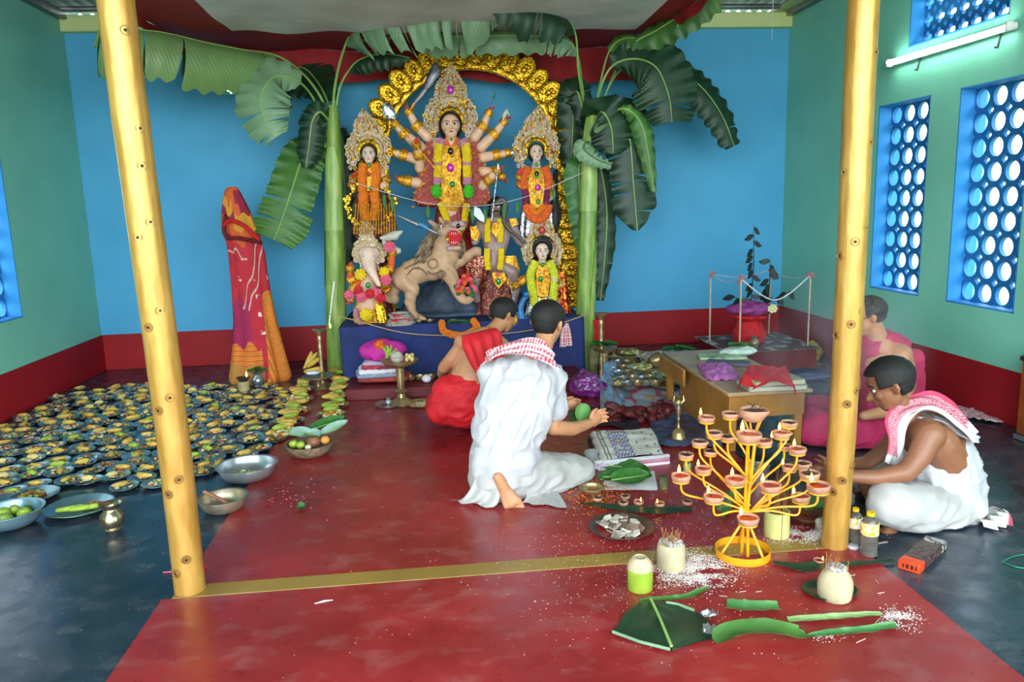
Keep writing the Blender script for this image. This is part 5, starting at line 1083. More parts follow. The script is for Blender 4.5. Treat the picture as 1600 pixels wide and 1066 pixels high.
st = thing('floor_seat', 'pink cloth covered low seat with silver trim under the priest', 'seat', tuple(G(718, 685)))
c = G(716, 672); MB().box((c.x+.07, c.y+.22, .07), (.30, .36, .13), bev=.03).build('cushion', m_mag, st); MB().box((c.x+.07, c.y+.22, .142), (.32, .38, .02), bev=.008).build('silver_trim', silver, st)
# ---------------- young man on the right, sitting cross legged in profile
YR_ = 3.22
ym = thing('person', 'young man in a white vest with a checked scarf sitting cross-legged on the right', 'person', tuple(G(1450, 822)))
s = Skel(); D = YR_
s.c(P(1478, 782, D+.1, .145), P(1474, 745, D+.1, .125), P(1462, 700, D+.1, .14), P(1440, 672, D+.12, .12)); s.c(P(1462, 690, D+.02, .10), P(1480, 720, D+.05, .10))
s.c(P(1452, 680, D-.04, .072), P(1435, 665, D+.10, .08), P(1412, 668, D+.24, .06)); s.c(P(1430, 668, D+.1, .065), P(1415, 645, D+.08, .052), P(1402, 625, D+.06, .05))
hc = W(1391, 601, D+.05); Mh = head(s, hc, (-.84, .38, -.42), (-.34, .15, .93), .122)
s.c(P(1452, 682, D-.05, .062), P(1436, 715, D-.07, .052), P(1416, 738, D-.08, .045)); s.c(P(1416, 738, D-.08, .045), P(1370, 746, D-.04, .038), P(1318, 744, D+.0, .026)); hand2(s, W(1316, 744, D), (-1, .1, .05), (0, .4, 1), .165, .45)
s.c(P(1410, 672, D+.26, .055), P(1388, 700, D+.25, .045), P(1352, 725, D+.22, .036), P(1322, 724, D+.18, .026)); hand2(s, W(1320, 724, D+.18), (-1, -.1, -.1), (0, -.3, 1), .16, .5)
s.c(P(1470, 795, D+.04, .11), P(1430, 790, D-.06, .09), P(1388, 785, D-.08, .07)); s.c(P(1388, 790, D-.06, .065), P(1420, 805, D+.06, .05), P(1440, 815, D+.14, .04))
s.c(P(1470, 780, D+.18, .11), P(1410, 755, D+.34, .085), P(1355, 745, D+.42, .065)); s.c(P(1355, 750, D+.4, .06), P(1375, 790, D+.18, .048), P(1392, 812, D+.0, .038)); foot(s, W(1398, 812, D-.02), (-.75, -.5, -.15), (0, -.1, 1), .21)
fuse(s.b, .0065, 3).build('body', sk3, ym, sharp=180)
headbits(ym, Mh, .122, m_hair1, lambda a, z: z > (.62 if a < .9 else (.10 if a < 1.7 else -.40)), .10)
s = Skel(); s.c(P(1482, 788, D+.1, .165), P(1482, 760, D+.1, .15), P(1475, 735, D+.1, .15), P(1466, 712, D+.11, .15), P(1452, 690, D+.14, .125)); s.c(P(1500, 800, D+.08, .10), P(1504, 760, D+.08, .10), P(1496, 725, D+.08, .09)); s.c(P(1422, 700, D+.16, .08), P(1440, 740, D+.15, .1))
vb = fuse(s.b, .009, 6, shirtf); vb.build('vest', m_cot, ym, sharp=180)
ribbon(ym, [(W(1438, 652, D+.0), W(1425, 646, D+.06)), (W(1475, 660, D-.04), W(1470, 650, D+.06)), (W(1500, 680, D-.06), W(1500, 668, D+.04)), (W(1530, 692, D-.04), W(1532, 682, D+.04))], D, 0, amp=.006, lift=.01, name='vest_strap', m=m_cot, colf=lambda u, v: (1, 1, 1))
s = Skel(); s.c(P(1478, 800, D+.06, .14), P(1435, 795, D-.04, .115), P(1390, 786, D-.08, .10)); s.c(P(1390, 790, D-.06, .098), P(1420, 806, D+.06, .075)); s.c(P(1478, 785, D+.18, .13), P(1410, 757, D+.34, .11), P(1358, 746, D+.42, .085)); s.c(P(1500, 800, D+.12, .12), P(1490, 810, D+.1, .09)); s.c(P(1400, 780, D+.1, .08), P(1450, 790, D+.15, .1))
fuse(s.b, .009, 6, clampz(dhf)).build('dhoti', m_dhoti, ym, sharp=180)
dk = (.30, .02, .06)
def scarfcol(u, v):
    if v < .08 or v > .92: return (.72, .70, .68)
    if u < .30: return (.82, .80, .79)
    if u > .88: return (.55, .05, .12)
    x = int(v*90) % 2; y = int(u*26) % 2; return (.50, .03, .10) if x ^ y else (.72, .42, .46)
ribbon(ym, [(W(1412, 735, D+.06), W(1380, 722, D+.0)), (W(1413, 700, D+.0), W(1388, 690, D-.02)), (W(1418, 665, D-.03), W(1384, 655, D-.02)), (W(1436, 645, D-.06), W(1402, 628, D+.04)), (W(1466, 644, D-.07), W(1452, 612, D+.08)), (W(1500, 668, D-.08), W(1492, 632, D+.08)), (W(1524, 692, D-.07), W(1530, 672, D+.07))], D, 0, name='checked_scarf', colf=scarfcol, amp=.007, lift=.012)
tail(ym, [(W(1510, 800, D+.02), W(1545, 800, D+.1)), (W(1520, 818, D+.0), W(1558, 812, D+.08)), (G(1535, 828)+V((0, 0, .04)), G(1572, 812)+V((0, 0, .05))), (G(1545, 832)+V((0, 0, .012)), G(1575, 822)+V((0, 0, .012)))], vcloth, 'dhoti_end', .018, 3, colf=lambda u, v: (.45, .06, .1) if .86 < u < .94 else (.72, .70, .66))
# ---------------- older man in pink behind him
YO = 4.5
om = thing('person', 'older man in a pink wrap and glasses sitting behind the right gold post', 'person', tuple(G(1370, 690)))
s = Skel(); D = YO
s.c(P(1392, 660, D, .17), P(1390, 610, D, .16), P(1386, 570, D, .16), P(1378, 545, D+.02, .12)); s.c(P(1408, 555, D-.1, .07), P(1380, 540, D+.02, .08), P(1352, 548, D+.16, .06)); s.c(P(1374, 538, D, .065), P(1366, 515, D, .06), P(1362, 505, D, .058))
hc = W(1357, 494, D); Mh = head(s, hc, (-.88, .34, -.22), (-.15, 0, 1), .122); s.c(P(1408, 558, D-.1, .06), P(1418, 600, D-.12, .052), P(1400, 640, D-.2, .045), P(1350, 650, D-.25, .03))
s.c(P(1350, 552, D+.16, .055), P(1335, 600, D+.1, .05), P(1310, 635, D, .03)); s.c(P(1390, 680, D, .13), P(1330, 680, D-.1, .1), P(1285, 678, D-.05, .07)); s.c(P(1400, 680, D+.1, .13), P(1350, 670, D+.3, .1))
fuse(s.b, .008, 3).build('body', sk2, om, sharp=180)
headbits(om, Mh, .122, m_hair2, lambda a, z: z > (.80 if a < 1.2 else (.05 if a < 1.8 else -.30)), .06, glasses=True)
s = Skel(); s.c(P(1392, 640, D, .185), P(1390, 600, D, .17), P(1384, 565, D+.03, .165), P(1370, 545, D+.04, .12)); s.c(P(1400, 545, D-.03, .09), P(1370, 535, D+.04, .09), P(1345, 548, D+.15, .08)); s.c(P(1425, 560, D+.04, .07), P(1428, 600, D+.04, .06), P(1424, 640, D+.02, .05))
fuse(s.b, .01, 5, dhf).build('pink_wrap', m_mag, om, sharp=180)
s = Skel(); s.c(P(1395, 680, D, .16), P(1330, 680, D-.1, .14), P(1275, 672, D-.05, .12)); s.c(P(1400, 680, D+.1, .15), P(1340, 665, D+.3, .13), P(1275, 645, D+.3, .12)); s.c(P(1270, 660, D, .10), P(1262, 690, D, .08))
fuse(s.b, .011, 5, clampz(dhf)).build('magenta_dhoti', m_mag, om, sharp=180)
# ---------------- sari draped figure left
sr = thing('draped_idol', 'figure fully wrapped in a red and orange sari standing against the blue wall', 'figure', tuple(G(405, 596)), None)
rows = [(292, 357, 369), (296, 352, 373), (305, 349, 378), (325, 347, 388), (345, 346, 397), (362, 349, 404), (380, 355, 410), (400, 358, 415), (425, 360, 418), (460, 363, 424), (500, 365, 432), (540, 364, 443), (570, 361, 451), (588, 359, 455), (597, 360, 452)]
RED, ORG_, MAR, YEL, GLD, WHT = (.50, .015, .03), (.62, .10, .02), (.30, .01, .04), (.72, .30, .02), (.52, .22, .04), (.6, .45, .35)
def saricol(u, v):
    a = u*2*pi; x = cos(a); fr = sin(a) > -.2; w_ = .06*noise.noise(V((x*3, v*5, 1)))
    vv = v+w_
    if v < .02: return ORG_
    if vv < .07: return ORG_ if x < .2 else MAR
    if vv < .13: return YEL if x < -.1 else (ORG_ if x < .45 else MAR)
    if vv < .17: return MAR if x < 0 else YEL
    if vv < .23: return YEL if x > -.2 else ORG_
    if vv < .30: return (ORG_ if x > -.5 else RED)
    d = vv+x*.28
    for c in (.40, .475):
        if abs(d-c-.12) < .007 and vv < .62: return WHT
    if abs(vv-x*.05-.36) < .005 and x < .1: return WHT
    if x > .35+.9*(1-v)*.6 and vv > .52: return YEL if int((x*20+v*8)*3) % 2 else ORG_
    if vv > .90 and x < .3: return GLD
    if vv > .80 and x < .25: return YEL if int(v*160) % 2 else ORG_
    if vv > .58 and x < -.05: return (.34, .01, .07)
    if (int(v*44) % 4 == 0 and int(u*30) % 4 == 1 and .45 < v < .75 and noise.noise(V((u*40, v*60, 0))) > .02): return (.75, .6, .5)
    return RED
drape(sr, rows, 7.18, vcloth, 'sari', .62, 8, .075, 4, saricol, 200, 200, twist=2.5)
for pts, m_ in (([(350, 352), (360, 345), (380, 352), (402, 372)], m_redw), ([(352, 340), (350, 360), (356, 372), (372, 372), (405, 378)], mat('sari_maroon', '6c1018', .7, 0, .15, 8, .3))):
    b = MB(); b.tube(catmull([W(x, y, 7.02) for x, y in pts], 6), .03, 10, round_=True, flat=.6); b.build('sari_fold', m_, sr)
# ================================================================ leaf-and-steel offering plates on the left
m_steelp = mat('blue_steel_plate', '86a8b4', .25, .6, .15, 9, rnd=.12); m_bowl = mat('brushed_steel', 'b4bcc0', .28, .75, .12, 9); m_brass = mat('old_brass', 'c4ac78', .32, .65, .25, 10); m_bronze = mat('bell_metal', 'b4a68c', .32, .7, .2, 9)
m_ban = [mat('ripe_banana', 'd0ac48', .5, 0, .12, 30, rnd=.12), mat('green_banana', '9cb838', .5, 0, .15, 30, rnd=.1), mat('pale_fruit', 'd8c47c', .6, 0, .12, 30, rnd=.1)]
m_f = [mat('sprouted_gram', 'a06c30', .7, 0, .3, 60), mat('coconut_bits', 'd8ccac', .6, 0, .1, 30), mat('cucumber_bits', '98b048', .5, 0, .2, 30), mat('carrot_bits', 'd88038', .6, 0, .2, 30), mat('pomegranate_bits', '8c3028', .5, 0, .2, 30)]
pm = MB(); pm.lathe([(0, .003), (.052, .003), (.062, .006), (.078, .015), (.084, .017), (.084, .0195), (.076, .0175), (.060, .0095), (0, .0065)], 22); plate_me = pm.mesh('offering_plate', m_steelp)
def banana_mb(L=.10, r=.016, bend=.5, n=9):
    b = MB(); pts = []; rad = []
    for k in range(n):
        t = k/(n-1); a = (t-.5)*bend*2; pts.append((sin(a)/max(bend, .01)*L/2, (1-cos(a))/max(bend, .01)*L/2, r)); rad.append(r*(.3, .72, .92, 1, 1, 1, .9, .7, .28)[k])
    b.tube(pts, rad, 8, flat=1.0); return b
ban_me = [banana_mb(.105, .02, .5).mesh('banana_half', m_ban[0]), banana_mb(.095, .019, .35).mesh('banana_half', m_ban[1]), banana_mb(.08, .022, .2).mesh('banana_half', m_ban[2]), banana_mb(.12, .018, .7).mesh('banana_half', m_ban[0])]
heap_me = []
for v in range(8):
    b = MB(); rr = random.Random(v)
    for k in range(26):
        a = rr.uniform(0, 6.28); d = .055*sqrt(rr.random()); z = .010+max(0, .022*(1-d/.055))*rr.random(); x, y = cos(a)*d, sin(a)*d
        b.m = rr.choice((0, 0, 1, 1, 2, 3, 4, 2)); s_ = rr.uniform(.005, .012)
        if b.m == 0: b.ell((x, y, z+s_*.4), s_*.7, nu=5, nv=3)
        else: b.box((x, y, z+s_*.3), (s_*1.8, s_*1.2, s_*.7), rz=rr.uniform(0, 3), L=Matrix.Rotation(rr.uniform(-.5, .5), 4, 'X'))
    heap_me.append(b.mesh('mixed_fruit', m_f))
def mobj(name, me, loc, rz=0, rx=0, ry=0, sc=1, **k):
    o = bpy.data.objects.new(name, me); COL.objects.link(o); o.location = loc; o.rotation_euler = (rx, ry, rz); o.scale = (sc,)*3 if isinstance(sc, (int, float)) else sc; return tag(o, **k)
def inpoly(x, y, P):
    c = False
    for (x1, y1), (x2, y2) in zip(P, P[1:]+P[:1]):
        if (y1 > y) != (y2 > y) and x < (x2-x1)*(y-y1)/(y2-y1)+x1: c = not c
    return c
field = [(-12, 800), (-12, 674), (100, 612), (235, 604), (350, 606), (380, 612), (442, 604), (452, 640), (440, 690), (398, 712), (338, 742), (205, 770), (160, 762), (90, 764), (45, 775)]
cnt = 0; row = 0; y = 4.12; PL = []
while y < 7.25:
    x = -3.24+(row % 2)*.075
    while x < -.9:
        px = x+random.uniform(-.04, .04); py_ = y+random.uniform(-.035, .035); d = V((px, py_, 0))-CAMP; k = FPX/d.dot(_f); ix, iy = 800+k*d.dot(CR), 533-k*d.dot(CU)
        if inpoly(ix, iy, field) and ix > -15: PL.append((px, py_, row))
        x += .158
    y += .150; row += 1
PL.sort(key=lambda p: (p[2], p[0])); PL = PL[:298]; RW = sorted(set(p[2] for p in PL))
for i, (x, y, rw) in enumerate(PL):
    wh = '%s row from the front, %s from the left' % (ORD[RW.index(rw)+1], ORD[1+sum(1 for p in PL if p[2] == rw and p[0] < x)])
    t = random.uniform(-.06, .06); mobj('offering_plate', plate_me, (x, y, .0015+.006*(i % 2)), rz=random.random()*6, rx=t, ry=random.uniform(-.05, .05), sc=random.uniform(.92, 1.05), label='steel plate of fruit, '+wh, cat='plate', group='offering plates on the left floor')
    h = mobj('mixed_fruit', random.choice(heap_me), (x, y, .006+.006*(i % 2)), rz=random.random()*6, label='chopped fruit heap on plate, '+wh, cat='food', group='fruit heaps on the offering plates', kind='stuff')
    if random.random() < .80:
        k = random.choices((0, 1, 2, 3), (5, 2.2 if y < 5 else 1.4, 1.5, 3))[0]; a = random.uniform(-.7, .7)+(0 if random.random() < .7 else 1.3)
        mobj('banana_half', ban_me[k], (x+random.uniform(-.02, .02), y-.012, .016+.006*(i % 2)), rz=a, sc=random.uniform(.68, .98), label=('yellow banana', 'green banana', 'pale fruit', 'curved banana')[k]+' piece on plate, '+wh, cat='banana', group='banana pieces on the offering plates')
# ---------------------------------------------------------------- vessels
def lathe_thing(name, prof, m, loc, label, cat, n=28, group=None, sc=1, sy=1, wob=0, extra=None):
    b = MB(); b.lathe([(r*sc, z*sc) for r, z in prof], n, loc, sy=sy, wob=wob)
    if extra: extra(b)
    return b.build(name, m, None, loc=loc, label=label, cat=cat, group=group)
def bowl_prof(R, H, rb=.45, t=.004, lip=.012): 
    o = [(0, .0), (R*rb, .0)]+[(R*(rb+(1-rb)*sin(k/6*pi/2)), H*(1-cos(k/6*pi/2))) for k in range(1, 7)]+[(R+lip, H+.001), (R+lip, H+.004), (R-t, H+.002)]
    return o+[(R*(rb+(1-rb)*sin(k/6*pi/2))-t, H*(1-cos(k/6*pi/2))+t) for k in range(5, 0, -1)]+[(0, t)]
def bits(name, loc, R, n, H, mats, label, cat='food', s=(.012, .022), kind='stuff', flat=False, group=None):
    b = MB(); c = V(loc)
    for k in range(n):
        a = random.uniform(0, 6.28); d = R*sqrt(random.random()); z = H*(1-(d/R)**2)*random.random(); q = random.uniform(*s); b.m = random.randrange(len(mats))
        if flat or random.random() < .5: b.box(c+V((cos(a)*d, sin(a)*d, z+q*.5)), (q*1.7, q*1.1, q*.6), rz=random.uniform(0, 3), L=Matrix.Rotation(random.uniform(-.6, .6), 4, 'X'))
        else: b.ell(c+V((cos(a)*d, sin(a)*d, z+q*.5)), (q*.8, q*.7, q*.6), nu=7, nv=5)
    return b.build(name, mats, None, loc=loc, label=label, cat=cat, kind=kind, group=group)
def onthe(px, py): g = G(px, py); return (g.x, g.y, .001)
p = G(388, 748); p.z = .002; lathe_thing('steel_basin', bowl_prof(.165, .085, .5), m_bowl, p, 'wide shallow steel basin at the front edge of the plate rows', 'basin', 40); bits('basin_contents', p+V((-.01, .0, .006)), .09, 60, .02, [m_f[2], mat('rice_paste', '9cb0a0', .6), m_f[1]], 'greenish fruit scraps lying in the wide steel basin')
p = G(350, 797); p.z = .002; lathe_thing('brass_bowl', bowl_prof(.118, .07, .6), m_bronze, p, 'dull bell metal bowl behind the left gold post', 'bowl', 36)
b = MB(); b.tube([p+V((-.09, .0, .105)), p+V((-.02, -.01, .07)), p+V((.04, -.02, .03))], [.011, .009, .012], 8, round_=True); b.build('wooden_spoon', mat('spoon_wood', '96603c', .6, 0, .2, 20), None, loc=p+V((0, 0, .05)), label='brown wooden spoon resting in the bell metal bowl', cat='spoon')
p = G(18, 822); p.z = .002; lathe_thing('steel_bowl', bowl_prof(.15, .085, .45), m_steelp, p, 'large steel bowl of green fruit at the left edge of the floor', 'bowl', 36)
for k, (dx, dy, r, m, nm) in enumerate(((-.05, .03, .04, m_ban[1], 'guava'), (.0, -.05, .04, mat('green_apple', '8ca844', .4, 0, .15, 12), 'guava'), (.06, .02, .036, m_ban[1], 'guava'), (-.08, -.03, .035, mat('pink_apple', 'd8a0a0', .4, 0, .2, 12), 'apple'), (.09, -.04, .028, m_ban[1], 'lime'), (.05, .07, .028, m_lgreen, 'lime'), (-.02, .08, .03, m_ban[1], 'lime'))):
    b = MB(); c = p+V((dx, dy, .055)); b.lathe([(0, r*.62), (r*.2, r*.72), (r*.55, r*.7), (r*.95, r*.2), (r, -.1*r), (r*.8, -.6*r), (r*.35, -.85*r), (0, -.75*r)], 16, c); b.tube([c+V((0, 0, r*.6)), c+V((.004, 0, r*.9))], .0025, 5)
    b.build(nm, m, None, loc=c, label='%s in the large steel bowl at the left edge' % {'guava': 'pale green guava', 'apple': 'pinkish apple', 'lime': 'small green lime'}[nm], cat='fruit', group='%ss in the steel bowl' % nm)
p = G(125, 797); p.z = .002; lathe_thing('steel_tray', [(0, 0), (.13, 0), (.165, .022), (.172, .024), (.172, .027), (.16, .025), (.128, .005), (0, .004)], m_steelp, p, 'wide steel tray with cucumber pieces in front of the plate rows', 'tray', 40)
bits('orange_lentils', p+V((.06, .03, .004)), .055, 130, .02, [m_f[3], m_f[0]], 'heap of orange lentils on the wide steel tray', s=(.004, .008))
for k in range(4): b = MB(); c = p+V((-.09+.035*k, -.045+.01*(k % 2), .02)); b.tube([c, c+V((.08, .01, .004))], [.013, .016], 10, round_=True); b.build('cucumber', m_ban[1], None, loc=c, label='green cucumber piece lying on the wide steel tray', cat='cucumber', group='cucumber pieces on the tray')
p = G(48, 780); p.z = .0015; lathe_thing('steel_tray', [(0, 0), (.11, 0), (.14, .022), (.147, .026), (.14, .025), (.108, .005), (0, .004)], m_steelp, p, 'steel tray with a little food behind the large green fruit bowl', 'tray', 40); bits('tray_food', p+V((0, .02, .004)), .06, 40, .015, [m_f[2], m_f[0]], 'small heap of food on the tray behind the fruit bowl')
def lota(loc, label, s=1., m=None):
    pr_ = [(0, 0), (.036, 0), (.040, .006), (.034, .012), (.052, .035), (.058, .055), (.054, .08), (.036, .1), (.032, .112), (.036, .12), (.052, .136), (.054, .14), (.048, .139), (.030, .122), (.026, .1), (.04, .05), (0, .01)]
    return lathe_thing('lota', pr_, m or m_bronze, loc, label, 'pot', 28, sc=s)
q = G(177, 828); q.z = 0; lota(q, 'shiny brass water pot standing in front of the offering plates', 1.0, mat('polished_brass', 'b8a888', .2, .9, .15, 8))
# wicker basket with fruit and leaves, leaf bowls beyond
p = G(485, 712); p.z = 0; lathe_thing('earthen_bowl', bowl_prof(.15, .085, .35, .006, .006), mat('basket_cane', '8c7258', .7, 0, .25, 40, .6, 90), p, 'brown shallow basket of fruit under pale leaves, on the red floor edge', 'basket', 32)
for k, (dx, dy, dz, r, m, nm, lb) in enumerate(((-.10, 0, .085, .03, m_ban[1], 'guava', 'green guava at the left end of the brown basket'), (-.05, -.03, .085, .03, m_ban[1], 'guava', 'green guava near the front of the brown basket'), (.03, -.02, .1, .045, mat('brown_fruit', '8c5838', .5, 0, .2, 20), 'wood_apple', 'large brown wood apple in the brown basket'), (.10, 0, .1, .032, mat('orange_fruit', 'dc9440', .45, 0, .15, 20), 'orange', 'small orange at the right end of the brown basket'), (.0, -.06, .075, .022, m_f[1], 'betel_nut', 'pale betel nut at the front of the brown basket'))):
    b = MB(); c = p+V((dx, dy, dz)); b.lathe([(0, r*.62), (r*.2, r*.72), (r*.55, r*.7), (r*.95, r*.2), (r, -.1*r), (r*.8, -.6*r), (r*.35, -.85*r), (0, -.75*r)], 16, c); b.build(nm, m, None, loc=c, label=lb, cat='fruit')
m_pleaf = mat('pale_leaf_underside', '8cb0a0', .6, 0, .1, 10)
def flatleaf(name, c, L, w_, rz, m, label, tilt=(0, 0), curl=.02, group=None, cat='leaf', rib=True, tip=1.):
    M = Matrix.Translation(c) @ Matrix.Rotation(rz, 4, 'Z') @ Matrix.Rotation(tilt[0], 4, 'X') @ Matrix.Rotation(tilt[1], 4, 'Y'); b = MB()
    b.grid(lambda u, v: M @ V(((v-.5)*L, (u-.5)*w_*(sin(pi*min(1, .06+v*.94))**.6 if tip else 1), curl*(2*abs(u-.5))**2+.004*noise.noise(V((u*3, v*5, c[0]))))), 8, 14)
    o = b.build(name, m, None, loc=c, sharp=180, label=label, cat=cat, group=group)
    if rib: k = MB(); k.tube([M @ V((-.5*L, 0, .003)), M @ V((0, 0, .003)), M @ V((.48*L, 0, .004))], [.004, .003, .001], 6); k.build('midrib', m_rib, o)
    return o
flatleaf('leaf', p+V((-.06, .06, .13)), .15, .10, .5, m_pleaf, 'pale round leaf propped on the left of the brown basket', (.5, .1)); flatleaf('leaf', p+V((.02, .05, .12)), .11, .09, -.5, m_pleaf, 'pale leaf laid over the middle of the brown basket', (.3, .1)); flatleaf('leaf', p+V((.15, .1, .14)), .2, .08, .6, m_pleaf, 'long pale leaf sticking out right of the brown basket', (.4, -.3)); flatleaf('leaf', p+V((.1, .18, .15)), .24, .12, .4, m_lgreen, 'dark green leaf behind the brown basket', (.3, -.2))
# plates with bananas in two columns leading to the left banana plant
def bunch(loc, n, label, s=1., spread=1., m=0, rz=0, up=.5):
    t = thing('banana_bunch', label, 'bananas', tuple(loc)); c = V(loc)
    for k in range(n):
        a = rz+(k/(n-1)-.5)*spread; b = banana_mb(.16*s, .018*s, .6); M = Matrix.Translation(c+V((0, 0, .012*(k % 2)+.006))) @ Matrix.Rotation(a, 4, 'Z') @ Matrix.Rotation(-up*(.5+.5*(k % 3)/2), 4, 'Y') @ Matrix.Translation((.07*s, 0, 0)); b.v = [tuple(M @ V(q)) for q in b.v]; b.build('banana', m_ban[m], t)
    return t
tray_prof = lambda R: [(0, 0), (R*.78, 0), (R*.95, .018), (R, .022), (R, .025), (R*.93, .022), (R*.76, .004), (0, .004)]
for k, (x, y_, R_, lb) in enumerate(((530, 592, .13, 'nearest the left banana plant stem'), (530, 607, .12, 'second from the plant in the right row'), (528, 622, .115, 'third from the plant in the right row'), (523, 637, .115, 'fourth from the plant in the right row'), (517, 651, .11, 'at the near end of the right row beside the basket'), (470, 612, .12, 'at the far end of the middle row'), (467, 628, .12, 'second in the middle row'), (463, 646, .115, 'third in the middle row'), (452, 662, .115, 'fourth in the middle row'), (446, 680, .12, 'at the near end of the middle row'))):
    c = G(x, y_); c.z = .002; lathe_thing('offering_tray', tray_prof(R_), m_brass if k % 2 else m_bowl, c, 'offering tray, '+lb, 'tray', 30)
    bits('tray_fruit', c+V((0, 0, .01)), R_*.7, 46, .05, [m_f[1], m_f[2], m_f[3], m_ban[2]], 'cut fruit on tray '+lb, s=(.014, .026))
    for q in range(3): mobj('banana', ban_me[(1, 0, 3)[q] if k != 4 else 1], c+V((random.uniform(-.04, .04), -.03+.03*q, .045+.01*q)), rz=random.uniform(-.7, .7), sc=random.uniform(1, 1.3), label=('front', 'middle', 'rear')[q]+' banana on tray '+lb, cat='banana', group='bananas on the fruit trays')
# brass stand of bananas by the left plant
c = G(498, 608); c.z = 0; lathe_thing('offering_stand', [(0, 0), (.085, 0), (.09, .01), (.03, .03), (.025, .055), (.03, .075), (.12, .10), (.14, .115), (.14, .12), (.12, .11), (0, .1)], m_brass, c, 'brass footed dish holding ripe bananas by the left banana plant', 'dish', 32)
bunch(c+V((-.10, 0, .125)), 4, 'lower bunch of ripe bananas lying on the brass footed dish', 1.1, .7, 0, .1, .2); bunch(c+V((-.09, .02, .17)), 5, 'upper bunch of ripe bananas fanned upright on the brass footed dish', 1.1, 1.2, 0, .3, 1.1)
b = MB(); b.ell(c+V((-.03, -.06, .16)), (.06, .04, .018)); b.build('folded_cloth', m_white, None, loc=c+V((-.03, -.06, .14)), label='small folded white cloth tucked in front of the bananas', cat='cloth')
c = G(549, 590); c.z = .1; bunch(c+V((-.06, .03, -.03)), 4, 'greenish bananas on the tray nearest the left banana plant stem', 1.0, .6, 1, .2, .3)
def oil_lamp(loc, H, label, n=1, cups=5):
    """tall turned brass lamp"""
    t = thing('oil_lamp', label, 'lamp', tuple(loc)); c = V(loc); b = MB(); k = H
    b.lathe([(0, 0), (.06, 0), (.065, .01), (.05, .02), (.018, .045), (.022, .06), (.014, .08)]+[(.012+.010*abs(sin(q*1.3)), .08+(k-.14)*q/14) for q in range(15)]+[(.012, k-.05), (.03, k-.02), (.058, k), (.06, k+.006), (.05, k+.004), (0, k-.008)], 24, c)
    b.build('turned_stand', m_brass, t); return t
t = oil_lamp(G(505, 608), W(505, 515, G(505, 608).y).z, 'tall turned brass oil lamp at the left side of the altar'); c = W(518, 511, G(505, 608).y)
emf = emat('flame', 'ffb040', 14); emc = emat('flame_core', 'fff0c0', 30)
def flame(par, c, s=1.):
    b = MB(); c = V(c); b.lathe([(0, 0), (.0045*s, .004*s), (.006*s, .010*s), (.0045*s, .018*s), (.002*s, .026*s), (0, .032*s)], 10, c); return b.build('flame', emf, par)
flame(t, c+V((-.01, 0, -.01)), 1.4); b = MB(); b.tube([W(514, 508, c.y), W(522, 440, c.y)], .006, 6); b.build('camphor_stick', m_white, None, loc=W(514, 508, c.y), label='white stick leaning against the left banana plant stem above the oil lamp', cat='stick')
# bamboo cup lamp and pot in front of the sari figure
c = G(382, 613); c.z = 0; b = MB(); b.lathe([(0, 0), (.05, 0), (.05, .1), (.042, .1), (.042, .02), (0, .02)], 20, c); b.build('bamboo_cup', mat('pale_bamboo', 'c0a878', .6, 0, .15, 12), None, loc=c, label='pale bamboo cylinder under a small lamp in front of the sari figure', cat='cup')
t = thing('clay_lamp', 'small dark clay lamp burning on the bamboo cylinder by the sari figure', 'lamp', tuple(c+V((0, 0, .1)))); b = MB(); b.lathe([(0, .1), (.03, .1), (.055, .128), (.06, .134), (.052, .132), (.03, .112), (0, .11)], 20, c); b.build('bowl', mat('dark_clay', '3c342c', .7, 0, .2, 15), t); flame(t, c+V((.03, 0, .135)), 1.6)
c = G(404, 604); c.z = 0; lota(c, 'small steel pot with green leaves at the foot of the sari figure', .95, m_bowl)
for k in range(4): flatleaf('leaf', c+V((.03*cos(k*1.6), .02*sin(k*1.6), .15)), .11, .05, k*1.6, m_lgreen, 'mango leaf stuck in the small pot by the sari figure', (0, .25), group='mango leaves in the small pot', rib=False)
# ---------------------------------------------------------------- cloth stacks and brass stand before the altar (left)
t = thing('cloth_stack', 'pile of folded pink, white and blue cloths at the left foot of the altar', 'cloths', (W(600, 560, 6.42).x, 6.42, .1))
base = V((W(600, 560, 6.42).x, 6.33, .10)); cols = [(mat('coral_cloth', 'b04038', .8, 0, .15, 8, .3), .015, (.42, .3), 0), (mat('pale_blue_cloth', '90a0b8', .8, 0, .1, 8, .3), .05, (.36, .28), -.06), (m_white, .085, (.36, .28), -.04), (mat('red_print_cloth', 'b83848', .8, 0, .3, 25, .3), .12, (.30, .26), -.03), (mat('lilac_cloth', 'b8a8c0', .8, 0, .1, 8, .3), .15, (.30, .25), -.02), (mat('hot_pink_cloth', 'd028a0', .7, 0, .15, 8, .3), .19, (.26, .24), .02)]
for k, (m, z, (sx, sy), dx) in enumerate(cols):
    b = MB(); b.box((base.x+dx, base.y+.14, z+.12), (sx, sy, .036), rz=random.uniform(-.15, .15), bev=.014); fuse(b, .009, 5, folds(.008, (22, 22, 30), k)).build('folded_cloth', m, t, sharp=180)
b = MB(); b.ell(W(598, 548, 6.47), (.19, .12, .085), nu=24, nv=14); fuse(b, .01, 1, folds(.02, (12, 12, 12), 9)).build('pink_cloth_heap', cols[5][0], t, sharp=180); b = MB(); b.ell(W(594, 541, 6.40), (.05, .06, .05)); fuse(b, .01, 2, folds(.012, (20, 20, 20))).build('orange_cloth_corner', m_orfr, t)
c = G(628, 632); c.z = 0; H = W(628, 565, c.y).z
lathe_thing('offering_stand', [(0, 0), (.10, 0), (.105, .01), (.08, .03), (.035, .06), (.03, .09), (.05, .11), (.03, .13), (.035, H-.05), (.10, H-.025), (.145, H), (.15, H+.012), (.15, H+.016), (.14, H+.01), (0, H-.01)], m_brass, c, 'tall brass footed dish with coconut and bananas left of the red clad priest', 'dish', 36)
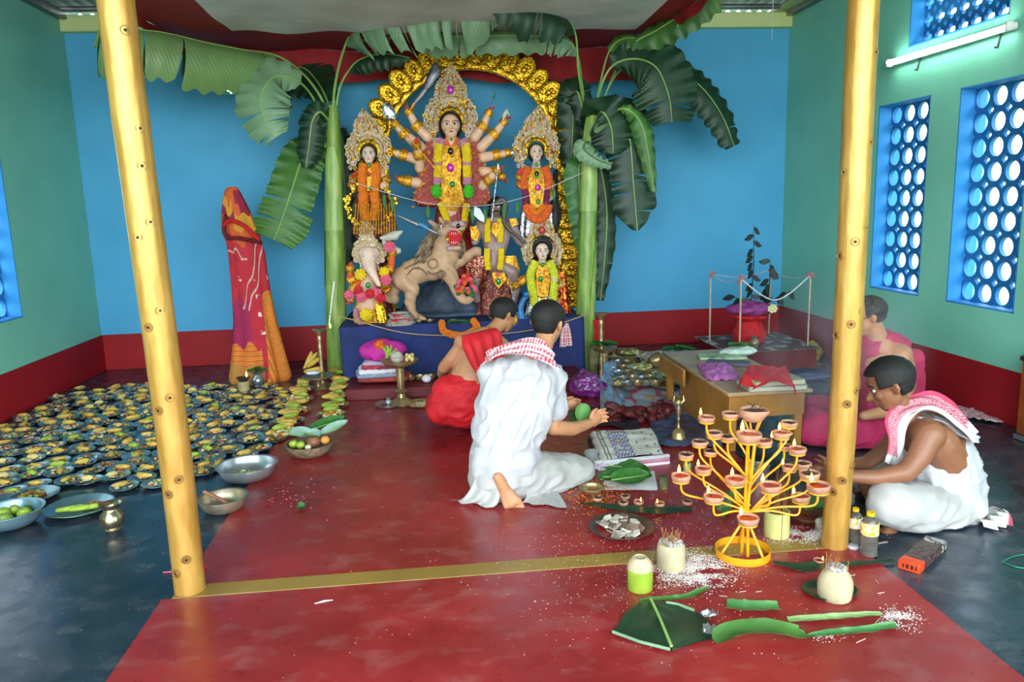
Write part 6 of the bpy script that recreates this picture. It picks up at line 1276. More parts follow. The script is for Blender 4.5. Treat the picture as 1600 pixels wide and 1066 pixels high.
b = MB(); b.ell(c+V((-.015, -.05, H+.045)), (.05, .05, .048), nu=20, nv=14); co = b.build('coconut', mat('fibre_white', 'c8c0b0', .8, 0, .15, 40, .8, 90), None, loc=c+V((-.015, -.05, H)), label='white fibrous coconut on the tall brass footed dish', cat='coconut'); MB().torus(c+V((-.015, -.05, H+.05)), .049, .003, 20, 5).build('thread', m_pinkb, co)
bunch(c+V((-.09, .03, H+.02)), 5, 'green bananas standing at the back of the tall brass footed dish', .7, 2.0, 1, 1.2, 1.2)
for k in range(6): b = MB(); q = c+V((.06+.02*(k % 3), -.04+.04*(k//3), H+.025+.02*(k % 2))); b.lathe([(0, .02), (.012, .018), (.018, 0), (.012, -.018), (0, -.02)], 10, q); b.build('ginger_sweet', m_ban[2], None, loc=q, label='pale yellow sweet ball on the tall brass footed dish', cat='sweet', group='sweets on the brass dish')
c = G(612, 632); c.z = 0; lathe_thing('steel_dish', tray_prof(.11), m_bowl, c+V((-.02, -.06, 0)), 'small steel dish on the floor before the tall brass stand', 'dish', 26); lota(c+V((-.02, -.06, .006)), 'tiny steel pot standing in the small dish before the brass stand', .45, m_bowl)
c = G(655, 634); c.z = 0; lathe_thing('brass_tray', tray_prof(.13), m_brass, c+V((.02, 0, 0)), 'brass tray with grains beside the priest red dhoti', 'tray', 30); bits('grain', c+V((.02, 0, .005)), .09, 120, .012, [m_f[1], m_ban[2]], 'pale grains on the brass tray beside the priest', s=(.005, .01))
b = MB(); q = W(666, 585, 6.3); q.z = .136; b.ell(q, (.04, .04, .035), nu=14, nv=10); b.build('cotton_ball', m_white, None, loc=q-V((0, 0, .035)), label='white cotton ball on the red step beside the priest', cat='cotton')
stp = MB(); stp.box((.25, 6.44, .05), (2.0, .5, .1), bev=.01); stp.build('altar_step', mat('maroon_step', '6c1018', .5, 0, .15, 5), None, loc=(.25, 6.44, 0), label='low maroon step in front of the navy altar cloth', cat='step')
for k, (x, y_, r) in enumerate(((655, 566, .05), (640, 572, .045), (672, 566, .04))): q = W(x, y_, 6.42); q.z = .102; lathe_thing('brass_cup', bowl_prof(r, .035), m_brass, q, 'small brass cup on the maroon step, '+('middle of three', 'left of three', 'right of three')[k], 'cup', 20)
# marigold garland and leaves on the altar front
b = MB(); G0 = catmull([W(690, 505, 6.66), W(694, 518, 6.64), (W(712, 524, 6.63)), W(730, 522, 6.63), W(745, 512, 6.66), W(740, 502, 6.68)], 8)
for k, p_ in enumerate(G0):
    for q in range(7): a = q*.9+k; b.ell(p_+V((cos(a)*.02, random.uniform(-.012, .012), sin(a)*.02)), .014, nu=5, nv=4)
b.build('marigold_garland', m_orange, None, loc=W(712, 524, 6.63), label='orange marigold garland lying at the middle front edge of the altar', cat='garland', sharp=60)
for k in range(7): flatleaf('leaf', W(700+k*7, 507-3*(k % 2), 6.72), .12, .06, k*.9, m_lgreen, 'green leaf among the marigolds on the altar front edge', (random.uniform(-.3, .5), 0), group='leaves on the altar edge', rib=False)
for k, (x, y_) in enumerate(((640, 508), (655, 505), (672, 508), (770, 508))): q = W(x, y_, 6.78); q.z = AZ+.012; lathe_thing('small_lamp_bowl', bowl_prof(.03, .02), m_brass, q, 'little brass bowl on the altar edge, %s' % ('leftmost', 'second from the left', 'just left of the marigolds', 'behind the priest head')[k], 'bowl', 16)
b = MB()
for k in range(10): b.torus(W(627, 505, 6.8)+V((random.uniform(-.02, .02), random.uniform(-.03, .03), .012*k-.02)), .13-.006*k, .011, 26, 6, T=Matrix.Rotation(random.uniform(-.15, .15), 3, 'X'))
b.build('cloth_coil', mat('pale_rope_cloth', 'b0a498', .8, 0, .2, 20, .4), None, loc=W(627, 520, 6.8), label='coiled pale cloth ring with red flowers below the lion idol', cat='cloth'); fl_ = thing('hibiscus', 'red hibiscus flowers inside the coiled cloth ring', 'flower', tuple(W(625, 500, 6.75))); flowers(fl_, [(620, 500, 9), (634, 505, 8)], 6.72, m_redf, 'bloom')
fl_ = thing('flower_posy', 'pile of red, pink and orange flowers beside the lion front paw', 'flowers', tuple(W(720, 440, 6.8))); 
for m in (m_pinkf, m_redf, m_orfr, m_lgreen): flowers(fl_, [(random.uniform(712, 744), random.uniform(430, 462), 4) for _ in range(7)], 6.78, m, 'bloom')
# ================================================================ right side: vessels, desk, shrine corner
# plastic sheet with vessels
m_plastic = mat('pale_plastic_sheet', 'a0a8b4', .3, 0, .3, 6, .3, 20); m_purple = mat('purple_plastic', '7c2c80', .22, 0, .3, 14, .6, 30, coat=.4)
def sheet(name, corners, label, m=None, amp=.012, cat='sheet', colf=None, z=.006, n=40, k=1):
    q = [G(*c) for c in corners]; b = MB()
    b.grid(lambda u, v: (lambda p: V((p.x, p.y, z+amp*(1+noise.noise(p*9*k)+.5*noise.noise(p*27*k)))))(q[0].lerp(q[1], u).lerp(q[3].lerp(q[2], u), v)), n, n, col=colf); return b.build(name, m or vcloth, None, loc=q[0], sharp=180, label=label, cat=cat)
def printcol(u, v):
    h = noise.noise(V((u*6, v*5, 3))); return (.55, .35, .05) if h > .25 else ((.40, .44, .55) if h > -.1 else ((.45, .06, .08) if h > -.3 else (.10, .28, .30)))
sheet('plastic_sheet', [(945, 640), (1120, 690), (1140, 640), (930, 560)], 'crumpled printed plastic sheet under the brass vessels right of the altar', colf=printcol, amp=.014)
dish = [MB().lathe(bowl_prof(.055, .03), 20).mesh('small_bowl', m_bowl), MB().lathe(bowl_prof(.05, .04, .6), 20).mesh('small_bowl', m_brass), MB().lathe(tray_prof(.10), 24).mesh('brass_plate', m_brass)]
k = 0; used = []
for (x, y) in [(960+i*14+(j % 2)*7, 568+j*9) for j in range(6) for i in range(10)]:
    if x > 1088 or (y < 580 and x > 1070): continue
    c = G(x, y); c.z = .055 if y > 590 else .05; big = (k*7) % 5 == 0
    mobj('small_bowl' if not big else 'brass_plate', dish[2] if big else dish[k % 2], c, rz=k, rx=random.uniform(-.15, .15), ry=random.uniform(-.12, .12), sc=.95, label='brass plate among the crowd of small vessels on the plastic sheet' if big else 'small metal bowl in the crowd of vessels on the plastic sheet', cat='plate' if big else 'bowl', group='brass plates on the sheet' if big else 'small bowls on the sheet')
    if k % 3 == 0: bits('bowl_food', c+V((0, 0, .012)), .04, 10, .02, [m_f[1], m_f[2], m_ban[2]], 'bits of food in the small vessels on the plastic sheet', s=(.01, .018), group='food in the small vessels')
    k += 1
for i, (x, y_, r, lb) in enumerate(((1006, 590, .15, 'nearest the purple bag'), (1050, 606, .15, 'next to the desk leg'), (1015, 572, .13, 'at the back beside the round brass pot'), (985, 566, .13, 'at the back left'), (1048, 586, .13, 'in the middle beside the leaves'))):
    c = G(x, y_); c.z = .075; lathe_thing('serving_plate', tray_prof(r), m_brass if i % 2 else mat('cream_plate', 'c8b890', .4, .2, .15), c, 'large plate of offerings over the small vessels, '+lb, 'plate', 32); bits('plate_food', c+V((0, 0, .01)), r*.65, 30, .03, [m_f[1], m_ban[2], m_f[2]], 'food on the large plate '+lb, s=(.014, .03))
for i in range(5): q = G(1052+i*7, 590+6*(i % 3)); q.z = .13; flatleaf('leaf', q, .13, .07, i*1.1, m_lgreen, 'green leaf on the offering plates beside the desk', (random.uniform(-.3, .3), 0), group='leaves among the vessels', rib=False)
c = G(1028, 588); c.z = .09; b = MB(); M = Matrix.Translation(c+V((0, 0, .06))) @ Matrix.Rotation(radians(80), 4, 'Y'); b.lathe([(0, -.08), (.04, -.075), (.07, -.03), (.07, .02), (.035, .05), (.03, .06), (.05, .08), (.045, .08), (.025, .06), (0, .05)], 24, M=M); b.build('brass_pot', m_brass, None, loc=c, label='round brass pot lying on its side among the plates', cat='pot')
b = MB(); c = G(1028, 575); b.ell(c+V((0, 0, .09)), (.13, .10, .06), nu=20, nv=12); fuse(b, .012, 2, folds(.02, (16, 16, 16))).build('towel_bundle', mat('pink_white_towel', 'd0b0b8', .8, 0, .25, 30, .4), None, loc=c, label='bundled pink and white towel behind the brass plates', cat='towel', sharp=180)
# stacked small brass bells/cups left of the sheet by the plant
for i in range(14):
    x = 946+(i % 5)*11+random.uniform(-2, 2); y_ = 566+(i//5)*9; c = G(x, y_); c.z = .02+.03*(2-i//5); lathe_thing('brass_cup', [(0, 0), (.022, 0), (.012, .015), (.02, .03), (.035, .055), (.03, .055), (0, .02)], m_brass, c, 'small brass goblet in the cluster right of the right banana plant', 'cup', 14, group='brass goblets by the right banana plant')
# tall lamp stand and lamp on the right of the plant
cc = G(940, 600); t = oil_lamp(cc, W(940, 490, cc.y).z, 'tall turned brass oil lamp right of the right banana plant', 1); 
c = W(944, 548, cc.y); lathe_thing('brass_bowl_stack', [(0, -.10), (.03, -.10), (.035, -.02), (.08, .0), (.11, .03), (.105, .032), (0, .01)], m_brass, c, 'wide fluted brass bowl in front of the tall right oil lamp', 'bowl', 32, wob=.03)
for i in range(4): flatleaf('leaf', c+V((0, -.0, .045+.006*i)), .24, .11, i*.8, m_lgreen, 'green leaf laid over the wide fluted brass bowl', (.1, 0), group='leaves on the fluted bowl', rib=False)
b = MB(); c = G(928, 585); b.tube([c, c+V((0, 0, .26))], .045, 18); b.build('bamboo_cylinder', mat('dry_bamboo', '8c8458', .6, 0, .2, 15), None, loc=c, label='thick cut bamboo length standing beside the right banana plant', cat='bamboo')
b = MB(); b.grid(lambda u, v: W(926+u*9+3*sin(v*8), 500+v*84, 6.72+.02*sin(u*9)), 8, 24); b.build('red_cloth_strip', m_redw, None, loc=W(928, 580, 6.72), label='narrow red cloth strip hanging beside the right banana plant stem', cat='cloth', sharp=180)
hb = thing('hanging_scarf', 'small checked white and red cloth hanging at the right front of the altar', 'cloth', tuple(W(885, 545, 6.6))); tail(hb, [(W(884, 505, 6.6), W(888, 505, 6.6)), (W(876, 520, 6.58), W(892, 520, 6.6)), (W(874, 543, 6.58), W(895, 540, 6.6))], vcloth, 'cloth', .01, 2, colf=lambda u, v: gingham(u, v, 0, 0, 10, 22))
# purple bag
c = G(915, 620); b = MB(); b.ell(c+V((0, 0, .10)), (.12, .10, .10), nu=24, nv=16); b.ell(c+V((.05, 0, .06)), (.12, .10, .07), nu=20, nv=12); b.tube([c+V((-.01, 0, .17)), c+V((-.02, 0, .22))], [.04, .015], 10); fuse(b, .01, 1, folds(.022, (20, 20, 20), 3)).build('plastic_bag', m_purple, None, loc=c, label='crumpled purple plastic bag beside the foot of the right banana plant', cat='bag', sharp=180)
b = MB(); c = G(960, 640); b.grid(lambda u, v: G(938+u*38, 580+v*75)+V((0, 0, .12*(1-v)*(1-u)+.03+.025*noise.noise(V((u*7, v*7, 2))))), 24, 24); b.build('clear_plastic_bag', mat('cloudy_plastic', '9098b0', .2, 0, .2, 8, .4, 20, trans=.3), None, loc=c, label='cloudy grey plastic sheeting draped over the crate edge', cat='plastic', sharp=180)
b = MB(); c = G(1000, 662)
for i in range(26): q = c+V((random.uniform(-.20, .20), random.uniform(-.04, .12), .02+.09*random.random())); b.ell(q, (random.uniform(.03, .06), .035, .03), nu=8, nv=6)
fuse(b, .011, 1, folds(.014, (30, 30, 30))).build('flower_packet', mat('dark_red_petals', '6c1820', .6, 0, .4, 40, .5), None, loc=c, label='dark red heap of wrapped flowers behind the folded patterned cloth', cat='flowers', sharp=180)
sheet('purple_cloth', [(905, 668), (1000, 676), (990, 640), (925, 640)], 'dark purple cloth lying right of the priest', mat('dark_purple_cloth', '281428', .8, 0, .3, 12, .3), cat='cloth', amp=.02); sheet('plastic_sheet', [(1020, 700), (1130, 705), (1110, 650), (1015, 655)], 'bluish crumpled plastic on the floor before the desk', mat('blue_grey_plastic', '505c7c', .3, 0, .3, 8, .4, 20), amp=.02)
# hand bell
c = G(1060, 690); c.z = 0; bl = thing('hand_bell', 'brass hand bell with a tall ornate handle standing on the floor', 'bell', tuple(c)); H = W(1060, 625, c.y).z
MB().lathe([(.0, .005), (.060, 0), (.066, .004), (.056, .014), (.046, .03), (.040, .06), (.030, .078), (.012, .088)], 28, c).build('bell_cup', m_brass, bl); MB().lathe([(.010, .085), (.014, .095), (.008, .105), (.009, .14), (.012, .145), (.008, .15), (.008, .18), (.014, .19), (.007, H-.04)], 14, c).build('handle', m_brass, bl)
b = MB(); b.ell(c+V((0, 0, H-.02)), (.02, .014, .024)); 
for s_ in (-1, 1): b.tube([c+V((s_*.008, 0, H-.03)), c+V((s_*.035, 0, H-.005)), c+V((s_*.028, 0, H+.03))], [.008, .010, .002], 8)
b.build('finial', m_brass, bl)
# folded patterned cloth bundle
def fcol(u, v):
    if u < .03 or abs(u-.12) < .012 or abs(u-.17) < .008: return (.03, .03, .03)
    if .24 < u < .55:
        x, y = u*42, v*16; return (.10, .12, .45) if (int(x)+int(y)) % 2 and noise.noise(V((int(x), int(y), 0))*.37) > -.35 else ((.65, .5, .2) if int(y) % 5 == 3 else (.72, .70, .60))
    if int(u*24) % 3 == 0 and int(v*12) % 3 == int(u*8) % 3 and noise.noise(V((u*31, v*23, 1))) > .0: return (.08, .10, .35)
    return (.72, .70, .60)
q0, q1, q2, q3 = G(938, 738), G(1042, 728), G(1022, 682), G(918, 690); fb = thing('folded_shawl', 'cream folded shawl with blue woven motifs lying right of the kneeling man', 'cloth', tuple(q0))
hz = .075
b = MB(); b.grid(lambda u, v: (lambda p: V((p.x, p.y, hz*min(1, min(u, 1-u, v+.15, 1-v)*14)**.5*.9+.012*noise.noise(p*9)+.01)))(q0.lerp(q1, u).lerp(q3.lerp(q2, u), v)), 60, 60, col=fcol); b.build('top_fold', vcloth, fb, sharp=180)
for i in range(3): b = MB(); e0, e1 = q0.lerp(q3, .02), q1.lerp(q2, .02); b.tube([e0+V((-.01*i, .01, .012+.02*i)), e0.lerp(e1, .5)+V((0, .0, .014+.02*i)), e1+V((.01, .01, .012+.02*i))], .014, 10, round_=True); b.build('edge_fold', [m_white, m_pinkb, m_cot][i], fb)
bm_ = MB(); bm_.box((q0.x+.06, q0.y+.16, .025), (.20, .30, .045), bev=.015); fuse(bm_, .01, 4, folds(.01, (20, 20, 20))).build('under_cloth', m_cot, fb, sharp=180)
# betel leaves on white paper
c = G(985, 752); pp = sheet('paper_sheet', [(940, 768), (1028, 768), (1022, 738), (948, 738)], 'white paper under the dark betel leaves', mat('white_paper', 'e8e8e8', .6), .004, 'paper', z=.004)
for i, (x, y_, rz, s_) in enumerate(((968, 748, .3, .17), (980, 752, -.3, .19), (992, 748, .9, .16), (975, 740, -.6, .16), (985, 758, .1, .15))): q = G(x, y_); q.z = .018+.006*i; flatleaf('betel_leaf', q, s_*1.45, s_*1.05, rz, m_lgreen, 'dark green betel leaf in the small pile on white paper', (.06*i, -.05), group='betel leaves on paper', curl=.015)
c = G(1037, 765); b = MB(); b.tube([c, c+V((0, 0, .075))], .022, 16); b.build('bamboo_cup', mat('mottled_bamboo', '6c7440', .5, 0, .3, 18), None, loc=c, label='short mottled green bamboo piece beside the betel leaves', cat='bamboo')
c = G(1074, 738); b = MB(); b.tube([c, c+V((0, 0, .055))], .022, 16); b.build('tealight_cup', mat('pale_green_glass', 'a8b488', .3), None, loc=c, label='small pale green cup behind the left branches of the lamp tree', cat='cup')
# flower garland packet
b = MB(); c = G(928, 775); lathe_thing('dark_bowl', bowl_prof(.06, .03), m_brass, c+V((0, .05, 0)), 'small metal bowl beside the kneeling man knee', 'bowl', 20)
# ---------------- desk
m_desk = mat('yellow_wood_desk', 'a8742c', .45, 0, .15, 5, .1, 30); m_desk_e = mat('desk_top_grey', 'b09068', .4, 0, .15, 5)
YD = 4.38; z_t = W(1170, 612, YD).z; d = thing('low_desk', 'low yellow wooden desk with books and cloths on top, right of the vessels', 'desk', (W(1170, 700, YD).x, YD, 0))
A = W(1138, 618, YD); B_ = W(1256, 618, YD); C_ = W(1090, 560, 5.75); 
Cb = V((A.x+.06, YD+1.35, z_t)); Db = V((B_.x+.06, YD+1.35, z_t))
MB().box(((A.x+B_.x)/2+.02, YD+.66, z_t-.012), (B_.x-A.x+.06, 1.36, .025), bev=.006).build('desk_top', m_desk_e, d)
MB().box(((A.x+B_.x)/2+.02, YD+.02, z_t-.095), (B_.x-A.x-.02, .02, .14)).build('front_panel', m_desk, d); MB().box((A.x+.03, YD+.50, z_t-.18), (.02, .94, .33)).build('side_panel', m_desk, d); MB().box((B_.x-.01, YD+.66, z_t-.10), (.02, 1.28, .16)).build('side_panel', m_desk, d)
for x in (A.x+.04, B_.x-.02):
    for y in (YD+.04, YD+1.28): MB().box((x, y, (z_t-.02)/2), (.05, .05, z_t-.02), bev=.005).build('leg', m_desk, d)
MB().box((A.x-.05, YD+.95, z_t-.06), (.02, .55, .12), bev=.003).build('open_flap', m_desk, d)
zt = z_t+.001
def book(c, sx, sy, h, rz, m, label, pg=True):
    t = thing('book', label, 'book', (c.x, c.y, c.z)); b = MB(); b.box((c.x, c.y, c.z+h/2), (sx, sy, h), rz=rz, bev=.003); b.build('cover', m, t); MB().box((c.x, c.y-.002, c.z+h/2), (sx*.97, sy*1.005, h*.7), rz=rz).build('pages', mat('book_pages', 'c8c0a8', .8), t); return t
e = G(1205, 605, z_t); book(V((e.x, e.y, zt)), .36, .22, .03, -.05, mat('grey_green_cover', 'a0b0a0', .5), 'thick pale green book at the bottom of the desk pile'); book(V((e.x+.01, e.y, zt+.031)), .32, .2, .03, .04, mat('yellow_grey_cover', 'b0a870', .5), 'yellow edged book on top of the pale green book')
b = MB(); q = [G(1152, 592, zt+.08), G(1246, 598, zt+.08), G(1232, 574, zt+.08), G(1168, 570, zt+.08)]; b.grid(lambda u, v: q[0].lerp(q[1], u).lerp(q[3].lerp(q[2], u), v)+V((0, 0, .015*noise.noise(V((u*6, v*6, 0)))-.055*max(0, .25-v)*4*(.5+.5*sin(u*7))-.04*(1 if u < .05 or u > .95 else 0))), 36, 36); b.build('red_cloth', m_redw, None, loc=q[0], label='bright red cloth draped over the books on the desk', cat='cloth', sharp=180)
b = MB(); q = [G(1104, 596, zt), G(1158, 594, zt), G(1142, 572, zt), G(1088, 570, zt)]; b.grid(lambda u, v: q[0].lerp(q[1], u).lerp(q[3].lerp(q[2], u), v)+V((0, 0, .045*sin(pi*u)**.5*sin(pi*v)**.5+.018*noise.noise(V((u*8, v*8, 0)))+.004)), 30, 30); b.build('pink_garment', mat('lilac_pink_cloth', 'c070b8', .7, 0, .2, 25, .4), None, loc=q[0], label='crumpled lilac pink cloth on the left of the desk', cat='cloth', sharp=180)
e = G(1138, 570, zt); MB().box((e.x, e.y, zt+.012), (.30, .12, .022), rz=-.5, bev=.004).build('grey_folder', mat('grey_folder', '5c5468', .5), None, loc=e, label='grey purple folder lying across the middle of the desk', cat='folder')
e = G(1128, 560, zt); MB().box((e.x, e.y, zt+.012), (.34, .16, .02), rz=-.2, bev=.004).build('packet', mat('pale_green_packet', 'a8c8a0', .5, 0, .3, 14), None, loc=e, label='pale green paper packet at the far end of the desk', cat='packet')
e = G(1155, 556, zt); b = MB(); b.ell(e+V((0, .02, .03)), (.14, .08, .03), nu=18, nv=10); fuse(b, .009, 1, folds(.012, (24, 24, 24))).build('paper_bundle', mat('pale_mint_paper', 'c8dcd0', .6, 0, .15, 14), None, loc=e, label='pale mint crumpled paper with leaves at the far right end of the desk', cat='paper', sharp=180)
for i in range(3): flatleaf('leaf', e+V((.02*i-.02, .01, .075)), .12, .06, i*1.2, m_lgreen, 'green leaf on the mint paper at the far end of the desk', (0, .1), group='leaves on the desk', rib=False)
e = G(1262, 592, zt); b = MB(); b.add([e+V((-.06, -.08, .012)), e+V((.16, .0, .012)), e+V((.03, .12, .012)), e+V((-.1, .06, .012)), e+V((-.06, -.08, .008)), e+V((.16, .0, .008)), e+V((.03, .12, .008)), e+V((-.1, .06, .008))], [(0, 1, 2, 3), (7, 6, 5, 4), (0, 4, 5, 1), (1, 5, 6, 2), (2, 6, 7, 3), (3, 7, 4, 0)]); b.build('magazine', mat('violet_print', '6c5c9c', .4, 0, .4, 10), None, loc=e, label='violet printed paper sticking out over the right edge of the desk', cat='paper')
e = G(1245, 606, zt); b = MB(); b.ell(e+V((0, 0, .03)), (.06, .04, .03), nu=14, nv=8); fuse(b, .007, 1, folds(.01, (30, 30, 30))).build('clear_packet', mat('clear_packet', 'b8c4d0', .2, 0, .2, 14, trans=.3), None, loc=e, label='clear crumpled packet at the right front corner of the desk', cat='packet', sharp=180)
# ---------------- footed tray with leaves behind the vessels
c = G(1058, 570); c.z = 0; b = MB(); H = W(1058, 550, c.y).z; lathe_thing('footed_tray', [(0, 0), (.06, 0), (.02, .03), (.02, H-.03), (.12, H-.01), (.16, H), (.15, H), (0, H-.01)], m_bronze, c, 'footed metal tray of leaves on the black floor behind the vessels', 'tray', 28)
for i in range(6): flatleaf('leaf', c+V((.08*cos(i*1.1), .06*sin(i*1.1), H+.015+.004*i)), .2, .08, i*1.1, m_lgreen, 'long green leaf on the footed metal tray', (.05, .08), group='leaves on the footed tray', rib=False)
# ---------------- corner shrine
YS0 = G(1150, 570).y; sh = thing('corner_shrine', 'low maroon block platform with four sticks in the back right corner', 'platform', (2.75, 6.5, 0)); m_mar = mat('maroon_block', '7c1a20', .55, 0, .2, 5)
zs = .235; c1, c2, c3, c4 = G(1116, 524, zs), G(1185, 541, zs), G(1255, 533, zs), G(1180, 512, zs)
x0, x1 = 2.52, 3.36; y0, y1 = 6.30, 7.15
MB().box(((x0+x1)/2, (y0+y1)/2, (zs-.02)/2), (x1-x0-.05, y1-y0-.05, zs-.02), bev=.006).build('block', m_mar, sh)
b = MB(); b.grid(lambda u, v: V((x0-.01+(x1-x0+.02)*u, y0-.01+(y1-y0+.02)*v, zs-.01+.010*noise.noise(V((u*7, v*7, 0))))), 40, 40, col=lambda u, v: (.45, .42, .38) if min(u, v, 1-u, 1-v) < .025 or noise.noise(V((u*9, v*7, 4))) > .30 else (.12, .05, .05)); b.build('printed_cover', vcloth, sh, sharp=180)
m_stick = mat('peeled_stick', 'c0b090', .6, 0, .15, 15); tops = []
for px_, ptop in ((1127, (1130, 435)), (1160, (1163, 440)), (1247, (1247, 438)), (1215, (1218, 432))):
    base = {1127: (x0+.05, y1-.25), 1160: (x0+.12, y0+.06), 1247: (x1-.05, y0+.15), 1215: (x1-.12, y1-.05)}[px_]; b = MB(); z2 = .235+.62; b.tube([(base[0], base[1], .22), (base[0], base[1], z2)], .008, 8); b.build('corner_stick', m_stick, sh); tops.append(V((base[0], base[1], z2)))
for a_, b2 in ((0, 1), (1, 2), (2, 3), (3, 0)): q = MB(); mid = tops[a_].lerp(tops[b2], .5)-V((0, 0, .20 if a_ == 1 else .05)); q.tube(catmull([tops[a_], mid, tops[b2]], 8), .007 if a_ == 1 else .004, 6); q.build('cotton_string', m_thread, sh)
for p_ in tops:
    q = MB()
    for i in range(8): q.ell(p_+V((random.gauss(0, .012), random.gauss(0, .012), random.gauss(0, .015))), .014, nu=6, nv=4)
    q.build('flower_tuft', mat('dry_pink_flower', 'a87878', .8, 0, .2, 30), sh)
po = thing('draped_pot', 'pot wrapped in red and pink cloth on the corner platform', 'pot', (2.88, 6.72, zs)); c = V((2.88, 6.72, zs)); b = MB(); b.lathe([(0, 0), (.13, 0), (.15, .08), (.11, .16), (.09, .2), (.14, .23), (.18, .24), (.1, .26), (0, .26)], 26, c); fuse(b, .012, 1, folds(.015, (14, 14, 8))).build('red_wrap', m_redw, po, sharp=180)
b = MB(); b.ell(c+V((0, -.02, .31)), (.21, .16, .06), nu=22, nv=10); fuse(b, .012, 1, folds(.018, (14, 14, 14), 5)).build('pink_cloth_top', mat('purple_pink_cloth', '9c3c88', .7, 0, .2, 12, .3), po, sharp=180)
b = MB(); q = c+V((.12, -.2, .33))
for i in range(7): b.ell(q+V((cos(i*.9)*.03, -.01, sin(i*.9)*.026)), (.02, .012, .018), nu=6, nv=4)
b.ell(q+V((0, -.015, 0)), .015); b.build('white_flower', mat('cream_flower', 'd8d8a0', .7), None, loc=q, label='cream flower tied to the string over the draped pot', cat='flower')
def sprig(base, top, n, label, s=.05):
    t = thing('leafy_sprig', label, 'sprig', tuple(base)); base, top = V(base), V(top); MB().tube([base, base.lerp(top, .5)+V((.01, 0, 0)), top], [.005, .004, .002], 6).build('stem', m_black, t)
    for i in range(n):
        p_ = base.lerp(top, (i+.5)/n); r = random.uniform(0, 6.28); b = MB(); M = Matrix.Translation(p_) @ Matrix.Rotation(random.uniform(-.8, .8), 4, 'Y') @ Matrix.Rotation(random.choice((0, pi))+random.uniform(-.4, .4), 4, 'Z')
        b.grid(lambda u, v: M @ V((v*s*1.4, (u-.5)*.01, (u-.5)*s*sin(pi*min(1, v+.08))-v*s*.7)), 4, 6); b.build('leaf', mat('dark_sprig_leaf', '12241c', .5, 0, .2, 20), t, sharp=180)
sprig(W(1174, 470, 6.75), W(1178, 352, 6.75), 11, 'tall thin dark leafy sprig rising from the draped pot', .06); sprig(W(1200, 470, 6.75), W(1203, 405, 6.75), 9, 'shorter dark leafy sprig right of the tall sprig', .065); sprig(W(1160, 472, 6.7), W(1142, 462, 6.7), 5, 'low dark sprig spreading left over the draped pot', .06); sprig(W(1205, 470, 6.7), W(1235, 455, 6.7), 6, 'low dark sprig spreading right over the draped pot', .06)
c = V((2.80, 6.42, zs)); lota(c, 'small metal pot standing at the front of the corner platform', .75, m_bronze)
c = G(1178, 580); c.z = 0; b = MB(); b.tube([c, c+V((0, 0, .12))], .05, 18); b.build('bamboo_cylinder', mat('cream_cylinder', 'b4ac84', .6, 0, .1, 10), None, loc=c, label='cream cylinder standing on the floor in front of the corner platform', cat='container')
c = G(1268, 562); b = MB(); b.lathe([(0, 0), (.07, .0), (.10, .08), (.05, .16), (0, .19)], 14, c, wob=.05); b.build('yellow_bag', mat('yellow_net', 'b8b030', .6, 0, .3, 30, .5), None, loc=c, label='yellow bag on the floor right of the corner platform', cat='bag')
c = G(1250, 592); b = MB(); b.ell(c+V((.05, 0, .03)), (.2, .12, .05), nu=18, nv=8); fuse(b, .012, 1, folds(.015, (14, 14, 14), 7)).build('navy_bundle', mat('navy_plastic', '243c70', .3, 0, .3, 10, .3, 20), None, loc=c, label='navy blue plastic bundle on the floor behind the desk', cat='bundle', sharp=180)
# crumpled scarf by the right wall
sc_ = thing('crumpled_scarf', 'crumpled red and white checked cloth lying by the right wall', 'cloth', tuple(G(1530, 660))); q = [G(1478, 652), G(1568, 664), G(1545, 648), G(1475, 632)]; b = MB(); b.grid(lambda u, v: q[0].lerp(q[1], u).lerp(q[3].lerp(q[2], u), v)+V((0, 0, .012+.04*abs(noise.noise(V((u*7, v*4, 0))))*(1-u*.5))), 60, 40, col=lambda u, v: gingham(u, v, 0, 0, 40, 24)); b.build('cloth', vcloth, sc_, sharp=180)
# wooden cabinet at the right edge
cw = W(1588, 700, 4.15); cab = thing('wooden_cabinet', 'orange brown wooden cabinet on castors at the right edge', 'cabinet', (cw.x+.18, 4.23, 0)); x0 = W(1592, 640, 4.3).x; z0, z1 = W(1590, 690, 4.15).z, W(1595, 562, 4.15).z
MB().box((x0+.18, 4.12, (z0+z1)/2), (.36, .38, z1-z0), bev=.006).build('body', mat('orange_wood', 'a0541c', .4, 0, .2, 5), cab); MB().box((x0+.18, 4.12, z1-.03), (.38, .40, .03), bev=.005).build('top_board', m_wood_d, cab); MB().box((x0+.02, 3.93, (z0+z1)/2), (.04, .02, z1-z0)).build('edge_strip', mat('pale_wood', 'c89868', .5), cab); MB().box((x0+.18, 4.12, z0-.02), (.38, .40, .03), bev=.004).build('base_board', m_bowl, cab)
for dx in (.03, .32):
    for dy in (3.96, 4.28): b = MB(); M = Matrix.Translation((x0+dx, dy, .035)) @ Matrix.Rotation(pi/2, 4, 'Y'); b.lathe([(0, -.012), (.033, -.012), (.035, 0), (.033, .012), (0, .012)], 16, M=M); b.box((x0+dx, dy, .07), (.035, .03, max(.02, z0-.09))); b.build('castor', m_black, cab)
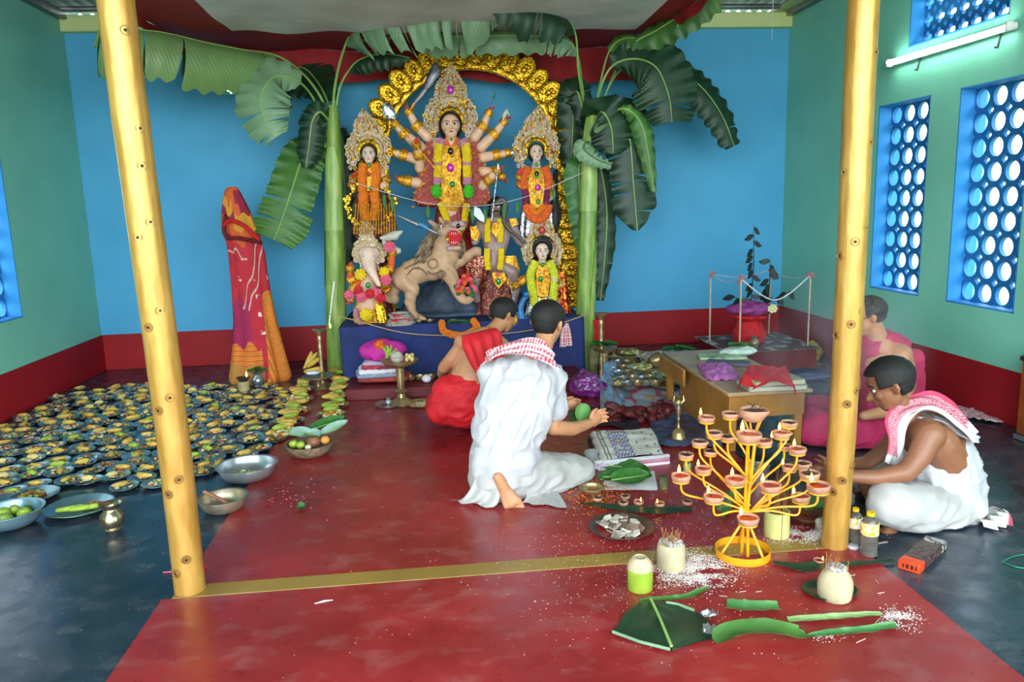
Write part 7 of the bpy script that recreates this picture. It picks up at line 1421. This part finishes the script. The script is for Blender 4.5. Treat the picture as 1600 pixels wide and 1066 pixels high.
# ================================================================ foreground: lamp tree, coconuts, leaves, bottles, litter
m_yiron = mat('yellow_enamel', 'e8a018', .35, 0, .1, 12); m_clay = mat('terracotta', 'bc8c70', .75, 0, .12, 25, .3, 120, rnd=.06); m_clayd = mat('oil_dark_clay', '5a2c20', .35, 0, .25, 25); m_oilf = mat('burning_oil', 'b83c14', .2, 0, .15, 12); m_wick = mat('charred_wick', '3a2c24', .9)
base = G(1160, 869); Yt = base.y; SD = {}
lt = thing('lamp_tree', 'yellow enamelled iron lamp tree carrying many clay lamps on curved branches', 'lamp stand', tuple(base)); R0 = 45*U(Yt)
b = MB(); n = 48; 
for (r, z) in ((R0, 0), (R0+.003, 0), (R0+.003, .024), (R0, .024)):
    pass
b.lathe([(R0, .0), (R0+.003, .0), (R0+.003, .04), (R0, .04), (R0, .0)], n, base); b.f = [f for f in b.f if len(f) == 4]; b.mi = [0]*len(b.f); b.build('base_ring', m_yiron, lt)
jt = base+V((.012, 0, W(1168, 790, Yt).z))
for k in range(3):
    a = radians((-60, 75, 190)[k]); b = MB(); b.tube([base+V((cos(a)*R0, sin(a)*R0, .013)), jt+V((0, 0, -.05))], .006, 8); b.build('strut', m_yiron, lt)
for dx in (-.008, .004): b = MB(); b.tube([base+V((dx+.012, -.02 if dx > 0 else .02, 0)), base+V((dx+.014, 0, jt.z)), W(1176+dx*900, 690, Yt)], .0075, 8); b.build('trunk', m_yiron, lt)
def diya(px, py, Y, r, lit, label, fl=None, group=None, loc=None, big=False):
    c = loc if loc is not None else W(px, py, Y); R = r*U(Y) if loc is None else r; t = thing('clay_lamp', label, 'lamp', tuple(c), group); b = MB(); h = R*.82
    prof = [(0, -h), (R*.45, -h), (R*.74, -h*.8), (R*.95, -h*.4), (R*1.0, -h*.05), (R*.98, h*.12), (R*.86, h*.12), (R*.8, 0), (R*.62, -h*.45), (0, -h*.6)]
    b.lathe(prof, 24, c); ang = random.uniform(-2.6, -.6)
    for i, v in enumerate(b.v):
        d = V(v)-c; a = atan2(d.y, d.x); q = max(0, cos(a-ang))**14
        if d.z > -h*.3: b.v[i] = tuple(V(v)+V((cos(ang), sin(ang), 0))*R*.22*q)
    b.build('bowl', m_clay, t); b = MB(); b.lathe([(0, -h*.12), (R*.78, -h*.12), (R*.82, -h*.10), (0, -h*.08)], 20, c); b.build('oil', m_oilf if lit else m_clayd, t)
    e = c+V((cos(ang), sin(ang), 0))*R*.9+V((0, 0, h*.2))
    if fl: e = W(fl[0], fl[1], Y); e = V((e.x, c.y, c.z+h*.25)) 
    b = MB(); b.tube([c+V((-cos(ang)*R*.3, -sin(ang)*R*.3, 0)), c.lerp(e, .6)+V((0, 0, h*.05)), e+V((0, 0, .004))], .0022, 6); b.build('wick', m_wick, t)
    if not lit and random.random() < .6:
        b = MB(); [b.tube([c+V((random.gauss(0, R*.3), random.gauss(0, R*.3), 0)), c+V((random.gauss(0, R*.7), random.gauss(0, R*.5), h*.5))], .0018, 5) for _ in range(4)]; b.build('spent_wick', m_wick, t)
    if lit: flame(t, e+V((0, 0, .003)), max(.55, R/.035*1.0))
    return t
T_ = [(1141, 646, 12, 0, None), (1104, 652, 12, 1, (1095, 643)), (1116, 676, 12, 0, None), (1137, 682, 11, 0, None), (1093, 690, 11.5, 0, None), (1110, 705, 10, 0, None), (1072, 710, 11, 0, None), (1099, 732, 12, 1, (1091, 726)), (1064, 743, 14, 1, (1061, 738)),
 (1170, 678, 18, 1, (1160, 668)), (1149, 748, 15, 1, (1144, 742)), (1115, 775, 14.5, 1, (1107, 766)), (1194, 689, 12, 1, (1206, 688)), (1233, 660, 12, 0, None), (1221, 676, 13, 1, (1218, 667)), (1226, 696, 10, 0, None), (1246, 701, 13, 1, (1241, 694)),
 (1234, 729, 11, 1, (1223, 723)), (1255, 724, 12, 0, None), (1265, 739, 15, 0, None), (1204, 758, 16, 1, (1192, 746)), (1279, 758, 17, 1, (1268, 747)), (1251, 775, 14, 1, (1240, 767)), (1169, 809, 16, 1, (1158, 800))]
for i, (x, y, r, lit, fl) in enumerate(T_):
    dy = -(r-12.6)*.028+(0.0 if i % 2 else .02); Yd = Yt+dy
    if i == 23: Yd = Yt-.05
    sd = 'left' if x < 1160 else 'right'; rk = 1+sum(1 for j, q in enumerate(T_) if q[3] == lit and (q[0] < 1160) == (x < 1160) and (q[1], j) < (y, i))
    diya(x, y, Yd, r*1.16, lit, ('burning clay lamp' if lit else 'unlit clay lamp')+' on the lamp tree, %s half, %s such from the top' % (sd, ORD[rk]), fl, 'burning lamps on the lamp tree' if lit else 'unlit lamps on the lamp tree')
    c = W(x, y, Yd); h = r*1.16*U(Yd)*.82; c.z -= h+.004; ax = .55 if y > 700 else .25; root = W(1172, min(800, y+60+(40 if abs(x-1172) > 60 else 15)), Yt) if i != 23 else W(1168, 840, Yt)
    side = (c-root); m1 = root.lerp(c, .45)+V((0, 0, -.012)); m2 = V((root.x+(c.x-root.x)*.93, root.y+(c.y-root.y)*.93, c.z-.05))
    b = MB(); b.tube(catmull([root, m1, m2, c], 7), .0048, 8); b.torus(c+V((0, 0, .012)), r*1.16*U(Yd)*.8, .0035, 20, 6); b.build('branch', m_yiron, lt)
diya(1177, 641, Yt, 23, 0, 'large shallow clay bowl at the very top of the yellow lamp tree')
for a in (-.9, 0.3, 1.6, 2.9): b = MB(); c = W(1177, 641, Yt); c.z -= .032; r = .04; b.tube([W(1176, 695, Yt), c+V((cos(a)*r*.5, sin(a)*r*.5, -.05)), c+V((cos(a)*r, sin(a)*r, 0))], .0045, 8); b.build('branch', m_yiron, lt)
b = MB(); c = W(1177, 641, Yt); c.z -= .032; b.torus(c, .04, .004, 24, 6); b.build('top_ring', m_yiron, lt)
# bronze plate of broken lumps
c = G(971, 829); c.z = .001; lathe_thing('bronze_tray', tray_prof(.155), mat('dark_bronze', '7c6454', .35, .6, .2, 12), c, 'round dark bronze tray of broken pale lumps in front of the lamps', 'tray', 44)
for k in range(30):
    a, d = random.uniform(0, 6.28), .118*sqrt(random.random()); q = c+V((cos(a)*d, sin(a)*d, .012+.014*random.random())); b = MB(); s_ = random.uniform(.02, .034); M = Matrix.Translation(q) @ Matrix.Rotation(random.uniform(0, 3), 4, 'Z') @ Matrix.Rotation(random.uniform(-.6, .6), 4, 'X')
    poly = [(cos(j*1.25+random.uniform(-.3, .3))*s_*random.uniform(.8, 1.2), sin(j*1.25)*s_) for j in range(5)]; b.prism(poly, random.uniform(.006, .014), M); b.build('broken_lump', [mat('grey_lump', 'b0a494', .8, 0, .25, 40), mat('pale_lump', 'dcd4c4', .8, 0, .15, 40), mat('brown_lump', '8c7460', .8, 0, .25, 40)][k % 3], None, loc=q, label='broken pale lump piled on the dark bronze tray', cat='lump', group='broken lumps on the bronze tray')
# row of small lamps on a leaf strip
def strip(name, pts, wid, m, label, curl=.25, seed=0, rib=None, cat='leaf'):
    """leaf piece lying on the floor: pts = centre line in photo pixels (z optional)"""
    Pp = [G(p[0], p[1])+V((0, 0, p[2] if len(p) > 2 else .008)) for p in pts]; C_ = catmull(Pp, 8); n = len(C_)-1; b = MB()
    def fn(u, v):
        f = v*n; i = min(int(f), n-1); p = C_[i].lerp(C_[i+1], f-i); t = C_[min(i+1, n)]-C_[i-1 if i else 0]; s_ = V((-t.y, t.x, 0)).normalized(); w_ = lerpk(wid, v); x = (u-.5)*2
        return p+s_*w_*x*(1-.12*abs(curl))+V((0, 0, w_*curl*x*x+.004*(1+noise.noise(V((u*4+seed, v*9, 0))))))
    b.grid(fn, 10, 40); b.f = [f[::-1] for f in b.f]; o = b.build(name, m, None, loc=Pp[0], sharp=180, label=label, cat=cat)
    if rib: k = MB(); k.tube([p+V((0, 0, .004)) for p in C_], .0035, 6); k.build('midrib', rib, o)
    return o
strip('banana_leaf_strip', [(908, 790), (960, 797), (1020, 803), (1082, 800)], [(0, .01), (.3, .035), (.8, .045), (1, .02)], LD, 'dark banana leaf strip under the row of small clay lamps', .15)
for (x, y, lit, lb) in ((934, 786, 0, 'at the left end of the row on the leaf strip'), (977, 783, 0, 'at the back of the row on the leaf strip'), (974, 793, 0, 'in front of the back lamp on the leaf strip'), (998, 792, 1, 'left of the two burning on the leaf strip'), (1031, 795, 1, 'right of the two burning on the leaf strip'), (1074, 792, 0, 'at the right end of the row on the leaf strip')):
    c = G(x, y); c.z = .03; diya(0, 0, 0, .026, lit, ('burning' if lit else 'unlit')+' clay lamp '+lb, None, None, loc=c)
# coconuts
m_cgreen = mat('tender_coconut_green', '94b038', .35, 0, .15, 8); m_cwhite = mat('peeled_husk', 'b8ac88', .7, 0, .1, 14, .4, 60); m_ash = mat('grey_ash', 'b8b0a8', .95, 0, .25, 40, .8, 90); m_inc = mat('incense_stick', '9c6838', .8)
def coconut(px, py, wpx, hpx, label, style, sticks=0, tall=.03):
    c = G(px, py); c.z = .001; r = wpx/2*U(c.y); H = hpx*U(c.y)*1.03; t = thing('coconut', label, 'coconut', tuple(c)); c = V(c)
    if style == 'green':
        MB().lathe([(0, 0), (r*.92, 0), (r, r*.1), (r, H*.62), (r*.99, H*.66)], 24, c).build('green_husk', m_cgreen, t); MB().lathe([(r*.99, H*.66), (r*.96, H*.8), (r*.72, H*.95), (r*.6, H), (r*.5, H*.985), (0, H*.97)], 24, c).build('white_top', m_cwhite, t)
        b = MB(); b.torus(c+V((0, 0, H)), r*.5, r*.07, 20, 6); b.build('cut_rim', m_cwhite, t)
    else:
        b = MB(); b.lathe([(0, 0), (r*.85, 0), (r*.98, r*.12), (r, H*.4), (r*.97, H*.72), (r*.85, H*.8), (r*.8, H*.8), (0, H*.8)] if style == 'white' else [(0, 0), (r*.8, 0), (r*1.0, H*.08), (r*1.06, H*.35), (r*1.02, H*.52), (r*.84, H*.70), (r*.5, H*.86), (0, H*.92)], 22, c, wob=.02); b.build('peeled_husk', m_cwhite if not style == 'bamboo' else m_cgreen, t)
        b = MB(); z0 = H*(.78 if style == 'white' else .8)
        for k in range(70): a, d = random.uniform(0, 6.28), r*.75*sqrt(random.random())*(1 if style == 'white' else .7); b.ell(c+V((cos(a)*d, sin(a)*d, z0+(r*.35)*(1-(d/r)**2)*random.random())), r*random.uniform(.08, .2), nu=6, nv=4)
        b.build('ash_heap', m_ash, t, kind='stuff')
    for k in range(sticks):
        a, d = random.uniform(0, 6.28), r*.7*sqrt(random.random()); p = c+V((cos(a)*d, sin(a)*d, H*.8)); b = MB(); b.tube([p, p+V((random.gauss(0, .008), random.gauss(0, .008), tall*random.uniform(.7, 1.3)+r*.3))], .0013, 5); b.build('incense_stick', m_inc, t)
    return t
coconut(1000, 921, 43, 56, 'tender green coconut with a white cut top on the red floor', 'green'); coconut(1048, 888, 48, 56, 'peeled white coconut bristling with incense stubs beside the tender green coconut', 'white', 34, .03); coconut(1304, 936, 56, 66, 'peeled coconut topped with ash and incense stubs, standing on a dark leaf', 'point', 14, .03)
c = G(1213, 838); c.z = .001; t = thing('bamboo_holder', 'pale green bamboo section full of incense sticks behind the lamp tree', 'holder', tuple(c)); r = 21*U(c.y); H = .125; m_bh = mat('pale_green_bamboo', 'c8c878', .5, 0, .1, 10)
MB().lathe([(0, 0), (r, 0), (r*1.02, H*.5), (r, H), (r*.85, H), (r*.85, H*.7), (0, H*.7)], 24, c, sy=1).build('section', m_bh, t); MB().tube([V(c)+V((-.003, -r-.001, .0)), V(c)+V((-.001, -r-.001, H))], .0012, 5).build('split', m_wick, t)
for k in range(42): a, d = random.uniform(0, 6.28), r*.8*sqrt(random.random()); p = V(c)+V((cos(a)*d, sin(a)*d, H*.68)); b = MB(); b.tube([p, p+V((random.gauss(0, .016), random.gauss(0, .012), random.uniform(.10, .26)))], .0012, 5); b.build('incense_stick', m_wick if k % 2 else m_inc, t)
# leaf pieces on the floor
strip('leaf_strip', [(1000, 944), (1040, 942), (1075, 938), (1106, 928, .02)], [(0, .012), (.3, .018), (.8, .018), (1, .008)], LG, 'narrow rolled leaf strip behind the big square leaf piece', .5)
q = [G(957, 996), G(1050, 1024), G(1118, 985), G(1000, 944)]; bl = thing('banana_leaf_piece', 'big square piece of dark banana leaf with a pale midrib on the red floor', 'leaf', tuple(G(1040, 990)))
Q = [G(957, 997), G(1050, 1022), G(1122, 1006), G(1108, 975), G(1050, 952), G(1020, 948), G(995, 948)]; cen0, cen1 = G(1017, 948), G(1049, 1022)
def halfleaf(edge, nm):
    b = MB(); E_ = [a_.lerp(c_, k/8) for a_, c_ in zip(edge, edge[1:]) for k in range(8)]+[edge[-1]]; n = len(E_)-1
    def fn(u, v): f = v*n; i = min(int(f), n-1); e = E_[i].lerp(E_[i+1], f-i); m_ = cen0.lerp(cen1, v); p = m_.lerp(e, u); return p+V((0, 0, .012+.016*(1-u)-.0*u+.016*max(0, u-.8)*5*(.5+.5*noise.noise(V((v*4, 0, len(nm)))))+.006*noise.noise(V((u*3, v*4, 2)))))
    b.grid(fn, 16, 30); b.f = [f if edge[1].x < cen0.x else f[::-1] for f in b.f]; o = b.build(nm, LD, bl, sharp=180)
    # turned up pale edge
    k = MB(); k.tube([p+V((0, 0, .022)) for p in (E_[16:] if edge[1].x < cen0.x else E_[4:14])], .004, 6, flat=1.6); k.build('turned_edge', LP, o)
halfleaf([G(1000, 948), G(975, 968), G(957, 996), G(1000, 1012), G(1047, 1024)], 'blade_half'); halfleaf([G(1022, 947), G(1060, 953), G(1100, 968), G(1122, 1005), G(1052, 1024)], 'blade_half')
b = MB(); b.tube([cen0+V((0, 0, .032)), cen0.lerp(cen1, .5)+V((0, 0, .036)), cen1+V((0, 0, .03))], .0055, 8); b.build('midrib', m_rib, bl)
strip('leaf_strip', [(1135, 953), (1165, 957), (1218, 956)], [(0, .034), (.5, .038), (1, .03)], LL, 'small bright green trough shaped leaf piece right of the square leaf', .55)
strip('leaf_strip', [(1232, 975), (1280, 972), (1330, 968), (1378, 965)], [(0, .02), (.3, .022), (.8, .018), (1, .012)], mat('pale_sheath', '90b070', .5, 0, .12, 8), 'long pale green leaf sheath strip below the coconut on its leaf', .35)
strip('leaf_strip', [(1118, 1014, .02), (1150, 1003, .03), (1200, 1000, .03), (1250, 1004, .02), (1262, 1000, .015)], [(0, .02), (.1, .045), (.5, .05), (.9, .04), (1, .012)], LG, 'wide crumpled leaf strip with a folded end nearest the camera', .45)
strip('leaf_strip', [(1255, 1001), (1300, 996), (1350, 992), (1402, 984)], [(0, .008), (.3, .02), (.8, .022), (1, .02)], LL, 'narrow bright green leaf strip tied to the wide crumpled strip', .5)
strip('leaf_strip', [(1208, 882), (1250, 893), (1275, 890), (1320, 888), (1398, 880)], [(0, .01), (.3, .045), (.6, .03), (1, .012)], LD, 'dark leaf strip running behind the coconut towards the incense box', .2)
c = G(1297, 928); b = MB(); b.lathe([(0, .002), (.09, .004), (.108, .018), (.104, .02), (.085, .008), (0, .006)], 28, c, sy=.8, wob=.04); b.build('round_leaf', LD, None, loc=c, label='dark cupped leaf under the coconut beside the incense box', cat='leaf')
diya(0, 0, 0, .022, 1, 'small burning lamp on the dark leaf strip behind the right coconut', loc=G(1279, 882)+V((0, 0, .02)))
flatleaf('leaf', G(471, 797)+V((0, 0, .014)), .045, .045, .5, m_lgreen, 'small round green leaf alone on the red floor left of the kneeling man', (.5, 0), rib=False)
for (x, y, rz, lb) in ((1107, 970, .2, 'crumpled silver foil scrap behind the square leaf'), (1108, 995, 1.2, 'silver foil scrap on the right corner of the square leaf')):
    b = MB(); c = G(x, y); b.grid(lambda u, v: c+Matrix.Rotation(rz, 3, 'Z') @ V(((u-.5)*.06, (v-.5)*.045, .03+.018*noise.noise(V((u*4, v*4, x))))), 8, 8); b.build('foil_scrap', m_bowl, None, loc=c, label=lb, cat='foil')
b = MB(); c = G(506, 943); b.tube([c+V((-.035, -.008, .006)), c+V((0, .004, .008)), c+V((.035, .01, .006))], [.003, .007, .003], 8, flat=.5); b.build('paper_twist', mat('white_paper', 'e8e8e8', .6), None, loc=c, label='white twist of paper on the red floor near the left gold post', cat='paper')
b = MB(); c = G(278, 897); b.tube([G(255, 896)+V((0, 0, .004)), G(293, 893)+V((0, 0, .004))], .003, 6); b.build('pink_stick', m_pinkf, None, loc=c, label='thin pink stick on the dark floor at the left gold post foot', cat='stick')
# bottles
def bottle(px, py, hpx, wpx, label, labelcol, content, lying=False):
    c = G(px, py); c.z = .001; u_ = U(c.y); r = wpx/2*u_; H = hpx*u_; t = thing('plastic_bottle', label, 'bottle', tuple(c))
    pf = [(0, .002), (r*.8, 0), (r, r*.2), (r*.94, r*.5), (r, r*.8), (r*.93, r*1.15), (r, r*1.5), (r*.97, H*.52), (r, H*.55), (r, H*.74), (r*.75, H*.85), (r*.35, H*.9), (r*.35, H*.94)]
    MB().lathe(pf, 24, c).build('bottle_body', content, t); MB().lathe([(r*1.015, H*.5), (r*1.02, H*.52), (r*1.02, H*.76), (r*1.01, H*.77)], 24, c).build('paper_label', labelcol, t); MB().lathe([(0, H*.92), (r*.48, H*.92), (r*.48, H*1.0), (0, H)], 18, c).build('cap', mat('yellow_cap', 'e8b818', .4), t); return t
def labmat(name, a, b_, c_):
    t = NT(name); v = t.co('Object', (1, 1, 1)); sp = t.n('ShaderNodeSeparateXYZ'); t.l(v, sp.inputs[0]); w_ = t.ramp(t.noise(v, 60, 2), [(.45, 0.), (.52, 1.)]); t.set(Base_Color=t.mix(w_, a, b_), Roughness=.4); return t.m
m_clear = mat('oily_clear_plastic', 'b0a89c', .12, 0, .15, 10, trans=.75, coat=.3); m_lab1 = labmat('yellow_label_print', 'e8b010', 'f0d8a0', 'c03018'); m_lab2 = labmat('yellow_white_label', 'e8b818', 'e8e0c8', 'c03018')
bottle(1357, 868, 80, 29, 'ribbed clear plastic bottle with yellow cap and label beside the right gold post', m_lab1, m_clear); bottle(1334, 852, 68, 24, 'clear bottle with a yellow and white label tucked against the right gold post', m_lab2, m_clear)
c = G(1333, 858); b = MB(); b.lathe([(0, 0), (.022, 0), (.026, .012), (.02, .02), (0, .022)], 18, c); b.build('bottle_cap', m_cot, None, loc=c, label='white lid on the floor in front of the two yellow capped bottles', cat='lid')
b = MB(); c = G(1376, 850); b.tube([G(1368, 852)+V((0, 0, .006)), G(1386, 849)+V((0, 0, .006))], .005, 8); b.build('cork_stick', mat('grey_stick', '8c8078', .7), None, loc=c, label='short grey stick on the floor right of the clear bottle', cat='stick')
c = G(1338, 800); c.z = 0; b = MB(); b.box((c.x-.05, c.y+.12, .03), (.16, .12, .06), rz=.2, bev=.012); fuse(b, .008, 2, folds(.01, (24, 24, 24))).build('paper_bag', mat('dirty_white_packet', 'b8b4a0', .6, 0, .25, 20), None, loc=c, label='dirty white crumpled packet behind the gold post and bottles', cat='bag', sharp=180)
c = G(1285, 832); b = MB(); b.box((c.x, c.y, .035), (.06, .05, .07), rz=.3, bev=.01); fuse(b, .006, 2, folds(.008, (30, 30, 30))).build('paper_bag', mat('dirty_white_packet', 'b8b4a0', .6), None, loc=c, label='small dirty white packet left of the right gold post', cat='bag', sharp=180)
for i, (x, y, rz) in enumerate(((1275, 802, .4), (1262, 797, -.5), (1290, 808, .1))): flatleaf('leaf', G(x, y)+V((0, 0, .03+.01*i)), .15, .06, rz, m_lgreen if i else LL, 'bright green leaf in the dark dish left of the right gold post', (.2, 0), group='leaves in the dark dish', rib=False)
c = G(1262, 812); c.z = .001; lathe_thing('earthen_dish', bowl_prof(.10, .035), mat('brown_earthen', '6c4428', .6, 0, .2, 12), c, 'brown earthen dish of leaves between the lamp tree and the right gold post', 'dish', 28)
c = G(1200, 770); c.z = .001; lathe_thing('steel_tumbler', [(0, 0), (.045, 0), (.055, .11), (.058, .112), (.052, .11), (.042, .01), (0, .01)], m_bowl, G(1195, 765)+V((0, .08, 0)), 'steel tumbler behind the lower branches of the lamp tree', 'tumbler', 24)
strip('leaf_strip', [(1130, 812), (1150, 780, .05), (1162, 762, .08)], [(0, .01), (.5, .03), (1, .008)], LL, 'green leaf standing among the packets behind the lamp tree', .2)
c = G(1138, 805); b = MB(); b.box((c.x, c.y+.06, .045), (.07, .04, .09), rz=.3, bev=.006); b.build('matchbox', mat('green_red_packet', '6c8c60', .5, 0, .4, 18), None, loc=c, label='small green packet behind the lower left branches of the lamp tree', cat='packet')
# incense box
q0, q1 = G(1410, 903), G(1452, 862); ib = thing('incense_box', 'dark incense packet with an orange end lying on the black floor', 'box', tuple(G(1437, 880)))
e0, e1 = G(1420, 893), G(1462, 855); d = (e1-e0).normalized(); L_ = (e1-e0).length; ang = atan2(d.y, d.x); cN = (e0+e1)/2; M = Matrix.Translation((cN.x, cN.y, 0)) @ Matrix.Rotation(ang, 4, 'Z')
def bx(b, x, sx, w_=.085, h=.04, z=.0): return b.box((0, 0, 0), (sx, w_, h), M=None)
for nm, x, sx, m in (('orange_end', -L_*.42, L_*.18, mat('orange_print', 'e84818', .4, 0, .1, 30)), ('dark_body', .0+L_*.0, L_*.66, labmat('dark_box_print', '2c2020', '5c4440', '000000')), ('patterned_end', L_*.42, L_*.18, labmat('grey_pattern', '303030', 'b0a8a4', '000000'))):
    b = MB(); b.box((x, 0, .021), (sx, .085, .04), bev=.002); b.v = [tuple(M @ V(p)) for p in b.v]; b.build(nm, m, ib)
for k, (x, y_, w_, hh) in enumerate(((-.5, -.012, .014, .018), (-.5, .006, .014, .018), (-.5, .022, .008, .018), (-.5, -.028, .008, .018))): b = MB(); b.box((-L_*.51-.0008, y_, .021), (.0012, w_*.7, hh)); b.v = [tuple(M @ V(p)) for p in b.v]; b.build('black_lettering', m_black, ib)
b = MB(); P_ = catmull([G(1566, 880), G(1580, 872), G(1600, 868), G(1625, 872)], 6); b.tube([p+V((0, 0, .003)) for p in P_], .003, 6); P_ = catmull([G(1568, 880), G(1590, 888), G(1625, 890)], 6); b.tube([p+V((0, 0, .003)) for p in P_], .003, 6); b.build('green_cord', mat('green_cord', '207858', .5), None, loc=G(1580, 880), label='thin green cord looping on the black floor at the right edge', cat='cord')
# loose litter: flour, rice, petals
def scatter(name, cx, cy, sx, sy, n, m, label, s=(.002, .005), shape='grain', z=.0075, cat='scatter', dens=None):
    b = MB(); c = G(cx, cy); u_ = U(c.y)
    for k in range(n):
        p = G(cx+random.gauss(0, sx), cy+random.gauss(0, sy)); q = random.uniform(*s)
        if dens and noise.noise(V((p.x*dens, p.y*dens, 2))) < random.uniform(-.4, .3): continue
        a = random.uniform(0, 6.28); e = V((cos(a), sin(a), 0))*q; f = V((-sin(a), cos(a), 0))*q*(.35 if shape == 'grain' else .8); zz = V((0, 0, q*.5)); p = V((p.x, p.y, z))
        b.add([p-e, p+f, p+e, p-f, p+zz], [(0, 1, 4), (1, 2, 4), (2, 3, 4), (3, 0, 4), (3, 2, 1, 0)])
    return b.build(name, m, None, loc=c, label=label, cat=cat, kind='stuff', sharp=20)
m_flour = mat('rice_flour', 'd8ccc4', .95, 0, .1, 30); m_rice = mat('rice_grain', 'e0c8b0', .8)
scatter('rice_flour', 1080, 893, 30, 13, 9000, m_flour, 'white flour spilled on the red floor left of the lamp tree ring', (.0012, .0042), 'flat', dens=16, cat='flour')
scatter('rice_flour', 1262, 838, 34, 6, 3500, m_flour, 'white flour spilled at the foot of the right gold post', (.0015, .004), 'flat', dens=14, cat='flour'); scatter('rice_flour', 1405, 970, 16, 8, 1300, m_flour, 'white flour spilled beside the right end of the leaf strips', (.0015, .004), 'flat', dens=18, cat='flour'); scatter('rice_flour', 1290, 1000, 18, 3, 60, m_flour, 'few flour specks by the narrow leaf strip', (.0015, .004), 'flat', cat='flour')
scatter('rice_grains', 1040, 850, 130, 70, 1500, m_rice, 'rice grains scattered over the red floor around the lamp tree', (.0018, .0038), cat='rice'); scatter('rice_grains', 760, 900, 260, 80, 240, m_rice, 'sparse rice grains on the open red floor', (.0015, .003), cat='rice')
scatter('marigold_petals', 930, 778, 28, 14, 420, m_orange, 'orange marigold petals strewn beside the kneeling man knee', (.003, .007), 'flat', z=.009, cat='petals'); scatter('pink_petals', 462, 775, 30, 16, 46, m_pinkf, 'pink and red petals strewn on the red floor right of the basins', (.004, .010), 'flat', z=.009, cat='petals'); scatter('pink_petals', 560, 690, 60, 60, 46, m_redf, 'few red petals on the open red floor before the altar', (.004, .008), 'flat', z=.009, cat='petals')
scatter('litter_specks', 200, 900, 110, 60, 60, m_rice, 'tiny pale specks on the dark left floor', (.0015, .003), z=.001, cat='specks'); scatter('pink_petals', 318, 893, 5, 5, 14, m_redf, 'crumpled red petals at the foot of the left gold post', (.004, .008), 'flat', z=.009, cat='petals')
for (x, y, a, L_) in ((1130, 935, -.3, .03), (1160, 928, .1, .03), (1185, 928, .1, .025), (1330, 903, .3, .04), (1370, 912, 1.4, .03), (1376, 930, .1, .03), (1345, 1005, .4, .05)):
    b = MB(); c = G(x, y); e = V((cos(a), sin(a), 0))*L_/2; b.tube([c-e+V((0, 0, .009)), c+e+V((0, 0, .009))], .0014, 5); b.build('broken_stick', m_rice, None, loc=c, label='short broken pale stick on the red floor among the leaf pieces', cat='stick', group='broken sticks on the red floor')
# thin incense smoke drifting behind the lamp tree
t = NT('incense_smoke'); vs_ = t.n('ShaderNodeVolumePrincipled'); v = t.co('Object', (1, 1, .6)); f = t.ramp(t.noise(v, 3.2, 3, .6), [(.46, 0.), (.72, 1.)])
ln = t.n('ShaderNodeVectorMath', operation='LENGTH'); tc_ = t.n('ShaderNodeTexCoord'); t.l(tc_.outputs['Object'], ln.inputs[0]); f = t.math('MULTIPLY', f, t.ramp(ln.outputs['Value'], [(.12, 1.), (.55, 0.)]))
vs_.inputs['Color'].default_value = (.8, .84, .95, 1); t.l(t.math('MULTIPLY', f, 1.5), vs_.inputs['Density']); t.t.nodes.remove(t.b); t.l(vs_.outputs[0], t.out.inputs['Volume'])
b = MB(); b.ell((2.25, 4.1, .62), (.62, .7, .6), nu=24, nv=16); b.build('smoke', t.m, None, loc=(2.25, 4.1, .62), label='thin bluish incense smoke drifting between the lamp tree and the older man', cat='smoke', kind='stuff')
